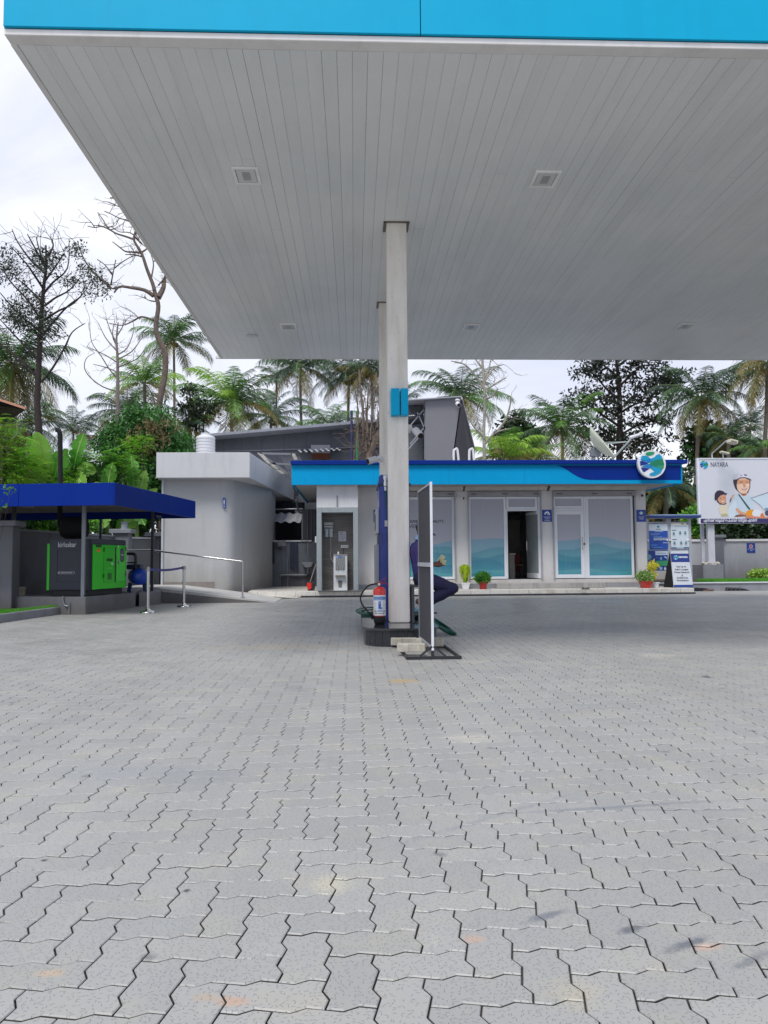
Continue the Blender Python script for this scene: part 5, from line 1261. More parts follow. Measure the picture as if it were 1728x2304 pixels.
# silencer and exhaust stack
sc1 = gg(.75, WG*.45, gz1_)
Ys_ = sc1.y
slen0, slen1 = at(137, 1190, Ys_).x, at(198, 1190, Ys_).x; szc = at(167, 1188, Ys_).z; srd = .26
SIL = M('silencer_black', '15161a', .85, var=.3, scale=12, bump=.6)
m = MB(); m.lathe([(.06, slen0), (srd*.8, slen0+.03), (srd, slen0+.12), (srd, slen1-.12), (srd*.8, slen1-.03), (.06, slen1)], (0, Ys_, szc), 20, 'x'); m.build('silencer', SIL, gen, smooth=50)
m = MB(); m.bar((slen0+.3, Ys_, gz1_), (slen0+.3, Ys_, szc-.1), .3, .25); m.bar((slen1-.3, Ys_, gz1_), (slen1-.3, Ys_, szc-.1), .1, .25); m.build('silencer_support', SIL, gen)
m = MB(); tx_ = at(136, 1100, Ys_).x
m.tube(spline([(slen0+.15, Ys_, szc), (tx_+.02, Ys_, szc+.02), (tx_, Ys_, szc+.25), (tx_+.0, Ys_, szc+.7), at(136, 1100, Ys_), at(135.5, 1000, Ys_), at(134.5, 975, Ys_), at(131, 969, Ys_), at(126.5, 967, Ys_)], 6), .055, 10); m.build('exhaust_pipe', SIL, gen, smooth=True)
# blue air compressor
cc_ = at(309, 1297, 19.6)
cmp_ = thing('air_compressor', 'blue tank air compressor beside the green end of the generator', 'air compressor', (cc_.x, 19.6, PZ))
rr_ = .2; dcy = Vector((.35, -1, 0)).normalized()
m = MB(); c0 = cc_+dcy*.5+Vector((.03, 0, 0)); c1_ = cc_-dcy*.5; m.tube([c0+dcy*.1, c0+dcy*.06, c0, c1_, c1_-dcy*.08], [rr_*.3, rr_*.85, rr_, rr_, rr_*.5], 22); m.build('tank', M('tank_blue', '0b3aa0', .35, var=.1), cmp_, smooth=50)
m = MB()
for s in (-.35, .35):
    for x_ in (-.17, .17): m.bar(cc_+dcy*s+Vector((x_, 0, -rr_*.8)), Vector((cc_.x+dcy.x*s+x_*1.2, cc_.y+dcy.y*s, PZ)), .05, .02)
m.build('stand', M('tank_navy', '142a5c', .5), cmp_)
m = MB(); m.tube(spline([at(286, 1246, 19.5), at(300, 1246.5, 19.5), at(305, 1252, 19.5), at(305.5, 1283, 19.5)], 5), .035, 8); m.tube([at(286, 1266, 19.5), at(303, 1266, 19.5)], .018, 8); m.build('guard', BLACKM, cmp_, smooth=True)
m = MB(); m.box(cc_.x-.25, cc_.x+.1, 19.5, 19.8, cc_.z+.18, cc_.z+.3); m.build('motor', M('motor_navy', '1b2444', .5), cmp_, bevel=.02)

# compound wall on the left
def wallseg(name, a, b_, z0, z1, w, mat, par): m = MB(); m.bar((a[0], a[1], (z0+z1)/2), (b_[0], b_[1], (z0+z1)/2), w, z1-z0); return m.build(name, mat, par)
wl = thing('compound_wall', 'dark grey plastered compound wall behind the generator shed', 'wall', (-8, 20, 0))
wA = at(-60, 1193, 17.9); wB = at(32, 1193, 18.7); wC = at(262, 1207.5, 24.0); wD = at(366, 1211, 25.3)
WALD = M('wall_dark', '6d6f74', .8, var=.12, stain=('4a4c52', .6), bump=.3, dirt=(.8, '4a463e', .6))
wallseg('wall', (wB.x, wB.y), (wC.x, wC.y), -.2, 1.9, .2, WALD, wl); wallseg('wall', (wC.x+.05, wC.y+.05), (wD.x, wD.y), -.2, 1.86, .2, MGREY, wl); wallseg('wall', (wA.x-6, wA.y-1), (wB.x, wB.y), -.2, 1.9, .2, WALD, wl)
CPW = M('coping_white', 'c9ccd2', .6)
wallseg('coping', (wB.x, wB.y-.02), (wC.x, wC.y-.02), 1.901, 1.95, .26, M('coping_grey', '8b8d92', .7), wl); wallseg('coping', (wC.x+.05, wC.y+.02), (wD.x, wD.y), 1.861, 1.91, .26, CPW, wl)
def pillar(X0, X1, Y, z, par, mat=MGREY):
    m = MB(); m.box(X0, X1, Y-.2, Y+.2, -.2, z); p = m.build('pillar', mat, par, bevel=.01)
    m = MB(); m.box(X0-.09, X1+.09, Y-.29, Y+.29, z+.001, z+.13); m.build('pillar_cap', M('cap_grey', '8a8d96', .7), p, bevel=.012); return p
X0, X1, _, Z1 = rect(-25, 1171, 28, 1300, 17.6); pillar(X0, X1, 17.8, Z1-.13 if Z1 > 1 else 2.0, wl)
X0, X1, _, Z1 = rect(253, 1192, 289, 1240, 23.6); pillar(X0, X1, 23.8, at(270, 1200, 23.6).z, wl)
X0, X1, _, Z1 = rect(333, 1200, 359, 1240, 24.9); pillar(X0, X1, 25.1, at(346, 1207, 24.9).z, wl, DGREY)
X0, X1, Z0, Z1 = rect(272, 1174, 288, 1190.5, 23.8)
lm = thing('pillar_lamp', 'short grey cylindrical lamp standing on the wall pillar behind the compressor', 'lamp', ((X0+X1)/2, 23.8, Z0))
m = MB(); r_ = (X1-X0)/2; m.lathe([(r_*1.1, 0), (r_*1.1, .03), (r_*.9, .04), (r_*.9, (Z1-Z0)*.8)], ((X0+X1)/2, 23.8, Z0), 16); m.build('body', M('lampgrey', '8e96a3', .5), lm, smooth=40)
m = MB(); m.lathe([(r_*1.05, (Z1-Z0)*.8+.001), (r_*1.05, Z1-Z0)], ((X0+X1)/2, 23.8, Z0), 16); m.build('cap', GALV, lm, smooth=40)
# paint pot on the bed
Yp = 18.4; X0, X1, Z0, Z1 = rect(38, 1320.5, 57.5, 1342, Yp)
pp = thing('paint_bucket', 'old cream bucket streaked with paint standing by the left wall', 'bucket', ((X0+X1)/2, Yp, Z0)); r_ = (X1-X0)/2
m = MB(); m.lathe([(r_*.85, 0), (r_, Z1-Z0-.03), (r_*1.06, Z1-Z0-.03), (r_*1.06, Z1-Z0), (r_*.92, Z1-Z0), (r_*.9, Z1-Z0-.05)], ((X0+X1)/2, Yp, Z0), 18); m.build('bucket', M('bucket_cream', 'b5ad98', .7, var=.45, scale=9, stain=('4c4a44', .7)), pp, smooth=40)
# bed, kerb and grass on the left
k0 = gnd(-70, 1412); k1 = gnd(0, 1402); k2 = gnd(70, 1391.5); k3 = gnd(132, 1383)
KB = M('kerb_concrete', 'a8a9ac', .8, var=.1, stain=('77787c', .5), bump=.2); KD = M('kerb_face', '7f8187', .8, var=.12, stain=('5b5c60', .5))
bk = cor+dL*.6
outer = [Vector((k0.x-5, k0.y-1.1, 0)), k0, k1, k2, k3, Vector((k3.x+.16, k3.y+.25, 0)), Vector((bk.x-.0, bk.y+.0, 0))]
inn_ = [p+Vector((0, .42, 0)) for p in outer[:5]]+[p+Vector((-.12, .25, 0)) for p in outer[5:6]]
m = MB()
for i in range(4):
    a, b2 = outer[i], outer[i+1]; a2, b3 = inn_[i], inn_[i+1]
    m.prism([(a.x, a.y), (b2.x, b2.y), (b3.x, b3.y), (a2.x, a2.y)], -.1, .17)
m.build('kerb', KB, kind='structure')
m = MB()
for i in range(4):
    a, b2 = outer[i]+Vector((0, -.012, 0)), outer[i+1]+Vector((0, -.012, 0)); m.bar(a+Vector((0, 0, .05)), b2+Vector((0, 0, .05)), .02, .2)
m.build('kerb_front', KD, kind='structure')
bed = [inn_[0], inn_[1], inn_[2], inn_[3], inn_[4]+Vector((.1, .1, 0)), bk+Vector((0, .5, 0)), Vector((bk.x-.3, bk.y+3, 0)), Vector((wB.x-8, 20, 0))]
m = MB(); m.prism([(p.x, p.y) for p in bed], -.1, .13); m.build('flower_bed', M('soil', '4b3f30', .95, var=.3, scale=8), kind='structure')
def grass(name, x0, x1, yfun0, yfun1, z, n, hgt, seed):
    rs = np.random.RandomState(seed); X = rs.uniform(x0, x1, n); T = rs.rand(n); Y = np.array([yfun0(a)+(yfun1(a)-yfun0(a))*b_ for a, b_ in zip(X, T)])
    H_ = hgt*rs.uniform(.5, 1.3, n); A = rs.uniform(0, PI, n); W2 = rs.uniform(.006, .012, n); lx = rs.normal(0, .35, n)*H_; ly = rs.normal(0, .35, n)*H_
    V = np.stack([np.stack([X-np.cos(A)*W2, Y-np.sin(A)*W2, np.full(n, z)], -1), np.stack([X+np.cos(A)*W2, Y+np.sin(A)*W2, np.full(n, z)], -1), np.stack([X+lx, Y+ly, z+H_], -1)], 1).reshape(-1, 3)
    return npmesh(name, V, np.arange(n*3).reshape(-1, 3), [leafmat('grass_blades', '4f9a2a', '6cb43a', '3b7a22', .6, .3, 3)], kind='stuff')
lx0 = k0.x-3; 
def lerpY(pts):
    xs = [p.x for p in pts]; ys = [p.y for p in pts]
    return lambda x: float(np.interp(x, xs, ys))
fI = lerpY(inn_[:5])
g_ = grass('lawn_grass', k0.x-1.5, k3.x-.05, lambda x: fI(x)+.02, lambda x: min(fI(x)+1.7, 17.55+max(0, (x+7.4)*.5)), .13, 26000, .075, 5)
g_['label'] = 'short bright green grass in the kerbed bed on the left'; g_['category'] = 'grass'

# ------------------------------------------------------------------ wash yard between the washroom block and the shop
YK = 28.4
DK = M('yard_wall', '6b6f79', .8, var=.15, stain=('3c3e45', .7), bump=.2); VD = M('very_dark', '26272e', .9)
X0, X1, Z0, Z1 = rect(540, 1219, 720, 1321, YK)
yw_ = thing('yard_wall', 'stained grey wall with white ledge behind the wash yard', 'wall', ((X0+X1)/2, YK, 0))
m = MB(); m.box(X0, X1, YK, YK+.2, 0, Z1); m.build('wall', DK, yw_)
m = MB(); m.box(X0, X1-.3, YK-.04, YK+.22, Z1+.001, Z1+.05); m.build('coping', CPW, yw_)
m = MB(); X0_, X1_, Z0_, Z1_ = rect(633, 1294, 706, 1321, YK); m.box(X0_, X1_, YK-.03, YK-.001, apz, Z1_); m.build('dado', M('dado_dark', '55555c', .9, var=.3, stain=('2c2c30', .8)), yw_)
m = MB(); X = at(648, 1290, YK).x; m.tube([(X, YK-.05, at(648, 1256, YK).z), (X, YK-.05, apz)], .02, 6); m.build('pipe', GALV, yw_, smooth=True)
m = MB(); m.tube([at(630, 1296, YK-.1), at(635, 1293.5, YK-.1), at(690, 1293.5, YK-.1), at(693, 1288, YK-.1), at(692, 1281, YK-.1)], .035, 8); m.build('drain_pipe', M('drain_grey', '8d9096', .5), yw_, smooth=True)
m = MB(); m.tube([at(680, 1155, YK-.3), at(680, 1218, YK-.3), at(693, 1218, YK-.3), at(692.5, 1250, YK-.3)], .022, 6); m.build('supply_pipe', GALV, yw_, smooth=True)
ma = thing('wash_basin', 'small dark grey wash basin on the yard wall beside the alcove', 'wash basin', (at(692, 1270, YK).x, YK-.2, .8))
X0, X1, Z0, Z1 = rect(679, 1265, 705, 1277, YK-.3); w_ = X1-X0
m = MB(); m.prism([(X0, Z1), (X1, Z1), (X1, Z1-.03), (X1-.08, Z0+.02), (X1-.2, Z0), (X0+.14, Z0), (X0+.06, Z1-.1), (X0, Z1-.03)], YK-.42, YK-.005, 'y'); m.build('basin', M('basin_grey', '7f8288', .4), ma, bevel=.01)
m = MB(); c_ = (X0+X1)/2; m.tube([(c_, YK-.2, Z0), (c_, YK-.2, Z0-.2), (c_, YK-.05, Z0-.2)], .03, 8); m.build('waste_pipe', M('drain_grey'), ma, smooth=True)
# cloths over the wall
def cloth(px0, py0, px1, py1, Y, col, label, rot=0):
    X0, X1, Z0, Z1 = rect(px0, py0, px1, py1, Y); m = MB(); n = 8; R_ = Matrix.Translation(((X0+X1)/2, 0, Z1)) @ Matrix.Rotation(rot, 4, 'Y') @ Matrix.Translation((-(X0+X1)/2, 0, -Z1)); m.T = R_
    for i in range(n):
        for j in range(6):
            f = lambda a, b_: (X0+(X1-X0)*a/n, Y-.03-.02*math.sin(a*2.1+b_*.5)-.01*b_/6, Z1+(Z0-Z1)*b_/6)
            m.face([f(i, j), f(i, j+1), f(i+1, j+1), f(i+1, j)])
    return m.build('hanging_cloth', M('cloth_'+col, col, .9), label=label, category='cloth', group='cloths drying over the yard wall', smooth=True, fix=False)
cloth(652.5, 1219.5, 669.8, 1281, YK-.05, '3d4254', 'long dark blue cloth hanging in the middle of the yard wall')
cloth(605, 1220, 618, 1268, YK-.05, '3b3f49', 'dark cloth hanging at the left end of the yard wall')
cloth(622, 1222, 637, 1237, YK-.05, '4a4e58', 'crumpled dark cloth below the pale one on the yard wall', .3)
cloth(624, 1217, 642.5, 1229, YK-.1, '85888f', 'small pale grey cloth over the yard wall top', -.08)
# bucket and mop by the surround
X0, X1, Z0, Z1 = rect(691, 1309, 709.5, 1330, 24.6)
bu = thing('mop_bucket', 'black mop bucket with bright red front beside the tiled surround', 'bucket', ((X0+X1)/2, 24.6, apz))
m = MB(); m.prism([(X0+.03, apz+.003), (X1-.03, apz+.003), (X1, Z1), (X0, Z1)], 24.45, 24.75, 'y'); m.build('bucket', M('bucket_dark', '26262a', .5), bu, bevel=.015)
m = MB(); m.prism([(X0+.01, Z1-.03), (X0+.15, Z1-.03), (X0+.155, Z1-.17), (X0+.12, Z1-.23), (X0+.04, Z1-.24), (X0+.0, Z1-.14)], 24.41, 24.449, 'y'); m.build('front_plate', M('bucket_red', 'd9271e', .4), bu, bevel=.01)
m = MB(); m.tube([at(698, 1309, 24.6), at(710.6, 1270, 24.9)], .013, 6); m.build('broom', M('broomstick', '8c857c', .7), label='thin broom handle leaning against the tiled surround above the mop bucket', category='broom')
m = MB(); X0, X1, Z0, Z1 = rect(709, 1207, 712.3, 1221, 24.3); m.box(X0, X1-.002, 24.25, 24.4, Z0, Z1); m.build('meter_box', WHITE, bevel=.005, label='small white box on the left edge of the tiled surround', category='electrical box')
# dark lean-to behind: dark opening, corrugated awning, slate wall
X0, X1, Z0, Z1 = rect(560, 1160, 681, 1230, 30.5)
ln_ = thing('lean_to', 'dark lean-to behind the yard wall with white corrugated awning', 'shed', ((X0+X1)/2, 31, 0))
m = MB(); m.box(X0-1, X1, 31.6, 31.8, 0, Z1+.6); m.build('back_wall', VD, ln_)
def corrug(P0, U_, V_, nu, amp, mat, name, par, nv=1, thick=.0):
    """corrugated sheet from corner P0 along U_ (waves) and V_"""
    P0, U_, V_ = Vector(P0), Vector(U_), Vector(V_); N_ = U_.cross(V_).normalized(); m = MB(); k = nu*6; A = []
    for i in range(k+1): o = N_*math.sin(2*PI*i/6)*amp; A.append((m.P(P0+U_*i/k+o), m.P(P0+U_*i/k+V_+o)))
    for a, b_ in zip(A, A[1:]): m.idx((a[0], b_[0], b_[1], a[1]))
    return m.build(name, mat, par, smooth=True, fix=False)
za, zb2 = at(640, 1175, 29.2).z, at(640, 1162, 30.6).z
corrug((X0-.8, 29.2, za), (X1-X0+.8, 0, 0), (0, 1.8, zb2-za+.15), 9, .035, M('asbestos_sheet', 'c4c6cc', .8, var=.15, stain=('7c7d82', .6)), 'awning', ln_)
SLW = M('slate_wall', '6b6d75', .7, var=.08, stain=('4a4c55', .5))
# big slate shed rising behind everything
YBG = 33.0
big = thing('slate_shed', 'large slate grey sheet clad shed with sloping roofline behind the shop and washrooms', 'shed', (at(650, 1000, YBG).x, YBG, 0))
P = lambda x, y: (at(x, y, YBG).x, at(x, y, YBG).z)
m = MB(); m.prism([P(486, 1300), P(960, 1300), P(960, 945), P(486, 992)], YBG, YBG+9, 'y'); m.build('wall', SLW, big)
m = MB(); a, b_ = P(459, 988), P(960, 944); m.prism([(a[0], a[1]), (b_[0], b_[1]), (b_[0], b_[1]-.12), (a[0]+.1, a[1]-.1)], YBG-1.2, YBG+9.2, 'y'); m.build('roof', M('shed_roof', '8b8e98', .6, stain=('5d5f67', .5)), big)
m = MB(); a, b_, c_, d_ = P(462, 991), P(960, 948), P(960, 1002), P(482, 1016); m.prism([a, d_, c_, b_], YBG-.16, YBG-.01, 'y'); m.build('cladding', M('cladding_slate', '585a62', .5, var=.08, stain=('404249', .5)), big)
for px in (470, 505, 545, 590, 640, 690, 745, 800):
    m = MB(); a = P(px, 988-(px-459)*.088+3); m.box(a[0]-.008, a[0]+.008, YBG-.17, YBG-.161, a[1]-1.0, a[1]); m.build('seam', M('seam', '42444c', .6), big)
m = MB(); a, b_ = P(480, 1017), P(960, 1003); m.bar((a[0], YBG-.1, a[1]), (b_[0], YBG-.1, b_[1]), .1, .05); m.build('ledge', M('ledge_slate', '888a94', .5), big)
X0, X1, Z0, Z1 = rect(703, 1003, 741, 1034, YBG-.02)
bw = thing('brick_infill', 'small reddish brick infill with a pale lintel under the ragged awning', 'window opening', ((X0+X1)/2, YBG-.1, Z0))
m = MB(); m.box(X0, X1, YBG-.22, YBG-.165, Z0, Z1-.35); m.build('brick', M('brick_red', '7c4a38', .9, var=.25, scale=6), bw)
m = MB(); m.box(X0-.05, X1+.05, YBG-.28, YBG-.165, Z1-.35, Z1); m.build('louvre', M('louvre_white', 'a9aab0', .6), bw)
a = at(668, 1017, 31.8); b_ = at(767, 1012, 31.8)
corrug((a.x, 31.7, a.z), (b_.x-a.x, 0, b_.z-a.z), (0, 1.3, .25), 8, .045, MATS['asbestos_sheet'], 'awning', bw)
# rusty translucent roof between washrooms and shop
a = at(577, 1018, 26); b_ = at(665, 1020, 31); c_ = at(672, 1088, 26); 
yr = thing('yard_roof', 'dark corrugated sheet roof with pale skylight strips over the wash yard', 'roof', (at(660, 1100, 28).x, 28, 3.4))
z1_ = at(690, 1100, 25.3).z; z2_ = at(660, 1030, 31.9).z
x0_ = at(664, 1090, 25.2).x; x1_ = xx(712)-.02
corrug((x0_-.1, 25.3, z1_+.25), (x1_-x0_+.1, 0, 0), (-1.0, 6.5, z2_-z1_-.2), 8, .03, M('yard_sheet', '4a4c54', .7, stain=('2c2d33', .6)), 'sheet', yr)
P0 = at(580, 1019, 26.3); P1 = at(662, 1022, 30.5); P2 = at(612, 1052, 27.0); 
for k, (q0, q1, q2, q3) in enumerate((((579, 1019), (592, 1022), (612, 1046), (600, 1041)), ((604, 1042), (618, 1046), (628, 1056), (617, 1054)), ((620, 1056), (632, 1058), (642, 1066), (633, 1066)), ((656, 1020), (664, 1021), (670, 1034), (662, 1034)))):
    m = MB(); pts = [at(p[0], p[1], 27.5) for p in (q0, q1, q2, q3)]; m.face(pts); m.face([p+Vector((0, .02, 0)) for p in pts][::-1])
    for i in range(4): a, b_ = pts[i], pts[(i+1) % 4]; m.face([a, b_, b_+Vector((0, .02, 0)), a+Vector((0, .02, 0))])
    m.build('skylight_strip', M('skylight', 'a6a39a', .5, var=.3, scale=8), yr)
for pa, pb in (((580, 1020), (664, 1022)), ((600, 1042), (668, 1046)), ((584, 1019), (660, 1075)), ((656, 1020), (700, 1100))):
    m = MB(); m.bar(at(pa[0], pa[1], 27.7), at(pb[0], pb[1], 27.7), .06, .07); m.build('rafter', M('rafter', '74767c', .6), yr)
m = MB(); a = at(660, 1090, 25.1); b_ = at(672, 1115, 27.5); m.bar(at(660, 1092, 25.2), at(669, 1113, 26.2), .08, .08); m.bar(at(666, 1125, 27.0), at(672, 1152, 27.5), .06, .06); m.box(at(664, 1150, 27.5).x, at(680, 1150, 27.5).x, 27.4, 27.6, at(670, 1153, 27.5).z, at(670, 1149, 27.5).z); m.build('beam', M('beam_grey', '5c5f66', .6), yr)
# dark panel behind the roof, right half of the yard
X0, X1, Z0, Z1 = rect(681, 1146, 735, 1219, 29.2); m = MB(); m.box(X0, X1, 29.2, 29.3, 0, Z1)
pn_ = m.build('sheet_partition', M('partition', '4b4e58', .6, var=.1), label='dark sheet metal partition behind the wash basin', category='partition')
m = MB()
for px in (692, 701, 707): a = at(px, 1180, 29.2); m.box(a.x-.03, a.x+.03, 29.15, 29.199, .5, Z1)
m.build('rib', M('partition_rib', '5f626c', .6), pn_)
m = MB(); m.tube([at(609, 1146, 29.8), at(682, 1145, 29.8)], .03, 6); m.build('pipe', GALV, yr, smooth=True)
# white water tank
X0, X1, Z0, Z1 = rect(441, 975, 484, 1018, YT+2.5); r_ = (X1-X0)/2
tk = thing('water_tank', 'ribbed white plastic water tank on the washroom block roof', 'water tank', ((X0+X1)/2, YT+2.5, tbt)); m = MB(); hh = Z1-tbt+.1; pr = []
nrb = 9
for k in range(nrb):
    z_ = hh*.82*k/nrb; pr += [(r_, z_), (r_, z_+hh*.055), (r_*.955, z_+hh*.062), (r_*.955, z_+hh*.085)]
pr += [(r_, hh*.82), (r_, hh*.86), (r_*.9, hh*.9), (r_*.55, hh*.94), (r_*.5, hh*.95), (r_*.5, hh), (.05, hh+.01)]
m.lathe(pr, ((X0+X1)/2, YT+2.5, tbt-.1), 28); m.build('tank', M('tank_white', 'd0d2d6', .5, var=.05, stain=('9a9a98', .3)), tk, smooth=30)
# tapered tower with open framed side
YTW = 29.5; P = lambda x, y: (at(x, y, YTW).x, at(x, y, YTW).z)
tw_ = thing('clad_tower', 'tapering slate grey clad sign tower with open braced left side behind the shop roof', 'tower', (at(1000, 1000, YTW).x, YTW, 0))
a, b_, c_, d_ = P(957, 899.5), P(1037, 895), P(1004, 1120), P(957, 1120)
m = MB(); m.prism([a, d_, c_, b_], YTW, YTW+.06, 'y'); m.build('front_panel', M('tower_panel', '75757a', .5, var=.04, scale=.6), tw_)
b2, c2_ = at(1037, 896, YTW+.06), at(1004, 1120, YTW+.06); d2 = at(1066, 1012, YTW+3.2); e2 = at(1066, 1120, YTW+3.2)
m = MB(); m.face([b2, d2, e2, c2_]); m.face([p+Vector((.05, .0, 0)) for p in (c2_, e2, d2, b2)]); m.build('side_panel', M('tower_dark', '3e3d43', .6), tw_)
m = MB(); m.bar(b2+Vector((.03, 0, .0)), d2+Vector((.03, 0, 0)), .06, .12); m.build('edge_trim', M('tower_edge', '8d8d93', .5), tw_)
m = MB(); m.prism([P(917, 903), P(1037, 895), P(1037, 893), P(917, 901)], YTW-.2, YTW+3, 'y'); m.build('top_sheet', M('tower_top', 'a3a5ab', .6), tw_)
m = MB(); m.prism([P(917, 904), P(957, 903), P(957, 934), P(950, 934)], YTW+.8, YTW+1.0, 'y'); m.build('underside', M('tower_under', '4c4b50', .6), tw_)
for pa, pb in (((957, 918), (919, 962)), ((939, 928), (957, 968)), ((922, 1000), (956, 960)), ((919, 1010), (950, 975)), ((956, 900), (956, 1034))):
    m = MB(); m.bar(at(pa[0], pa[1], YTW+.3), at(pb[0], pb[1], YTW+.3), .05, .05); m.build('brace', M('brace_grey', '8d909a', .5), tw_)
m = MB(); m.prism([P(905, 950), P(957, 941), P(957, 1120), P(905, 1120)], YTW+1.2, YTW+1.3, 'y'); m.build('back_panel', SLATE, tw_)
p = at(1029, 908, YTW-.25); cctv(p, (.2, -.9, -.5), 'white security camera near the top right corner of the clad tower', .16, .07, (p.x+.02, YTW-.2, p.z+.15))
m = MB(); m.tube([(p.x, YTW-.1, p.z+.1), (p.x, YTW-.1, p.z+.4)], .06, 8)
# ladder hoops over the roof edge
for k, px in enumerate((1021, 1056)):
    m = MB(); Yl = 25.4; pts = [at(px, 1045, Yl), at(px, 1016, Yl), at(px+3, 1011.5, Yl), at(px+8, 1011.5, Yl), at(px+11.5, 1045, Yl)]
    m.tube(spline(pts, 3), .04, 8); m.build('roof_ladder_rail', WHITE, smooth=True, label=('left' if k == 0 else 'right')+' white hoop of the roof ladder showing above the navy coping', category='ladder rail', group='white ladder rails on the shop roof')
# two poles rising by the banyan roots
for px, pt, mt, lb in ((791, 924, M('pole_purple', '34355f', .5), 'thin dark purple pole'), (803, 925, M('pole_green', '1f8d5a', .5), 'thin bright green pole')):
    a = at(px, pt, 30.5); m = MB(); m.tube([(a.x, 30.5, 0), (a.x, 30.5, a.z)], .05, 8); m.build('pole', mt, smooth=True, label=lb+' rising behind the shop fascia beside the bare roots', category='pole')
# satellite dish on the shop roof
YD = 27.0
ds = thing('satellite_dish', 'large pale satellite dish seen edge on with feed arm on the shop roof', 'satellite dish', tuple(at(1340, 1034, YD)))
dt, db = at(1321, 966, YD), at(1377, 1034, YD); dc = (dt+db)/2; vax = (dt-db).normalized(); R_ = (dt-db).length/2
nrm_ = Vector((.80, -.36, .48)); nrm_ = (nrm_-nrm_.dot(vax)*vax).normalized(); hax = vax.cross(nrm_)
m = MB(); rings = []; nr, ns = 7, 28
for back in (0, 1):
    R2 = []
    for i in range(nr+1):
        r = R_*i/nr; R2.append([m.P(dc+vax*r*math.cos(2*PI*j/ns)+hax*r*math.sin(2*PI*j/ns)+nrm_*(.32*(i/nr)**2-.16-.03*back)) for j in range(ns)])
    for A, B in zip(R2, R2[1:]):
        for j in range(ns): m.idx((A[j], A[(j+1) % ns], B[(j+1) % ns], B[j]))
    rings.append(R2[-1])
for j in range(ns): m.idx((rings[0][j], rings[0][(j+1) % ns], rings[1][(j+1) % ns], rings[1][j]))
m.build('reflector', M('dish_cream', 'c5cbb8', .5, var=.06, stain=('9a9d88', .3)), ds, smooth=50)
fp = at(1414, 994, YD-.5)
m = MB(); m.tube([db, fp, fp+Vector((.12, 0, .15))], .035, 8); m.tube([dc+hax*R_*.6+nrm_*.05, fp], .015, 6); m.tube([dc-hax*R_*.6+nrm_*.05, fp], .015, 6); m.build('feed_arm', M('arm_grey', 'a8b2b2', .5), ds, smooth=True)
m = MB(); a = at(1417, 985, YD-.5); b_ = at(1440, 977.5, YD-.5); m.tube([a, b_], [.07, .05], 10); m.tube([b_, b_+Vector((.06, 0, .02))], [.09, .09], 10); m.build('receiver', WHITE, ds, smooth=True)
m = MB(); bp = at(1335, 1040, YD); m.tube([bp+Vector((0, 0, -.8)), bp+Vector((0, 0, .3)), dc-nrm_*.2], .07, 10); m.tube([bp+Vector((.2, 0, 0)), dc-nrm_*.15], .03, 6); m.box(bp.x-.1, bp.x+.25, YD-.1, YD+.1, bp.z+.2, bp.z+.45); m.build('mount', GALV, ds, smooth=True)
# ------------------------------------------------------------------ right side: info stand, A-board, wall, billboard
YI2 = 27.2
ist = thing('notice_stand', 'steel framed notice stand with four poster panels under a thin navy roof', 'notice stand', (at(1510, 1300, YI2).x, YI2, .2))
NV = M('stand_navy', '1c3a78', .4, var=.06); SP = M('stand_post', 'a9adb6', .5)
X0, X1, Z0, Z1 = rect(1455, 1159.5, 1571, 1166, YI2); m = MB(); m.box(X0, X1, YI2-.25, YI2+.5, Z0, Z1-.02); m.build('roof', NV, ist, bevel=.01)
m = MB(); m.box(X0, X1, YI2-.26, YI2+.5, Z1-.018, Z1+.02); m.build('roof_edge', M('stand_edge', '8ea6c4', .4), ist)
zb0 = .2
for px, hw in ((1456.6, .035), (1504.5, .09), (1551.5, .05)):
    a = at(px, 1200, YI2); m = MB(); m.box(a.x-hw, a.x+hw, YI2-.03, YI2+.03, zb0, X1*0+Z0); m.build('post', SP, ist, bevel=.005)
for py in (1236.5, 1180-4):
    a = at(1456, py, YI2); b_ = at(1552, py, YI2); m = MB(); m.bar(a, b_, .04, .06); m.build('rail', SP, ist)
for px in (1458, 1501, 1507, 1548):
    p = at(px, 1215.5, YI2-.06); m = MB(); m.ball(p, .035, 8, 6); m.build('bolt', M('bolt_white', 'f2f2f2', .3), ist, smooth=True)
def panel(px0, py0, px1, py1, name='poster'):
    X0, X1, Z0, Z1 = rect(px0, py0, px1, py1, YI2); m = MB(); m.box(X0, X1, YI2-.06, YI2-.035, Z0, Z1); o = m.build(name, M('poster_white', 'cfdbe4', .35, var=.03), ist, bevel=.003)
    return o, Vector((X0, YI2-.061, Z0)), X1-X0, Z1-Z0
o, q, w, h = panel(1459, 1179, 1501, 1236)
layered('print', q, uX, uZ, [(rc(0, 0, w, h*.73), '1d50ac'), (rc(w*.3, h*.69, w*.75, h*.705), 'c7d4ea'), (rc(w*.06, h*.60, w*.62, h*.625), '6f94d2'), (rc(w*.1, h*.56, w*.5, h*.575), '8fb0de'), (rc(w*.2, h*.47, w*.7, h*.51), '5b8ad0'), (rc(w*.24, h*.36, w*.44, h*.45), 'c3cbd8'), (rc(w*.47, h*.36, w*.7, h*.45), 'c3cbd8'), (rc(w*.73, h*.36, w*.97, h*.45), 'c3cbd8'),
   (rc(w*.27, h*.4, w*.42, h*.43), '5a6a84'), (rc(w*.5, h*.4, w*.66, h*.43), '5a6a84'), (rc(w*.76, h*.4, w*.93, h*.43), '5a6a84'), (rc(w*.3, h*.28, w*.6, h*.31), '2a3f74'), (rc(w*.72, h*.24, w*.97, h*.27), 'a4bfe4'), (rc(w*.06, h*.12, w*.4, h*.2), '3f74c4'), (rc(w*.1, h*.05, w*.7, h*.09), '4f86cc')], o)
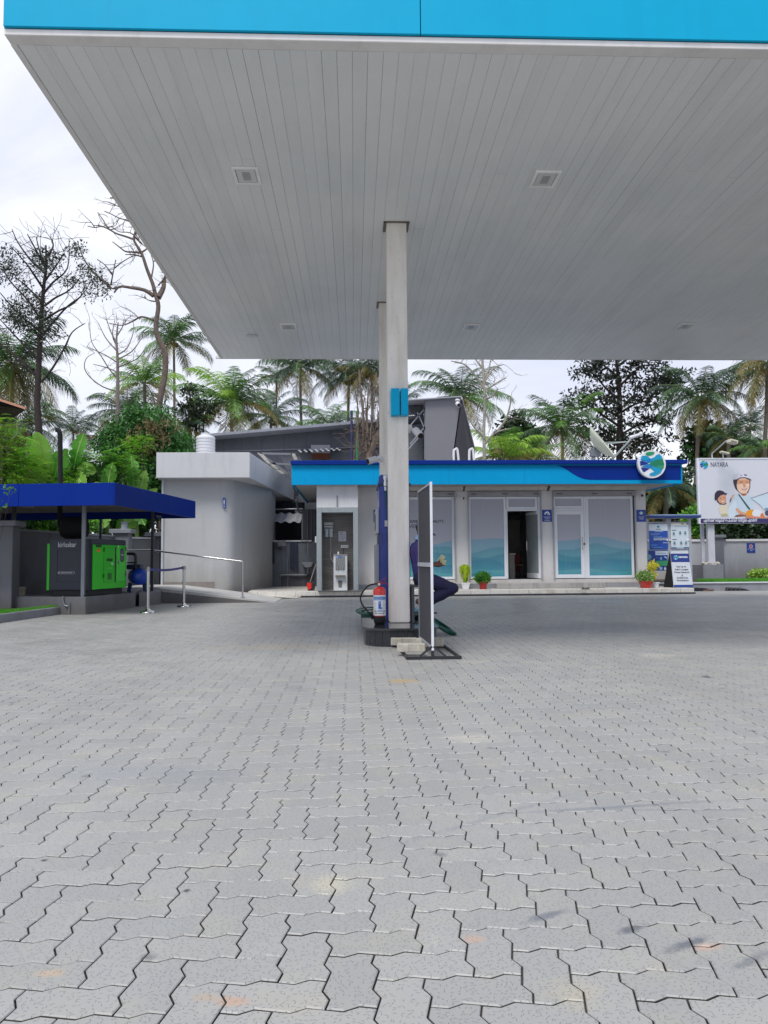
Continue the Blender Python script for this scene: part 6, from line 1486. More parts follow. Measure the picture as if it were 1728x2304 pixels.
logo('logo', q+Vector((w*.5, -.002, h*.89)), uX, uZ, w*.07, o, .001, base=False); textobj('brand_name', 'NAYARA', h*.05, q+Vector((w*.5, -.004, h*.79)), uX, uZ, M('txt_grey', '3a4450', .5), o, bold=.02)
o, q, w, h = panel(1508, 1180.5, 1548, 1234)
L = [(rc(0, 0, w, h*.05), '2c4f8c'), (rc(w*.3, h*.0, w*.7, h*.05), '9fb6cc'), (rc(w*.25, h*.925, w*.92, h*.94), '8aa0ae'), (rc(w*.06, h*.75, w*.3, h*.775), '40505e'), (rc(w*.07, h*.37, w*.31, h*.395), '40505e')]
for cx, cy in ((.16, .63), (.52, .66), (.8, .66), (.18, .24), (.55, .24), (.82, .24)):
    L += [(circ(w*cx, h*(cy+.03), w*.045, 10), '6b8a96'), (rc(w*(cx-.06), h*(cy-.05), w*(cx+.06), h*cy), '55798a'), (rc(w*(cx-.08), h*(cy-.1), w*(cx+.08), h*(cy-.09)), '9db0bb')]
layered('print', q, uX, uZ, L, o)
m = MB(); 
o, q, w, h = panel(1457.6, 1238.5, 1501, 1284)
layered('print', q, uX, uZ, [(rc(0, 0, w, h), '0f3a8c'), (rc(w*.37, h*.77, w, h*.97), 'c9d6e4'), (rc(w*.42, h*.84, w*.94, h*.88), '8ea2b8'), (circ(w*.02, h*.68, w*.14, 16), '6f9aa8'), ([(w*.68, h*.7), (w*.58, h*.62), (w*.62, h*.54), (w*.7, h*.53)], '7fb0d4'), ([(w*.78, h*.66), (w*.86, h*.72), (w*.96, h*.66), (w*.98, h*.54), (w*.9, h*.62)], '9cc4e0'), (rc(w*.38, h*.62, w*.5, h*.65), '3f6cb8'), (rc(w*.38, h*.24, w, h*.49), '3aa06a'), ([(w*.55, h*.2), (w*.7, h*.18), (w*.7, h*.05), (w*.55, h*.03)], '9fc0dc'), ([(w*.84, h*.2), (w*.9, h*.1), (w*.88, h*.03), (w*.8, h*.03), (w*.78, h*.09)], 'd6e4f0')], o)
panel(1508, 1239.5, 1548, 1284)
# A-board
YAB = 24.35
tl, trr, bl, brr = at(1508.5, 1242, YAB+.25), at(1548.5, 1242, YAB+.25), at(1516.5, 1327, YAB-.1), at(1560.5, 1333, YAB-.1)
brr.z = bl.z = apz+.01; 
ab = thing('a_board', 'navy and white folding pavement sign board at the right end of the apron', 'sign board', ((bl.x+brr.x)/2, YAB, apz))
uA = (brr-bl).normalized(); vA = ((tl-bl)).normalized(); wA_ = (brr-bl).length; hA = (tl-bl).length
nA = uA.cross(vA).normalized()
def af(u, v, o=0): # bilinear
    t_ = tl.lerp(trr, u); b__ = bl.lerp(brr, u); return b__.lerp(t_, v)+nA*o
m = MB(); f = [af(0, 0), af(1, 0), af(1, 1), af(0, 1)]; bk_ = [p-nA*.04 for p in f]
A = [m.P(p) for p in f]; B = [m.P(p) for p in bk_]; m.idx(A); m.idx(B[::-1])
for j in range(4): m.idx((A[j], B[j], B[(j+1) % 4], A[(j+1) % 4]))
m.build('front_panel', M('aboard_white', 'c4cad3', .4, var=.04, stain=('9aa0a8', .3)), ab, bevel=.004)
m = MB(); 
back = [af(0, 1, -.05), af(1, 1, -.05), af(1, 0, -.05)+Vector((-.1, .42, 0)), af(0, 0, -.05)+Vector((-.14, .42, 0))]; A = [m.P(p) for p in back]; B = [m.P(p+Vector((0, .03, 0))) for p in back]; m.idx(A); m.idx(B[::-1])
for j in range(4): m.idx((A[j], B[j], B[(j+1) % 4], A[(j+1) % 4]))
m.build('back_panel', M('aboard_black', '101216', .6), ab)
m = MB(); m.face([af(0, .97, -.045), af(0, .0, -.045), back[3]]); m.face([back[3]+Vector((-.003, 0, 0)), af(0, .0, -.045)+Vector((-.003, 0, 0)), af(0, .97, -.045)+Vector((-.003, 0, 0))]); m.build('side_gusset', MATS['aboard_black'], ab, fix=False)
def apoly(ps, key, o, col): m = MB(); m.face([af(u, v, o) for u, v in ps]); return m.build(key, M('print_'+col, col, .4, var=.04), ab, fix=False)
apoly([(0, .71), (1, .71), (1, .955), (0, .955)], 'header_print', .003, '14307c'); apoly([(0, 0), (1, 0), (1, .07), (0, .07)], 'footer_print', .003, '1a3a84')
lc = af(.27, .84, .005)
logo('logo', lc, uA, vA, wA_*.115, ab, .001)
TXB = M('txt_black', '23262c', .5)
textobj('brand_name', 'NAYARA', hA*.07, af(.67, .85, .006), uA, vA, M('txt_white', 'e9eef6', .4), ab, bold=.03, width=wA_*.48)
for k, (s_, vv, wd) in enumerate((('Fuel Up At', .58, .5), ("India's Largest", .50, .7), ('Private Network', .42, .78), ('@', .34, .06), ('Kurikkal Fuel,', .265, .58), ('Perinthalloor', .19, .62))):
    textobj('sign_text', s_, hA*.068, af(.5, vv, .005), uA, vA, TXB, ab, bold=.012, width=wA_*wd)
# right compound wall
YWR = 31.0
zw = at(1640, 1218, YWR).z
wr = thing('right_compound_wall', 'light grey compound wall with white coping right of the shop', 'wall', (at(1640, 1300, YWR).x, YWR, 0)); wr.name = 'compound_wall'
x0w = at(1440, 1250, YWR).x
m = MB(); m.box(x0w, 24, YWR, YWR+.2, -.2, zw); m.build('wall', M('rwall', 'bcbdc2', .75, var=.06, scale=.8, stain=('8b8c92', .4), bump=.1, dirt=(.9, '8f887c', .5)), wr)
m = MB(); m.box(x0w, at(1607, 1215, YWR).x, YWR-.05, YWR+.25, zw+.001, zw+.09); m.box(at(1632, 1215, YWR).x, 24, YWR-.05, YWR+.25, zw+.001, zw+.09); m.build('coping', M('coping_bright', 'e9e9ea', .6), wr)
X0, X1, _, Z1 = rect(1610, 1205, 1629.5, 1300, YWR-.1); 
m = MB(); m.box(X0, X1, YWR-.1, YWR+.3, -.2, at(1620, 1210, YWR-.1).z); p_ = m.build('pillar', M('pillar_r', '84868f', .75), wr, bevel=.01)
m = MB(); m.box(X0-.05, X1+.08, YWR-.17, YWR+.37, at(1620, 1210, YWR-.1).z+.001, at(1620, 1203.5, YWR-.1).z); m.build('pillar_cap', M('cap_grey', '8a8d96'), p_, bevel=.01)
plaque(1680, 1222, 1699, 1244, YWR, 'blue plaque with reddish round symbol on the right compound wall', 'fireb')
# planted verge with kerb, drain slots
kz = .27; YK2 = at(1640, 1330, 1)
gA = gnd(1430, 1331.5); gB = gnd(1728, 1327); ykr = (gnd(1640, 1329.5)).y
xk0 = ax1-2.3
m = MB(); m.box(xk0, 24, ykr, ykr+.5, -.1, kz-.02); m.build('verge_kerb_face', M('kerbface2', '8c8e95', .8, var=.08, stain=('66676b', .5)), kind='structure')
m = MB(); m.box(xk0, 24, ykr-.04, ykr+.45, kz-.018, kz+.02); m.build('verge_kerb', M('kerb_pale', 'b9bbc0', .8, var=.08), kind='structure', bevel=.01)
m = MB(); m.box(xk0, 24, ykr+.51, YWR, -.1, kz-.01); m.build('verge', M('soil', '4b3f30', .95), kind='structure')
for k, (px0, px1, lb) in enumerate(((1562, 1606, 'drain opening with a brown slab beside the folding sign'), (1632, 1688, 'drain opening with dark broken grating further right'))):
    X0, X1, Z0, Z1 = rect(px0, 1322, px1, 1329.5, ykr-.02); X = (X0+X1)/2; w = (X1-X0)/2
    dn = thing('kerb_drain', 'dark kerb '+lb, 'drain', (X, ykr, 0), 'kerb drain openings')
    m = MB(); m.prism([(X0, 0), (X1, 0), (X1-w*.4, .06), (X1-w*.9, .1), (X0+.02, .12)], ykr-.03, ykr-.005, 'y'); m.build('opening', VD, dn)
    m = MB()
    if k == 0: m.bar((X-.05, ykr-.05, .02), (X1-.02, ykr-.05, .05), .06, .04)
    else:
        for s in range(4): m.bar((X0+.02+s*w*.35, ykr-.04, .01), (X0+.1+s*w*.35, ykr-.04, .1), .02, .02)
        m.bar((X0+.02, ykr-.04, .1), (X1-.3, ykr-.04, .07), .02, .02)
    m.build('slab' if k == 0 else 'grating', M('drain_brown', '7d6255', .8) if k == 0 else M('pole_grey', '5b5d63', .6), dn)
g2 = grass('verge_grass', at(1556, 1300, 28).x, 17.5, lambda x: ykr+.46, lambda x: ykr+1.9, kz-.01, 22000, .11, 9); g2['label'] = 'bright green grass along the foot of the right compound wall'; g2['category'] = 'grass'
# billboard
YBB = 28.8
zb_b, zb_t = at(1640, 1178, YBB).z, at(1640, 1030.5, YBB).z; bx0 = at(1570, 1100, YBB).x; bx1 = bx0+6.3
bb = thing('billboard', 'large billboard showing two helmeted riders above a purple text band', 'billboard', (bx0+2, YBB, 0))
m = MB(); m.box(bx0, bx1, YBB, YBB+.12, zb_b, zb_t); bp_ = m.build('panel', M('bb_face', 'd3d5de', .5, var=.02), bb, bevel=.01)
m = MB(); 
for a in ((bx0, bx0+.06, zb_b, zb_t), (bx0+.061, bx1, zb_t-.04, zb_t)): m.box(a[0], a[1], YBB-.02, YBB-.001, a[2], a[3])
m.build('frame', M('bb_frame', 'e4e6ee', .4), bb)
Yb = YBB-.003
def bpx(x, y): # coordinates in the 1540..1728 x 1000..1200 enlargement
    p = at(1540+x/8.824, 1000+y/8.824, Yb); return (p.x, p.z)
SK = 'd9a07c'; SKD = 'b9714a'; HL = '3a2c34'
def bl_(pts): return [bpx(*p) for p in pts]
def bcirc(x, y, rx, ry, n=22): return [bpx(x+rx*math.cos(2*PI*i/n), y+ry*math.sin(2*PI*i/n)) for i in range(n)][::-1]
lay = [
 (bl_([(318, 1475), (2200, 1475), (2200, 1562), (318, 1562)][::-1]), '3a2d66'),
 # man: shirt, neck, arms, helmet, face
 (bl_([(985, 1010), (1080, 985), (1180, 1010), (1290, 1000), (1350, 1060), (1390, 1180), (1400, 1300), (1330, 1440), (930, 1440), (870, 1330), (900, 1200), (930, 1090)][::-1]), 'c3d4e2'),
 (bl_([(940, 1150), (1010, 1090), (1040, 1200), (1020, 1290), (990, 1440), (860, 1440), (870, 1300)][::-1]), 'cfdeea'),
 (bl_([(1120, 960), (1240, 970), (1230, 1010), (1180, 1025), (1130, 1005)][::-1]), SKD),
 (bl_([(1060, 990), (1090, 990), (1310, 1280), (1300, 1300), (1270, 1290)][::-1]), '2f4f50'),
 (bl_([(1010, 1275), (1060, 1265), (1120, 1320), (1230, 1370), (1220, 1400), (1100, 1390), (1040, 1330)][::-1]), SK),
 (bl_([(985, 1440), (1030, 1400), (1120, 1385), (1200, 1405), (1300, 1400), (1330, 1440), (1200, 1430), (1050, 1440)][::-1]), '8a5a44'),
 (bl_([(960, 640), (985, 590), (1050, 570), (1130, 575), (1060, 660), (1050, 800), (1060, 900), (1030, 900), (990, 850), (960, 740)][::-1]), 'c9c9d6'),
 (bl_([(965, 700), (1050, 690), (1045, 860), (1130, 960), (1190, 985), (1190, 1000), (1100, 970), (1010, 880), (970, 760)][::-1]), HL),
 (bl_([(1280, 680), (1310, 720), (1305, 860), (1260, 970), (1240, 965), (1285, 860)][::-1]), HL),
 (bcirc(1165, 810, 128, 170), 'ecc7b0'),
 (bl_([(1050, 700), (1290, 690), (1290, 770), (1210, 790), (1180, 870), (1150, 780), (1045, 790)][::-1]), 'd59b78'),
 (bl_([(1040, 680), (1070, 600), (1150, 570), (1250, 585), (1310, 640), (1335, 715), (1290, 690), (1200, 655), (1100, 655)][::-1]), 'd5d6e2'),
 (bl_([(1180, 590), (1240, 600), (1245, 625), (1190, 620)][::-1]), '6a4a5a'), (bl_([(1100, 615), (1140, 600), (1150, 615), (1110, 630)][::-1]), '8a8094'),
 (bl_([(1035, 700), (1100, 655), (1200, 650), (1290, 675), (1340, 712), (1300, 710), (1200, 672), (1100, 675), (1050, 720)][::-1]), '51424c'),
 (bl_([(1105, 745), (1160, 735), (1165, 748), (1110, 758)][::-1]), '6a4030'), (bl_([(1215, 738), (1265, 742), (1262, 755), (1218, 750)][::-1]), '6a4030'),
 (bl_([(1195, 770), (1215, 840), (1180, 850), (1185, 835)][::-1]), 'c98d6c'),
 (bl_([(1130, 870), (1180, 885), (1245, 860), (1230, 890), (1190, 910), (1150, 900)][::-1]), 'a85a4c'), (bl_([(1145, 876), (1185, 888), (1235, 868), (1225, 880), (1190, 896), (1155, 888)][::-1]), 'f2ece8'),
 # child
 (bl_([(680, 1250), (740, 1180), (830, 1210), (900, 1160), (980, 1000), (995, 1010), (930, 1140), (870, 1230), (850, 1300), (880, 1420), (740, 1440), (690, 1330)][::-1]), 'ddd3bd'),
 (bl_([(890, 1145), (915, 1060), (935, 1080), (915, 1150)][::-1]), '5b4a8c'),
 (bl_([(915, 1060), (960, 1000), (995, 990), (990, 1010), (960, 1030), (935, 1078)][::-1]), SK),
 (bcirc(748, 1085, 82, 98), 'd99f7d'),
 (bl_([(655, 1100), (690, 1160), (780, 1190), (830, 1150), (830, 1175), (780, 1203), (700, 1185), (640, 1130)][::-1]), '2f2733'),
 (bl_([(595, 1080), (600, 980), (640, 925), (700, 908), (770, 930), (805, 965), (850, 968), (820, 1010), (790, 990), (720, 1010), (670, 1060), (650, 1110), (600, 1105)][::-1]), '33283c'),
 (bl_([(705, 1065), (735, 1060), (735, 1072), (705, 1077)][::-1]), '5a3626'), (bl_([(770, 1055), (795, 1058), (793, 1068), (770, 1066)][::-1]), '5a3626'), (bl_([(735, 1120), (790, 1120), (770, 1142), (745, 1138)][::-1]), 'f0e4dc'),
 (bl_([(730, 1380), (830, 1370), (870, 1410), (740, 1425)][::-1]), 'b7b487'),
 # motorcycle front
 (bl_([(1230, 1330), (1310, 1290), (1370, 1300), (1360, 1440), (1230, 1440), (1210, 1390)][::-1]), 'e89a1c'),
 (bcirc(1440, 1370, 100, 78), 'dfe3ec'), (bl_([(1510, 1380), (1550, 1360), (1590, 1440), (1500, 1440)][::-1]), 'd97a2c'),
 (bl_([(1310, 1065), (1650, 950), (1800, 920), (1800, 940), (1640, 965), (1320, 1072)][::-1]), '55757f'), (bl_([(1330, 1075), (1640, 975), (1800, 950), (1800, 1260), (1560, 1280), (1500, 1200)][::-1]), 'c9dbe8'),
 (bl_([(1600, 1260), (1800, 1250), (1800, 1400), (1600, 1390)][::-1]), '7a96b4'), (bcirc(1650, 1360, 55, 50), '4a4a5a'), (bl_([(1250, 1395), (1330, 1420), (1560, 1440), (1700, 1440), (1700, 1465), (1200, 1460)][::-1]), 'd98a6c'),
]
lay = [(p[::-1], c) for p, c in lay]
layered('advert', (0, YBB, 0), uX, uZ, lay, bp_, step=.0005)
lx, lz = bpx(390, 405); lr = (bpx(475, 405)[0]-bpx(310, 405)[0])/2
logo('logo', (lx, YBB-.004, lz), uX, uZ, lr, bp_, .001, base=False)
textobj('brand_name', 'NAYARA', .26, ((bpx(505, 0)[0]+bpx(850, 0)[0])/2, YBB-.004, lz), uX, uZ, M('txt_slate', '4a5464', .5), bp_, bold=.012, width=bpx(850, 400)[0]-bpx(505, 400)[0])
X_ = (bpx(365, 1500)[0]+bpx(1420, 1500)[0])/2; tw2 = bpx(1420, 1500)[0]-bpx(365, 1500)[0]
textobj('band_text', 'എന്നാൽ നമുക്ക് ഇപ്പോൾ നമ്മുടെ എനർജി', .15, (X_, YBB-.07, bpx(0, 1518)[1]), uX, uZ, M('txt_white', 'e9eef6'), bp_, bold=.02, width=tw2)
Xq = at(1600, 1200, YBB).x; zblk = at(1600, 1270, YBB-.0).z
X0, X1, Z0, Z1 = rect(1595, 1178, 1607.5, 1265, YBB); 
m = MB(); m.box(X0+.03, X1+.08, YBB+.125, YBB+.3, kz, zb_b+1.5); m.build('post', M('bb_post', 'c4c6ce', .5), bb, bevel=.01)
m = MB(); m.box(X0-.1, X0+.02, YBB+.4, YBB+.5, kz, zb_b+1.5); m.build('post', M('bb_post', 'c4c6ce'), bb)
X0, X1, Z0, Z1 = rect(1581.5, 1270.5, 1628, 1306, YBB-.2)
pl2 = thing('footing_block', 'square grey concrete footing around the billboard post topped with rubble', 'footing', ((X0+X1)/2, YBB, kz))
m = MB(); m.box(X0, X1, YBB-.22, YBB+.75, kz-.05, Z1); m.build('block', M('footing_grey', '85868d', .85, var=.15, stain=('6a6b70', .5), bump=.2), pl2, bevel=.01)
rs = random.Random(4); m = MB()
for i in range(30):
    c_ = Vector((rs.uniform(X0+.05, X1-.05), rs.uniform(YBB-.15, YBB+.1), Z1+rs.uniform(.0, .07))); r = rs.uniform(.03, .08); m.ball(c_, (r, r*.8, r*.7), 6, 4)
ru = m.build('rubble', M('rubble_pale', 'b3ada2', .9, var=.3, scale=10), pl2); ru['kind'] = 'stuff'
# lamps over the billboard
for k, (pa, pb, lb) in enumerate((((1602.5, 1031), (1634, 992), 'upper cream floodlight on a bent arm above the billboard'), ((1627, 1031), (1622, 1019), 'lower small floodlight just above the billboard top edge'))):
    a = at(pa[0], pa[1], YBB+.1); b_ = at(pb[0], pb[1], YBB-.8)
    fl = thing('floodlight', lb, 'floodlight', tuple(a), 'floodlights above the billboard')
    m = MB(); m.tube([a, a+Vector((0, 0, .18)), b_], .025, 8); m.build('arm', M('arm_white', 'b9bcc0', .5), fl, smooth=True)
    m = MB(); m.T = Matrix.Translation(b_+Vector((.12, 0, 0))) @ Matrix.Rotation(.25, 4, 'Y')
    m.box(-.03, .27, -.15, .15, -.08, .06) if k == 0 else m.box(-.14, .17, -.1, .1, -.03, .04)
    m.build('lamp_head', M('flood_cream', 'c9c4ae', .5), fl, bevel=.015)
    if k == 0: m = MB(); m.T = Matrix.Translation(b_+Vector((.12, -.151, 0))) @ Matrix.Rotation(.25, 4, 'Y'); m.box(.0, .22, -.005, 0, -.05, .0); m.build('glass', M('flood_glass', '6b6a62', .2), fl)
# brown terraced house behind
YH = 42.0
hs = thing('terraced_house', 'brown clad stepped house front with cream ledges behind the right wall', 'house', (at(1530, 1200, YH).x, YH, 0))
BRN = M('house_brown', '9a7b66', .8, var=.12, scale=2, stain=('6e5547', .4)); CRM = M('house_cream', 'd3c8b8', .7); PNK = M('house_pink', 'a88f8c', .8)
x0h = at(1440, 1200, YH).x; x1h = at(1600, 1200, YH).x
m = MB(); m.box(x0h-2, x1h, YH, YH+6, 0, at(1500, 1152, YH).z); m.build('wall', BRN, hs)
m = MB(); m.box(at(1507, 1140, YH).x, at(1572, 1140, YH).x, YH+1, YH+5, at(1500, 1152, YH).z, at(1500, 1135, YH).z); m.build('upper_wall', PNK, hs)
for py in (1150, 1168, 1178.5, 1187, 1196.5):
    m = MB(); z = at(1560, py, YH-.3).z; m.box(at(1500, py, YH).x, at(1584, py, YH).x, YH-.35, YH-.002, z-.07, z+.07); m.build('ledge', CRM, hs)
for k in range(5):
    m = MB(); px = 1568+k*4.5; z = at(1560, 1168+k*9.6, YH-.3).z; m.box(at(1550, 1200, YH).x, at(px+6, 1200, YH).x, YH-.6-.3*k, YH-.36-.3*k, 0, z); m.build('step', BRN, hs)
m = MB(); p = at(1536, 1152, YH); m.lathe([(.14, 0), (.1, .05), (.07, .35), (.12, .4), (.12, .5)], (p.x, YH-.2, p.z), 12); m.build('baluster', M('baluster_pink', 'cdb3ab', .7), hs, smooth=40)
X0, X1, Z0, Z1 = rect(1510, 1169, 1523, 1174, YH-.02); m = MB(); m.box(X0, X1, YH-.05, YH-.003, Z0, Z1); m.build('window', M('house_window', '4a4d58', .2), hs)
m = MB(); X0, X1, Z0, Z1 = rect(1478, 1140, 1496, 1156, YH+.5); m.box(X0, X1, YH-.6, YH-.36, Z0, Z1); m.build('corbel', M('baluster_pink', 'cdb3ab'), hs)
# roof corner far left
YL = 24.0
lr_ = thing('tiled_roof_corner', 'corner of a low roof with an orange edge at the far left among the trees', 'roof', tuple(at(20, 930, YL)))
a, b_ = at(-60, 880, YL), at(58, 919, YL)
m = MB(); m.face([a, b_, b_+Vector((-2.3, 3.5, .2)), a+Vector((-3, 3.5, .2))]); m.face([a+Vector((0, 0, -.35)), a+Vector((-3, 3.5, -.2)), b_+Vector((-2.3, 3.5, .1)), b_+Vector((0, .02, -.04))]); m.build('roof_sheet', M('roof_dark', '4f4642', .8), lr_, fix=False)
m = MB(); m.bar(a, b_, .06, .07); m.build('roof_edge', M('roof_orange', 'c08a72', .6), lr_)
m = MB(); m.bar(at(-60, 921, YL+.3), at(45, 917, YL+.3), .06, .06); m.build('rafter', M('rafter_dark', '3a3330', .8), lr_)
m = MB(); q_ = at(-60, 1000, YL+2); m.box(q_.x-3, at(8, 1000, YL+2).x, YL+2, YL+2.3, 0, q_.z+.6); m.build('wall', M('hut_wall', '5c504a', .9), lr_)
# ------------------------------------------------------------------ vegetation
PG = [leafmat('palm_green', '3a5738', '55744a', '26402e', .42, .22, .8), leafmat('palm_fresh', '52803a', '74a24a', '3a622f', .42, .3, .8), leafmat('palm_old', '6f6f3c', '8a7b45', '4c5230', .6, .25, .8), leafmat('palm_dark', '2b3f33', '415a48', '1f2f26', .45, .15, .8), leafmat('palm_lime', '86b83a', 'a7c94a', '5d9a34', .45, .35, .9)]
RACH = M('rachis', '7a8a4a', .6, var=.15)
def frond(V, Fq, mi, P0, az, el, L, mat, rs, droop=1.0, nl=44, lw=.1, ll=.26, twist=0, hang=.45):
    n = 14; pts = []; ca, sa = math.cos(az), math.sin(az); p = np.array(P0, float); e = el
    for i in range(n+1):
        pts.append(p.copy()); s = L/n; p = p+s*np.array([ca*math.cos(e), sa*math.cos(e), math.sin(e)]); e -= droop*(.026+.0105*i)*(1 if math.cos(e) > -.2 else .2)
        e = max(e, -1.45)
    pts = np.array(pts)
    side0 = np.array([-sa, ca, 0])
    w = .018*L/3.5*2
    for i in range(n):      # rachis as a thin double strip
        a, b = pts[i], pts[i+1]; k = len(V); q = w*(1-.75*i/n); up = np.array([0, 0, q])
        V += [a-side0*q, a+side0*q, b+side0*q*.9, b-side0*q*.9, a-up, a+up, b+up, b-up]; Fq += [(k, k+1, k+2, k+3), (k+4, k+5, k+6, k+7)]; mi += [5, 5]
    for j in range(nl):
        t = .1+.9*(j+rs.rand()*.6)/nl; f = t*n; i = min(n-1, int(f)); fr = f-i; c = pts[i]*(1-fr)+pts[i+1]*fr; d = pts[i+1]-pts[i]; d /= np.linalg.norm(d)
        up = np.cross(d, side0); 
        if up[2] < 0: up = -up
        ln = ll*L*(math.sin(min(1, t*1.5+.15)*PI*.5)*(1-.55*max(0, t-.55)/.45))*rs.uniform(.85, 1.1)
        for sgn in (-1, 1):
            if rs.rand() < .04: continue
            dirn = side0*sgn*.85+d*(.35+.4*t)+up*.1+np.array([0, 0, -1])*hang*rs.uniform(.3, 1.1); dirn /= np.linalg.norm(dirn)
            mid = c+dirn*ln*.55; d2 = dirn+np.array([0, 0, -.75*hang-.1]); d2 /= np.linalg.norm(d2); tip = mid+d2*ln*.5
            wv = np.cross(dirn, up); wv /= (np.linalg.norm(wv)+1e-9); wd = lw*L*.18*rs.uniform(.8, 1.2); k = len(V)
            V += [c-d*wd*.35, c+d*wd*.35, mid+d*wd*.42, mid-d*wd*.42, tip]; 
            Fq += [(k, k+1, k+2, k+3), (k+3, k+2, k+4, k+4)]; mi += [mat, mat]
def palm(cpx, cpy, Rpx, Y, label, seed, nf=24, gpx=None, mats=(0, 0, 0, 1), low=True, elr=(-.55, 1.45), nl=54, lw=.085, ll=.32, old=.2, hang=.6, trunk_r=.12, name='coconut_palm', cat='palm tree', group='coconut palms behind the station', nut=True, azs=None, droop=1.0):
    rs = np.random.RandomState(seed); c = at(cpx, cpy, Y); L = Rpx*Y/F*1.25
    base = at(gpx if gpx is not None else cpx+rs.uniform(-12, 12), 1260, Y); base.z = -.3
    t = thing(name, label, cat, (base.x, Y, 0), group)
    if c.z > 1.2:
        pts = spline([base, base.lerp(c, .35)+Vector((rs.uniform(-.3, .3), 0, 0)), base.lerp(c, .75), c], 5); nn_ = len(pts)
        m = MB(); m.tube(pts, [trunk_r*(1.25-.5*i/nn_) for i in range(nn_)], 10); m.build('trunk', PBARK, t, smooth=True)
    V, Fq, mi = [], [], []
    nf = int(nf*1.12)
    for i in range(nf):
        u = (i+.5)/nf; el = elr[1]+(elr[0]-elr[1])*u**.85+rs.uniform(-.12, .12); az = i*2.39996+rs.uniform(-.25, .25)
        if azs: az = rs.uniform(*azs)
        m_ = mats[rs.randint(len(mats))]
        if u > 1-old: m_ = 2
        Lf = L*(rs.uniform(.85, 1.1) if u > .12 else .75)
        frond(V, Fq, mi, (c.x+.1*math.cos(az), c.y+.1*math.sin(az), c.z), az, el, Lf, m_, rs, droop*rs.uniform(.8, 1.2), nl, lw, ll, hang=hang)
    V = np.array(V); Fq = [list(f) for f in Fq]
    tri = np.array([(f[0], f[1], f[2]) for f in Fq]+[(f[0], f[2], f[3]) for f in Fq if f[2] != f[3]])
    mi2 = list(mi)+[m_ for f, m_ in zip(Fq, mi) if f[2] != f[3]]
    npmesh('crown', V, tri, PG+[RACH], mi2, parent=t)
    if nut:
        m = MB()
        for i in range(7): a = rs.uniform(0, 6.28); m.ball((c.x+.28*math.cos(a), c.y+.28*math.sin(a), c.z-.2-rs.uniform(0, .3)), .13, 8, 6)
        m.build('coconuts', M('nuts_brown', '7a6a3a', .7, var=.3), t, smooth=True)
    return t
palm(391, 765, 78, 66, 'tall coconut palm against the sky just left of the canopy edge', 1, gpx=397)
palm(521, 905, 100, 48, 'full bushy coconut palm rising behind the white water tank', 2, nf=30, mats=(0, 1, 0, 4), elr=(-.5, 1.5))
palm(622, 845, 48, 62, 'small headed areca palm between the water tank palm and the next tall palm', 3, nf=13, trunk_r=.08, name='areca_palm', ll=.3, elr=(-.2, 1.4), nut=False, lw=.09)
palm(676, 826, 84, 60, 'coconut palm with thin leaning trunk left of the second column', 4, gpx=682, mats=(0, 3, 0), hang=.8)
palm(785, 850, 74, 58, 'dark coconut palm above the purple pole', 5, mats=(3, 0, 3), hang=.9)
palm(836, 838, 66, 56, 'coconut palm directly left of the front canopy column', 6, mats=(0, 3, 2), hang=.9)
palm(742, 958, 74, 50, 'low coconut palm crown just above the slate shed roof', 7, mats=(0, 1), nf=20, gpx=745)
palm(610, 938, 80, 54, 'low coconut palm crown behind the middle of the slate shed roof', 27, mats=(0, 3), nf=20)
palm(1037, 893, 96, 52, 'coconut palm behind the tapering clad tower', 8, mats=(0, 0, 1), nf=26, gpx=1045)
palm(1264, 962, 102, 46, 'big coconut palm behind the shop roof left of the satellite dish', 9, nf=28, mats=(0, 0, 1), gpx=1268, elr=(-.7, 1.5))
palm(1577, 892, 102, 44, 'broad coconut palm with hanging old fronds behind the round logo sign', 10, nf=30, mats=(3, 0, 0), old=.3, elr=(-1.0, 1.45), gpx=1545, hang=.8)
palm(1726, 815, 115, 42, 'coconut palm cut off by the right picture edge above the billboard', 11, nf=24, mats=(0, 2, 2), old=.4, elr=(-.9, 1.2), hang=.8)
palm(1688, 955, 52, 60, 'small distant coconut palm above the billboard', 12, nf=18, mats=(3, 0), trunk_r=.1)
palm(1132, 1030, 84, 40, 'low bright lime coconut palm behind the shop coping, right of the ladder rails', 13, nf=18, mats=(4, 1, 4), old=.25, elr=(.0, 1.45), nut=False)
palm(1200, 1035, 60, 42, 'low yellowing palm fronds behind the coping between the lime palm and the big palm', 33, nf=14, mats=(1, 2), elr=(.0, 1.3), nut=False)
palm(28, 820, 128, 40, 'large shaggy coconut palm behind the dark tree at the far left', 14, nf=34, mats=(0, 0, 1, 3), elr=(-1.1, 1.4), gpx=20, old=.35, hang=.8)
palm(40, 960, 105, 38, 'lower shaggy coconut palm at the far left beside the roof corner', 15, nf=26, mats=(0, 2, 3), elr=(-1.1, 1.2), gpx=60, old=.4)
palm(325, 862, 80, 50, 'fresh green upright palm directly behind the twisted bare tree', 16, nf=20, mats=(1, 4, 1), elr=(-.2, 1.5), nut=False, gpx=330)
palm(285, 925, 86, 54, 'grey green coconut palm left of the twisted bare tree', 17, nf=20, mats=(0, 3), gpx=290)
palm(165, 962, 50, 70, 'tiny distant coconut palm between the exhaust pipe and the mango tree', 18, nf=18, mats=(3, 0), trunk_r=.1)
palm(243, 985, 66, 44, 'low coconut palm beside the left edge of the mango tree', 19, nf=20, mats=(0, 2, 3), gpx=250)
palm(420, 960, 60, 46, 'low coconut palm crown between the mango tree and the water tank', 20, nf=18, mats=(3, 0, 1))
palm(1500, 1095, 80, 36, 'low drooping palm seen under the right overhang of the shop', 21, nf=20, mats=(0, 3, 2), nut=False, elr=(-.6, 1.2))
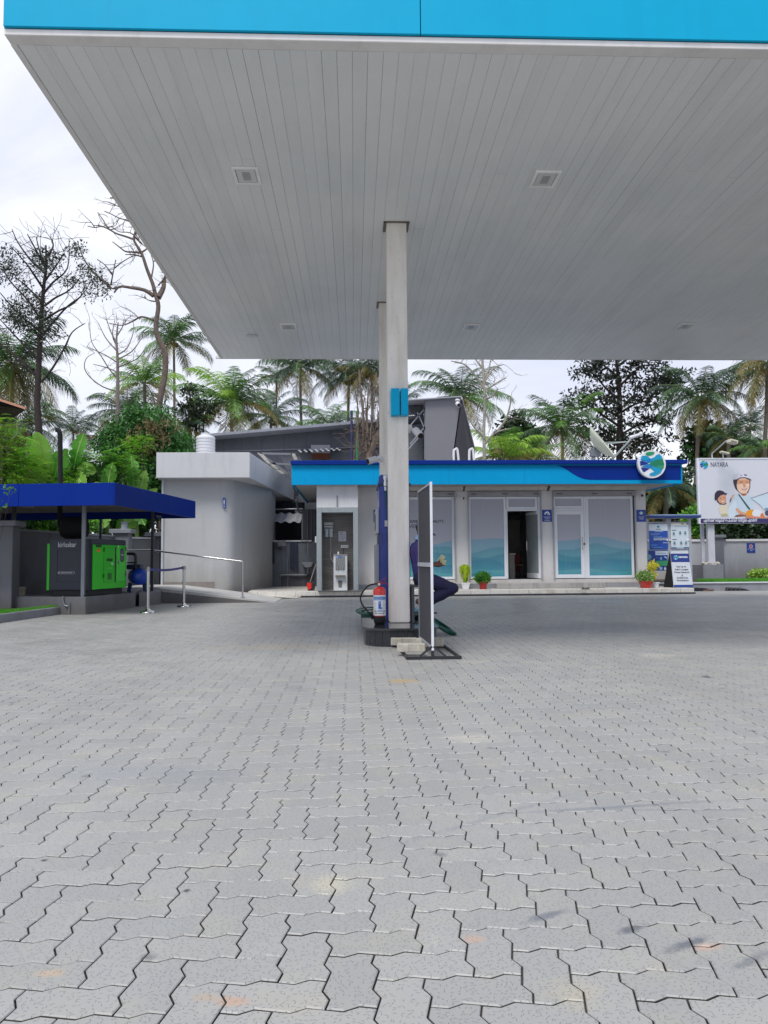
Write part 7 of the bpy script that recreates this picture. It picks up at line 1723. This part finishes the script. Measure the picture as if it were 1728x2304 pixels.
palm(1640, 985, 60, 40, 'low dark green palm directly above the left part of the billboard', 22, nf=18, mats=(0, 3, 1), nut=False)
palm(1722, 1010, 60, 36, 'bright green palm fronds above the right part of the billboard', 23, nf=18, mats=(1, 0), nut=False)
palm(905, 905, 60, 70, 'distant palm tips showing left of the tapering tower', 24, nf=16, mats=(0, 3))

# branching trees
def branch(m, p, d, L, r, depth, rs, tips, bend=.25, split=(2, 3), ang=.6, up=.1, shrink=.68, minr=.012):
    n = 5; pts = [p]; rr = [r]; dd = d.copy()
    for i in range(n):
        dd = (dd+Vector((rs.gauss(0, bend), rs.gauss(0, bend), rs.gauss(0, bend)))*.45+Vector((0, 0, up*.25))).normalized()
        pts.append(pts[-1]+dd*L/n); rr.append(max(minr, r*(1-.42*(i+1)/n)))
    m.tube(pts, rr, 6 if r < .06 else 9)
    if depth <= 0: tips.append((pts[-1], dd)); return
    for k in range(rs.randint(*split)):
        i = rs.randint(2, n); ax = Vector((rs.gauss(0, 1), rs.gauss(0, 1), rs.gauss(0, 1))).cross(dd).normalized()
        nd = (Matrix.Rotation(rs.uniform(.5, 1.3)*ang, 3, ax) @ dd).normalized()
        branch(m, pts[i], nd, L*shrink*rs.uniform(.8, 1.15), max(minr, rr[i]*.7), depth-1, rs, tips, bend, split, ang, up, shrink, minr)
    branch(m, pts[-1], dd, L*shrink, max(minr, rr[-1]*.9), depth-1, rs, tips, bend, split, ang, up, shrink, minr)
def leaves(name, centers, R, per, size, mats, par, seed, flat=(1, 1, .7), droop=.2, narrow=.3, **kw):
    """leaf-sized faces clumped round given centres"""
    rs = np.random.RandomState(seed); C = np.repeat(np.array([tuple(c) for c in centers]), per, 0); n = len(C)
    D = rs.normal(size=(n, 3)); D /= np.linalg.norm(D, axis=1)[:, None]; r = rs.rand(n)**.5
    P_ = C+D*r[:, None]*R*np.array(flat); A = rs.normal(size=(n, 3)); A += D*.6; A[:, 2] -= droop; A /= np.linalg.norm(A, axis=1)[:, None]
    B = np.cross(A, rs.normal(size=(n, 3))); B /= (np.linalg.norm(B, axis=1)[:, None]+1e-9); s = (size*rs.uniform(.6, 1.3, n))[:, None]
    V = np.stack([P_, P_+A*s*.5+B*s*narrow, P_+A*s, P_+A*s*.5-B*s*narrow], 1).reshape(-1, 3)
    mi = np.repeat(rs.randint(0, len(mats), len(centers)), per)
    mi = np.where(rs.rand(n) < .3, rs.randint(0, len(mats), n), mi)
    return npmesh(name, V, np.arange(n*4).reshape(-1, 4), mats, mi, parent=par, **kw)
DKL = leafmat('leaf_dark', '1f2a22', '35422f', '2c2a26', .4, .12, 1.2); DKL2 = leafmat('leaf_dark2', '2d3a2c', '45523a', '3c3a30', .4, .15, 1.2)
MG = leafmat('leaf_mango', '2f5a2a', '447a34', '1e3d22', .4, .18, 1.5); MG2 = leafmat('leaf_mango2', '3f7034', '5b8f42', '2a4e28', .4, .2, 1.5); BRF = leafmat('mango_flower', '7a6a4c', '948260', '5c5040', .8, .2, 2)
BRG = leafmat('leaf_bright', '69b22f', '92d040', '468a28', .5, .35, 1.4); BRG2 = leafmat('leaf_bright2', '8fc93c', 'b4de54', '63a632', .5, .35, 1.4); HED = leafmat('leaf_hedge', '263c22', '3b5630', '1c2c1b', .5, .15, 1.6)
def stick(pts, Y, dy=0, jit=0): return [at(x, y, Y+dy*i/max(1, len(pts)-1)) for i, (x, y) in enumerate(pts)]
C5 = lambda pts: [(x/2.765, 400+y/2.765) for x, y in pts]
def C7(pts): return [(900+x/2.0036, 750+y/2.0036) for x, y in pts]
def twigs(m, pts, rs, n, L, r=.012, up=.4):
    for i in range(n):
        k = rs.randint(1, len(pts)-1); p = pts[k]; d = Vector((rs.gauss(0, 1), rs.gauss(0, .6), rs.gauss(up, .6))).normalized(); tt = []
        branch(m, p, d, L*rs.uniform(.5, 1.2), r, 1, rs, tt, .4, (1, 2), .8, .1, .6, .006)
# dark, sparsely leaved tree at the far left
YD_ = 30.0; rs = random.Random(5)
t = thing('dark_tree', 'tall dark trunked tree with upswept thin branches and small leaf clumps at the far left', 'tree', tuple(at(92, 1270, YD_))[:2]+(0,))
m = MB(); tr = [at(92, 1290, YD_), at(90, 1180, YD_)]+stick(C5([(245, 1640), (232, 1400), (240, 1200), (250, 1000), (262, 800), (275, 650), (287, 560), (285, 420)]), YD_)
sp_ = spline(tr, 4); m.tube(sp_, [max(.03, .17*(1-.83*i/len(sp_))) for i in range(len(sp_))], 10)
lims = [[(245, 1240), (130, 1130), (0, 1030)], [(240, 1130), (110, 1000), (0, 880)], [(255, 960), (120, 850), (0, 715)], [(262, 900), (180, 770), (60, 640), (20, 560)], [(265, 780), (180, 690), (100, 620)], [(270, 690), (210, 600), (160, 530), (60, 420)],
 [(262, 985), (330, 900), (420, 800), (500, 740), (530, 700)], [(270, 890), (360, 830), (460, 780), (540, 690)], [(275, 800), (340, 750), (430, 700), (500, 620)], [(272, 720), (330, 650), (420, 560), (430, 380)], [(280, 640), (340, 560), (400, 470)], [(260, 1270), (330, 1180), (400, 1060), (450, 960), (530, 905)], [(285, 560), (250, 470), (225, 370)], [(286, 500), (330, 430), (320, 380)],
 [(220, 1225), (150, 1180), (60, 1080), (0, 1040)], [(285, 600), (190, 510), (110, 400), (75, 320)], [(283, 560), (230, 460), (170, 350)], [(210, 1190), (120, 1160), (20, 1130)]]
tips = []
for q in lims:
    pts = spline(stick(C5(q), YD_, rs.uniform(-1.5, 1.5)), 4); m.tube(pts, [max(.015, .05*(1-.75*i/len(pts))) for i in range(len(pts))], 7); twigs(m, pts, rs, 5, .9)
m.build('trunk', DBARK, t, smooth=True)
cl = []
def clump(cx, cy, rx, ry, n):
    for i in range(n):
        a = rs.uniform(0, 2*PI); r = math.sqrt(rs.random()); p = C5([(cx+rx*r*math.cos(a), cy+ry*r*math.sin(a))])[0]; cl.append(at(p[0], p[1], YD_+rs.uniform(-1, 1)))
for a in ((285, 520, 85, 75, 26), (190, 830, 110, 110, 46), (60, 520, 90, 90, 16), (0, 600, 60, 90, 10), (300, 940, 80, 90, 18), (410, 640, 60, 30, 8), (480, 450, 50, 40, 8), (560, 600, 90, 50, 12), (620, 680, 60, 60, 10), (560, 720, 40, 50, 5), (130, 900, 70, 60, 16), (150, 640, 60, 60, 6), (60, 800, 60, 70, 10)): clump(*a)
leaves('foliage', cl, .36, 30, .115, [DKL, DKL2], t, 3, droop=.1, narrow=.22)
# twisted bare tree
YB_ = 34.0; rs = random.Random(9)
t = thing('bare_tree', 'twisted leafless tree with a scarred grey trunk leaning left beside the canopy edge', 'tree', tuple(at(360, 1270, YB_))[:2]+(0,))
m = MB(); tr = [at(362, 1290, YB_), at(358, 1000, YB_)]+stick(C5([(990, 1420), (1022, 1250), (1028, 1100), (985, 1000), (970, 920), (985, 800), (965, 720), (950, 660), (915, 570), (885, 480), (850, 420), (832, 380), (845, 330)]), YB_)
sp_ = spline(tr, 4); m.tube(sp_, [max(.05, .16*(1-.78*i/len(sp_))) for i in range(len(sp_))], 10)
for q, r in (([(955, 735), (900, 700), (820, 685), (745, 678), (710, 715)], .1), ([(745, 680), (700, 690), (680, 660)], .05), ([(690, 690), (640, 640), (575, 580), (520, 500), (490, 420)], .06), ([(690, 665), (700, 610), (720, 510)], .04), ([(715, 560), (760, 525), (820, 490), (860, 485)], .03), ([(700, 600), (650, 540), (605, 508)], .03), ([(985, 745), (1015, 690), (1022, 640), (1032, 600)], .14), ([(985, 670), (1010, 640), (1030, 620)], .04),
 ([(885, 470), (830, 462), (780, 458), (735, 425), (700, 398)], .05), ([(880, 490), (830, 478), (780, 478)], .04), ([(880, 465), (915, 440), (940, 410)], .05), ([(838, 385), (780, 365), (720, 345), (670, 310), (640, 260), (608, 216)], .05), ([(720, 345), (640, 305), (590, 310), (545, 300)], .03), ([(590, 310), (570, 280)], .02), ([(840, 360), (800, 340), (740, 335), (690, 300)], .03), ([(830, 300), (800, 270), (740, 250), (690, 225), (650, 208)], .035), ([(790, 200), (740, 180), (670, 150)], .03), ([(760, 160), (720, 135), (685, 122)], .02), ([(850, 330), (800, 240), (770, 180), (760, 150)], .05), ([(955, 885), (880, 865), (830, 890), (760, 918), (680, 905)], .05), ([(870, 880), (835, 845)], .03), ([(940, 630), (955, 540), (940, 480)], .04), ([(975, 770), (920, 760), (900, 735)], .03), ([(840, 370), (870, 400), (900, 425)], .04), ([(845, 345), (880, 300), (900, 240)], .06)):
    pts = spline(stick(C5(q), YB_, rs.uniform(-.8, .8)), 4); m.tube(pts, [max(.02, r*(1-.7*i/len(pts))) for i in range(len(pts))], 7); twigs(m, pts, rs, 4, .55, .015)
m.build('trunk', M('bare_bark', '6a5d55', .95, var=.4, scale=7, bump=.6, bscale=18), t, smooth=True)
# thin bare tree with arching branches
YC_ = 44.0
t = thing('bare_sapling', 'thin leafless sapling with wide arching branches between the dark tree and the twisted one', 'tree', tuple(at(265, 1270, YC_))[:2]+(0,)); m = MB()
tr = spline([at(265, 1290, YC_)]+stick(C5([(732, 1400), (733, 1250), (730, 1100), (725, 1000), (735, 900)]), YC_), 4); m.tube(tr, [max(.03, .13*(1-.75*i/len(tr))) for i in range(len(tr))], 8)
for q in ([(730, 1330), (640, 1300), (560, 1240), (525, 1180), (540, 1120), (590, 1090)], [(732, 1250), (680, 1190), (630, 1110), (570, 1020), (558, 905)], [(730, 1150), (650, 1100), (540, 1050)], [(730, 1080), (660, 1000), (610, 900)], [(730, 1030), (690, 960), (660, 870)], [(733, 1100), (790, 1060), (830, 960), (830, 900)], [(733, 1130), (820, 1080), (880, 1000)], [(732, 1180), (800, 1150), (860, 1120), (910, 1050)], [(730, 980), (760, 930), (770, 880)], [(732, 1210), (660, 1180), (580, 1160)], [(735, 1270), (790, 1240), (850, 1160)], [(728, 1050), (700, 980), (715, 880)]):
    pts = spline(stick(C5(q), YC_, rs.uniform(-1, 1)), 4); m.tube(pts, [max(.016, .045*(1-.7*i/len(pts))) for i in range(len(pts))], 6); twigs(m, pts, rs, 4, .7, .013)
m.build('trunk', M('thin_bark', '7d7470', .9, var=.2), t, smooth=True)
# pale bare tree right of the tower
YE_ = 36.0
t = thing('pale_bare_tree', 'pale leafless tree with a straight mottled trunk right of the clad tower', 'tree', tuple(at(1090, 1270, YE_))[:2]+(0,)); m = MB()
tr = spline([at(1090, 1290, YE_)]+stick(C7([(380, 570), (378, 440), (382, 330), (380, 250), (372, 130), (370, 60)]), YE_), 4); m.tube(tr, [max(.06, .085*(1-.5*i/len(tr))) for i in range(len(tr))], 9)
for q in ([(380, 250), (340, 190), (290, 140), (230, 125)], [(380, 255), (410, 240), (450, 215), (480, 200)], [(382, 470), (350, 440), (320, 400), (300, 340)], [(382, 500), (410, 465), (450, 440), (500, 430)], [(378, 200), (400, 160), (410, 110)], [(380, 300), (420, 280), (440, 250)], [(375, 160), (350, 130), (330, 100)], [(440, 440), (480, 380), (500, 300), (490, 280)], [(378, 220), (420, 160), (465, 140)]):
    pts = spline(stick(C7(q), YE_, rs.uniform(-.8, .8)), 4); m.tube(pts, [max(.02, .06*(1-.7*i/len(pts))) for i in range(len(pts))], 6); twigs(m, pts, rs, 5, .8, .014)
m.build('trunk', M('pale_bark', '9c978c', .9, var=.35, scale=7), t, smooth=True)
# airy dark broadleaf tree behind the satellite dish
YF_ = 48.0; rs = random.Random(21)
t = thing('dark_broadleaf_tree', 'airy broadleaf tree with dark brownish green leaf tiers behind the satellite dish', 'tree', tuple(at(1395, 1270, YF_))[:2]+(0,)); m = MB(); cl = []
tr = spline([at(1395, 1290, YF_)]+stick(C7([(990, 560), (992, 400), (990, 300), (985, 200), (975, 120)]), YF_), 4); m.tube(tr, [max(.05, .25*(1-.7*i/len(tr))) for i in range(len(tr))], 9)
for q in ([(990, 420), (930, 380), (860, 330), (820, 310)], [(990, 360), (1060, 320), (1120, 300), (1170, 270)], [(990, 300), (930, 250), (880, 190), (830, 160)], [(988, 240), (1040, 190), (1090, 150), (1150, 140)], [(992, 460), (1060, 420), (1120, 400), (1180, 390)], [(992, 500), (930, 470), (860, 450), (830, 440)], [(985, 200), (940, 160), (900, 135)], [(992, 520), (1050, 500), (1100, 480), (1150, 500)], [(980, 150), (1020, 120), (1060, 100)], [(992, 380), (930, 340), (890, 270)], [(992, 340), (1050, 290), (1060, 230)], [(1120, 300), (1180, 230), (1220, 190)]):
    pts = spline(stick(C7(q), YF_, rs.uniform(-2, 2)), 4); m.tube(pts, [max(.025, .09*(1-.7*i/len(pts))) for i in range(len(pts))], 6)
    for i in range(3, len(pts)):
        for k in range(3): cl.append(pts[i]+Vector((rs.gauss(0, .75), rs.gauss(0, .75), rs.gauss(.1, .28))))
    for k in range(6): cl.append(pts[-1]+Vector((rs.gauss(0, .6), rs.gauss(0, .6), rs.gauss(0, .3))))
m.build('trunk', DBARK, t, smooth=True)
for i in range(60): x, y = rs.gauss(1000, 75), rs.gauss(500, 45); p = C7([(x, y)])[0]; cl.append(at(p[0], p[1], YF_+rs.uniform(-1.5, 1.5)))
for i in range(26): x, y = rs.gauss(1200, 28), rs.gauss(215, 18); p = C7([(x, y)])[0]; cl.append(at(p[0], p[1], YF_+rs.uniform(-.5, .5)))
leaves('foliage', cl, .42, 16, .3, [leafmat('leaf_brownish', '262a24', '3b3d33', '332c2b', .4, .1, 1), DKL], t, 7, flat=(1.15, 1.15, .25), droop=.0, narrow=.2)
def sprays(name, centers, L, mats, par, seed, per=2, pairs=7):
    rs = np.random.RandomState(seed); V = []; Fq = []; mi = []
    for c in centers:
        for q in range(per):
            a = rs.uniform(0, 2*PI); d = np.array([math.cos(a), math.sin(a)*.7, rs.uniform(-.25, .55)]); d /= np.linalg.norm(d); s = np.cross(d, [0, 0, 1]); s /= np.linalg.norm(s)
            p = np.array(c)+rs.normal(0, .12, 3); l = L*rs.uniform(.6, 1.2); m_ = rs.randint(len(mats))
            for j in range(pairs):
                t = (j+.6)/pairs; b = p+d*l*t-np.array([0, 0, .35*l*t*t])
                for sg in (-1, 1):
                    e = s*sg*.8+d*.5+np.array([0, 0, -.15+rs.uniform(-.15, .15)]); e /= np.linalg.norm(e); ll = l*.34*(1-.55*t); w = np.cross(e, [0, 0, 1]); w /= np.linalg.norm(w); k = len(V)
                    V += [b, b+e*ll*.5+w*ll*.2, b+e*ll, b+e*ll*.5-w*ll*.2]; Fq.append((k, k+1, k+2, k+3)); mi.append(m_)
    return npmesh(name, V, Fq, mats, mi, parent=par)
# generic leafy tree from image ellipses
def leafy(name, label, Y, ells, trunk, R, per, size, mats, seed, cat='tree', depth=1.6, narrow=.3, droop=.3, twig=None, flat=(1, 1, .7), barkm=DBARK, group=None, spray=0):
    rs = random.Random(seed); b0 = at(trunk[0], 1262, Y); t = thing(name, label, cat, (b0.x, Y, 0), group); m = MB(); cl = []
    top = at(trunk[0], trunk[1], Y); sp_ = spline([Vector((b0.x, Y, -.3)), Vector((b0.x+rs.uniform(-.2, .2), Y, top.z*.5)), top], 4); m.tube(sp_, [trunk[2]*(1.1-.6*i/len(sp_)) for i in range(len(sp_))], 8)
    for (cx, cy, rx, ry, n) in ells:
        c = at(cx, cy, Y); m.tube(spline([sp_[len(sp_)//2], (sp_[len(sp_)//2]+c)/2+Vector((rs.gauss(0, .2), rs.gauss(0, .2), .2)), c], 3), [trunk[2]*.4]*6+[trunk[2]*.15], 6)
        for i in range(n):
            a = rs.uniform(0, 2*PI); r = math.sqrt(rs.random()); zt = rs.uniform(-1, 1)*math.sqrt(max(0, 1-r*r*.8)); cl.append(at(cx+rx*r*math.cos(a), cy+ry*r*math.sin(a), Y+zt*depth))
    m.build('trunk', barkm, t, smooth=True)
    if spray: sprays('foliage', cl, spray, mats, t, seed, per=max(3, per//11))
    else: leaves('foliage', cl, R, per, size, mats, t, seed, flat=flat, droop=droop, narrow=narrow)
    return t
leafy('mango_tree', 'dense rounded mango tree with brown flower sprays beside the washroom block', 27.5, [(300, 985, 62, 62, 130), (355, 1010, 62, 60, 130), (270, 1010, 40, 50, 60), (400, 1010, 34, 30, 40), (330, 940, 50, 30, 50), (330, 1060, 55, 40, 70), (240, 1000, 20, 30, 16)], (320, 980, .2), .32, 46, .17, [MG, MG2, MG], 31, narrow=.17, droop=1.0, depth=1.3)
t_m = bpy.data.objects['mango_tree']; rs = random.Random(8); cl = [at(rs.gauss(332, 26), rs.uniform(945, 1075), 26.3+rs.uniform(-.3, .3)) for i in range(70)]
leaves('flower_sprays', cl, .2, 26, .11, [BRF], t_m, 12, flat=(.5, .5, 1.2), droop=1.5, narrow=.2)
leafy('round_leaf_tree', 'small dark green round leaved tree in front of the mango tree at the washroom corner', 26.2, [(345, 1085, 28, 30, 36), (325, 1060, 22, 24, 20), (352, 1120, 16, 20, 14)], (342, 1080, .07), .22, 22, .16, [leafmat('leaf_round', '3f6b3c', '5d8a50', '2d4d30', .4, .15, 2), MG], 32, narrow=.42, depth=.5)
leafy('dark_leaf_tree', 'small dark tree clump above the left end of the slate shed roof', 46, [(428, 880, 14, 14, 9), (440, 905, 20, 14, 12), (462, 925, 24, 16, 14), (425, 945, 18, 16, 10), (415, 915, 10, 10, 4)], (440, 905, .12), .5, 22, .26, [DKL, DKL2], 33, narrow=.28)
leafy('round_dense_tree', 'dense dark green tree behind the lime palm above the shop coping', 55, [(1160, 985, 34, 44, 60), (1185, 1000, 26, 34, 34), (1140, 1005, 20, 26, 20)], (1162, 980, .2), .75, 34, .38, [leafmat('leaf_deep', '24451f', '3a6230', '1a3019', .45, .15, 1), DKL2], 34)
leafy('background_tree', 'dark foliage mass behind the right end of the shop under its overhang', 38, [(1480, 1130, 34, 34, 50), (1520, 1120, 40, 40, 50), (1555, 1140, 18, 30, 20), (1450, 1120, 20, 40, 24)], (1490, 1100, .15), .6, 30, .34, [DKL, leafmat('leaf_mid', '34502a', '54763c', '23381f', .45, .2, 1.2)], 35)
leafy('garden_bush', 'bright green bush overhanging the right wall left of the billboard post', 33.5, [(1573, 1180, 14, 26, 30), (1590, 1190, 16, 16, 20), (1570, 1150, 12, 18, 12), (1548, 1158, 10, 8, 6)], (1578, 1180, .06), .3, 26, .2, [MG2, BRG], 36, cat='bush', depth=.5)
leafy('hedge_row', 'dark green hedge mass behind the right compound wall under the billboard', 33, [(1640, 1195, 30, 20, 60), (1690, 1195, 40, 22, 80), (1750, 1195, 40, 22, 60), (1610, 1195, 20, 18, 24)], (1680, 1190, .1), .4, 40, .2, [HED, DKL], 37, cat='hedge', depth=.7)
leafy('tall_hedge_tree', 'dense mixed green trees filling the gap above the billboard', 46, [(1640, 1020, 60, 30, 80), (1710, 1040, 50, 40, 70), (1570, 1020, 26, 50, 40), (1600, 980, 20, 26, 10)], (1650, 1030, .15), .7, 30, .36, [HED, MG, DKL], 38)
# banyan-like bare roots by the second column
YN = 29.5; rs = random.Random(3); t = thing('root_tangled_tree', 'leafless tangled trunk with hanging aerial roots just left of the second column', 'tree', tuple(at(835, 1270, YN))[:2]+(0,)); m = MB()
C2 = lambda pts: [(500+x/3.318, 850+y/3.318) for x, y in pts]
for q, r in (([(1100, 1300), (1100, 620), (1115, 540), (1160, 440), (1190, 380)], .17), ([(1080, 610), (1070, 480), (1060, 360), (1045, 200), (1030, 60), (1020, -60)], .07), ([(1095, 600), (1100, 480), (1080, 330), (1085, 180), (1100, 0)], .06), ([(1120, 560), (1130, 440), (1120, 300), (1140, 120), (1150, -40)], .05), ([(1060, 600), (1040, 500), (1020, 420), (1000, 380)], .03), ([(1140, 500), (1170, 480), (1180, 380)], .07), ([(1030, 560), (1050, 460), (1050, 300), (1060, 150)], .04), ([(1150, 470), (1110, 400), (1060, 380)], .04), ([(1010, 600), (1040, 560), (1090, 540)], .03)):
    pts = spline(stick(C2(q), YN, rs.uniform(-.4, .4)), 5); m.tube(pts, [max(.02, r*(1-.6*i/len(pts))) for i in range(len(pts))], 7); twigs(m, pts, rs, 8, .8, .014, -.2)
for i in range(40):
    x = rs.uniform(1000, 1180); y = rs.uniform(100, 420); pts = stick(C2([(x, y), (x+rs.uniform(-12, 12), y+60), (x+rs.uniform(-20, 20), y+rs.uniform(90, 220))]), YN, rs.uniform(-.5, .5)); m.tube(pts, .015, 5)
m.build('trunk', M('root_bark', '6f6257', .9, var=.35, scale=5), t, smooth=True)
# banana plants behind the left wall
BAN = [leafmat('banana_green', '4f9a34', '79b84a', '3a7a2a', .4, .35, 1.5), leafmat('banana_light', '83bd4c', 'a4cf66', '5fa03c', .4, .4, 1.5)]
def banana_leaf(V, Fq, P0, P1, bend, wid, rs):
    P0, P1 = np.array(P0), np.array(P1); n = 22; d = P1-P0; L = np.linalg.norm(d); d /= L; side = np.cross(d, np.array([rs.uniform(-.3, .3), -1, rs.uniform(-.2, .3)])); side /= np.linalg.norm(side); nrm = np.cross(side, d)
    c = []
    for i in range(n+1):
        t = i/n; q = P0+d*L*t+bend*np.array([0, 0, 1])*math.sin(t*PI)*L*.25+nrm*.04*math.sin(t*5); w = wid*(math.sin(PI*min(1, (t*.93+.07)))**.55)
        w *= 1 if t > .02 else .2
        c.append((q, w))
    k = len(V)
    for i, (q, w) in enumerate(c):
        j1, j2 = rs.choice([.62, .9, 1.0, 1.05], p=[.2, .3, .3, .2]), rs.choice([.62, .9, 1.0, 1.05], p=[.2, .3, .3, .2])
        V += [q-side*w*j1+nrm*w*.22, q, q+side*w*j2+nrm*w*.22]
    for i in range(n): a = k+3*i; Fq += [(a, a+1, a+4, a+3), (a+1, a+2, a+5, a+4)]
    off = np.array([0, -.012, 0]); k = len(V)
    for q, w in c: V += [q-side*.012+off, q+side*.012+off]
    for i in range(n): a = k+2*i; Fq.append((a, a+1, a+3, a+2))
def banana(px, pyb, Y, lv, label, seed):
    rs = np.random.RandomState(seed); b0 = at(px, 1262, Y); t = thing('banana_plant', label, 'banana plant', (b0.x, Y, 0), 'banana plants behind the left wall'); m = MB(); top = at(px, pyb, Y)
    m.tube(spline([(b0.x, Y, -.2), (b0.x+.04, Y, top.z*.5), top], 4), [.12, .11, .1, .1, .09, .08, .07, .06, .05], 10); m.build('trunk', leafmat('banana_stem', '8a9a5a', '6f8a4a', None, .5, .1), t, smooth=True)
    V, Fq = [], []
    for (x1, y1, w) in lv:
        e = at(x1, y1, Y+rs.uniform(-.8, .3)); st0 = top+(e-top)*.14
        m = MB(); m.tube(spline([top, top.lerp(e, .35)+Vector((0, -.01, .1)), top.lerp(e, .7)+Vector((0, -.01, .12))], 4), .018, 6); m.build('leaf_stalk', leafmat('banana_rib', 'a8c070', 'b8cc80', None, .5, .1), t, smooth=True)
        banana_leaf(V, Fq, tuple(st0), tuple(e), rs.uniform(.1, .5), w, rs)
    npmesh('foliage', V, Fq, BAN+[leafmat('banana_rib', 'a8c070', 'b8cc80', None, .5, .1)], [(2 if i % 66 >= 44 else int(i//66) % 2) for i in range(len(Fq))], parent=t, smooth=True)
banana(118, 1085, 22.9, [(62, 982, .3), (80, 972, .32), (150, 1010, .26), (40, 1060, .25), (130, 1090, .28)], 'banana plant with two broad upright leaves left of the exhaust pipe', 1)
banana(165, 1060, 23.7, [(187, 975, .24), (215, 1060, .26), (130, 1050, .24), (190, 1110, .3)], 'banana plant with one tall upright leaf right of the exhaust pipe', 2)
banana(240, 1130, 23.8, [(252, 1042, .26), (215, 1085, .22), (275, 1110, .24), (225, 1190, .3), (180, 1190, .26)], 'banana plant with short rounded bright leaf above the shed corner', 3)
banana(306, 1150, 24.7, [(295, 1025, .25), (328, 1057, .2), (290, 1120, .24), (352, 1100, .16), (325, 1180, .2), (285, 1195, .24), (262, 1195, .24)], 'banana plant with slender leaves near the washroom corner', 4)
banana(80, 1170, 22.5, [(40, 1120, .2), (108, 1150, .22), (60, 1188, .26), (105, 1192, .22), (20, 1160, .2)], 'banana plant with low hanging leaves seen under the shed fascia', 5)
# bright feathery shrubs behind the left wall
FE = dict(narrow=.3, droop=.1, depth=.8, spray=.42)
leafy('feathery_shrub', 'bright green feathery shrub at the far left edge above the blue fascia', 21.5, [(10, 1000, 40, 55, 60), (35, 1055, 45, 40, 60), (-20, 1050, 30, 60, 30)], (10, 1010, .06), .26, 60, .075, [BRG, BRG2, leafmat('leaf_olive', '7a8a34', '98a046', '556a2c', .5, .3)], 41, cat='shrub', flat=(1.3, 1.3, .35), **FE)
leafy('feathery_shrub', 'feathery green shrub between the two left banana plants', 23.2, [(80, 1060, 40, 35, 50), (110, 1080, 50, 26, 50), (60, 1100, 40, 26, 36), (98, 1020, 26, 14, 14)], (90, 1060, .05), .27, 56, .08, [BRG, BRG2], 42, cat='shrub', flat=(1.3, 1.3, .35), **FE)
leafy('feathery_shrub', 'feathery green shrub right of the exhaust pipe over the blue fascia', 24.2, [(180, 1040, 36, 26, 40), (215, 1060, 42, 34, 56), (170, 1075, 40, 24, 40), (250, 1040, 30, 24, 26), (285, 1050, 24, 30, 26)], (200, 1060, .05), .27, 56, .08, [BRG, MG2], 43, cat='shrub', flat=(1.3, 1.3, .35), **FE)
leafy('feathery_shrub', 'light green spray of compound leaves in front of the mango tree', 25.6, [(302, 1000, 20, 14, 16), (320, 990, 14, 8, 8), (312, 1012, 22, 10, 10), (290, 1030, 16, 14, 10)], (310, 1010, .04), .26, 50, .08, [BRG2, BRG], 44, cat='shrub', flat=(1.3, 1.3, .35), narrow=.3, droop=.1, depth=.3, spray=.3)
leafy('understorey_bush', 'mid green undergrowth seen between the shed fascia and the dark wall', 22.6, [(60, 1165, 45, 26, 60), (120, 1175, 45, 26, 60), (10, 1150, 30, 26, 30), (180, 1180, 40, 22, 50)], (100, 1170, .05), .28, 44, .1, [MG2, MG, BRG], 45, cat='bush', depth=.7)
leafy('understorey_bush', 'dark undergrowth between the wall pillars behind the compressor', 26.3, [(240, 1175, 36, 24, 50), (300, 1170, 40, 30, 60), (345, 1160, 20, 36, 40), (355, 1100, 10, 40, 16)], (300, 1165, .05), .3, 40, .12, [MG, HED, MG2], 46, cat='bush', depth=.7)
leafy('understorey_bush', 'dark foliage layer behind the shrubs left of the washroom block', 30, [(40, 1080, 80, 60, 80), (160, 1090, 80, 50, 80), (270, 1100, 80, 50, 90)], (150, 1100, .08), .5, 40, .2, [HED, MG, DKL2], 47, cat='bush', depth=1)
leafy('verge_plant', 'pale green low plant growing on the verge below the wall plaque', 29.6, [(1712, 1290, 16, 5, 16), (1700, 1294, 12, 4, 8)], (1712, 1294, .02), .16, 30, .14, [leafmat('leaf_verge', '8fb84a', 'b4d06a', '6a9a3a', .5, .3, 2)], 48, cat='plant', depth=.3)
leafy('thin_branch_bush', 'small pale twiggy plant in front of the blue fascia at the far left', 15.2, [(12, 1108, 10, 8, 3), (22, 1100, 12, 3, 2), (3, 1130, 8, 14, 3)], (6, 1140, .008), .1, 6, .07, [MG2], 49, cat='plant', depth=.1)
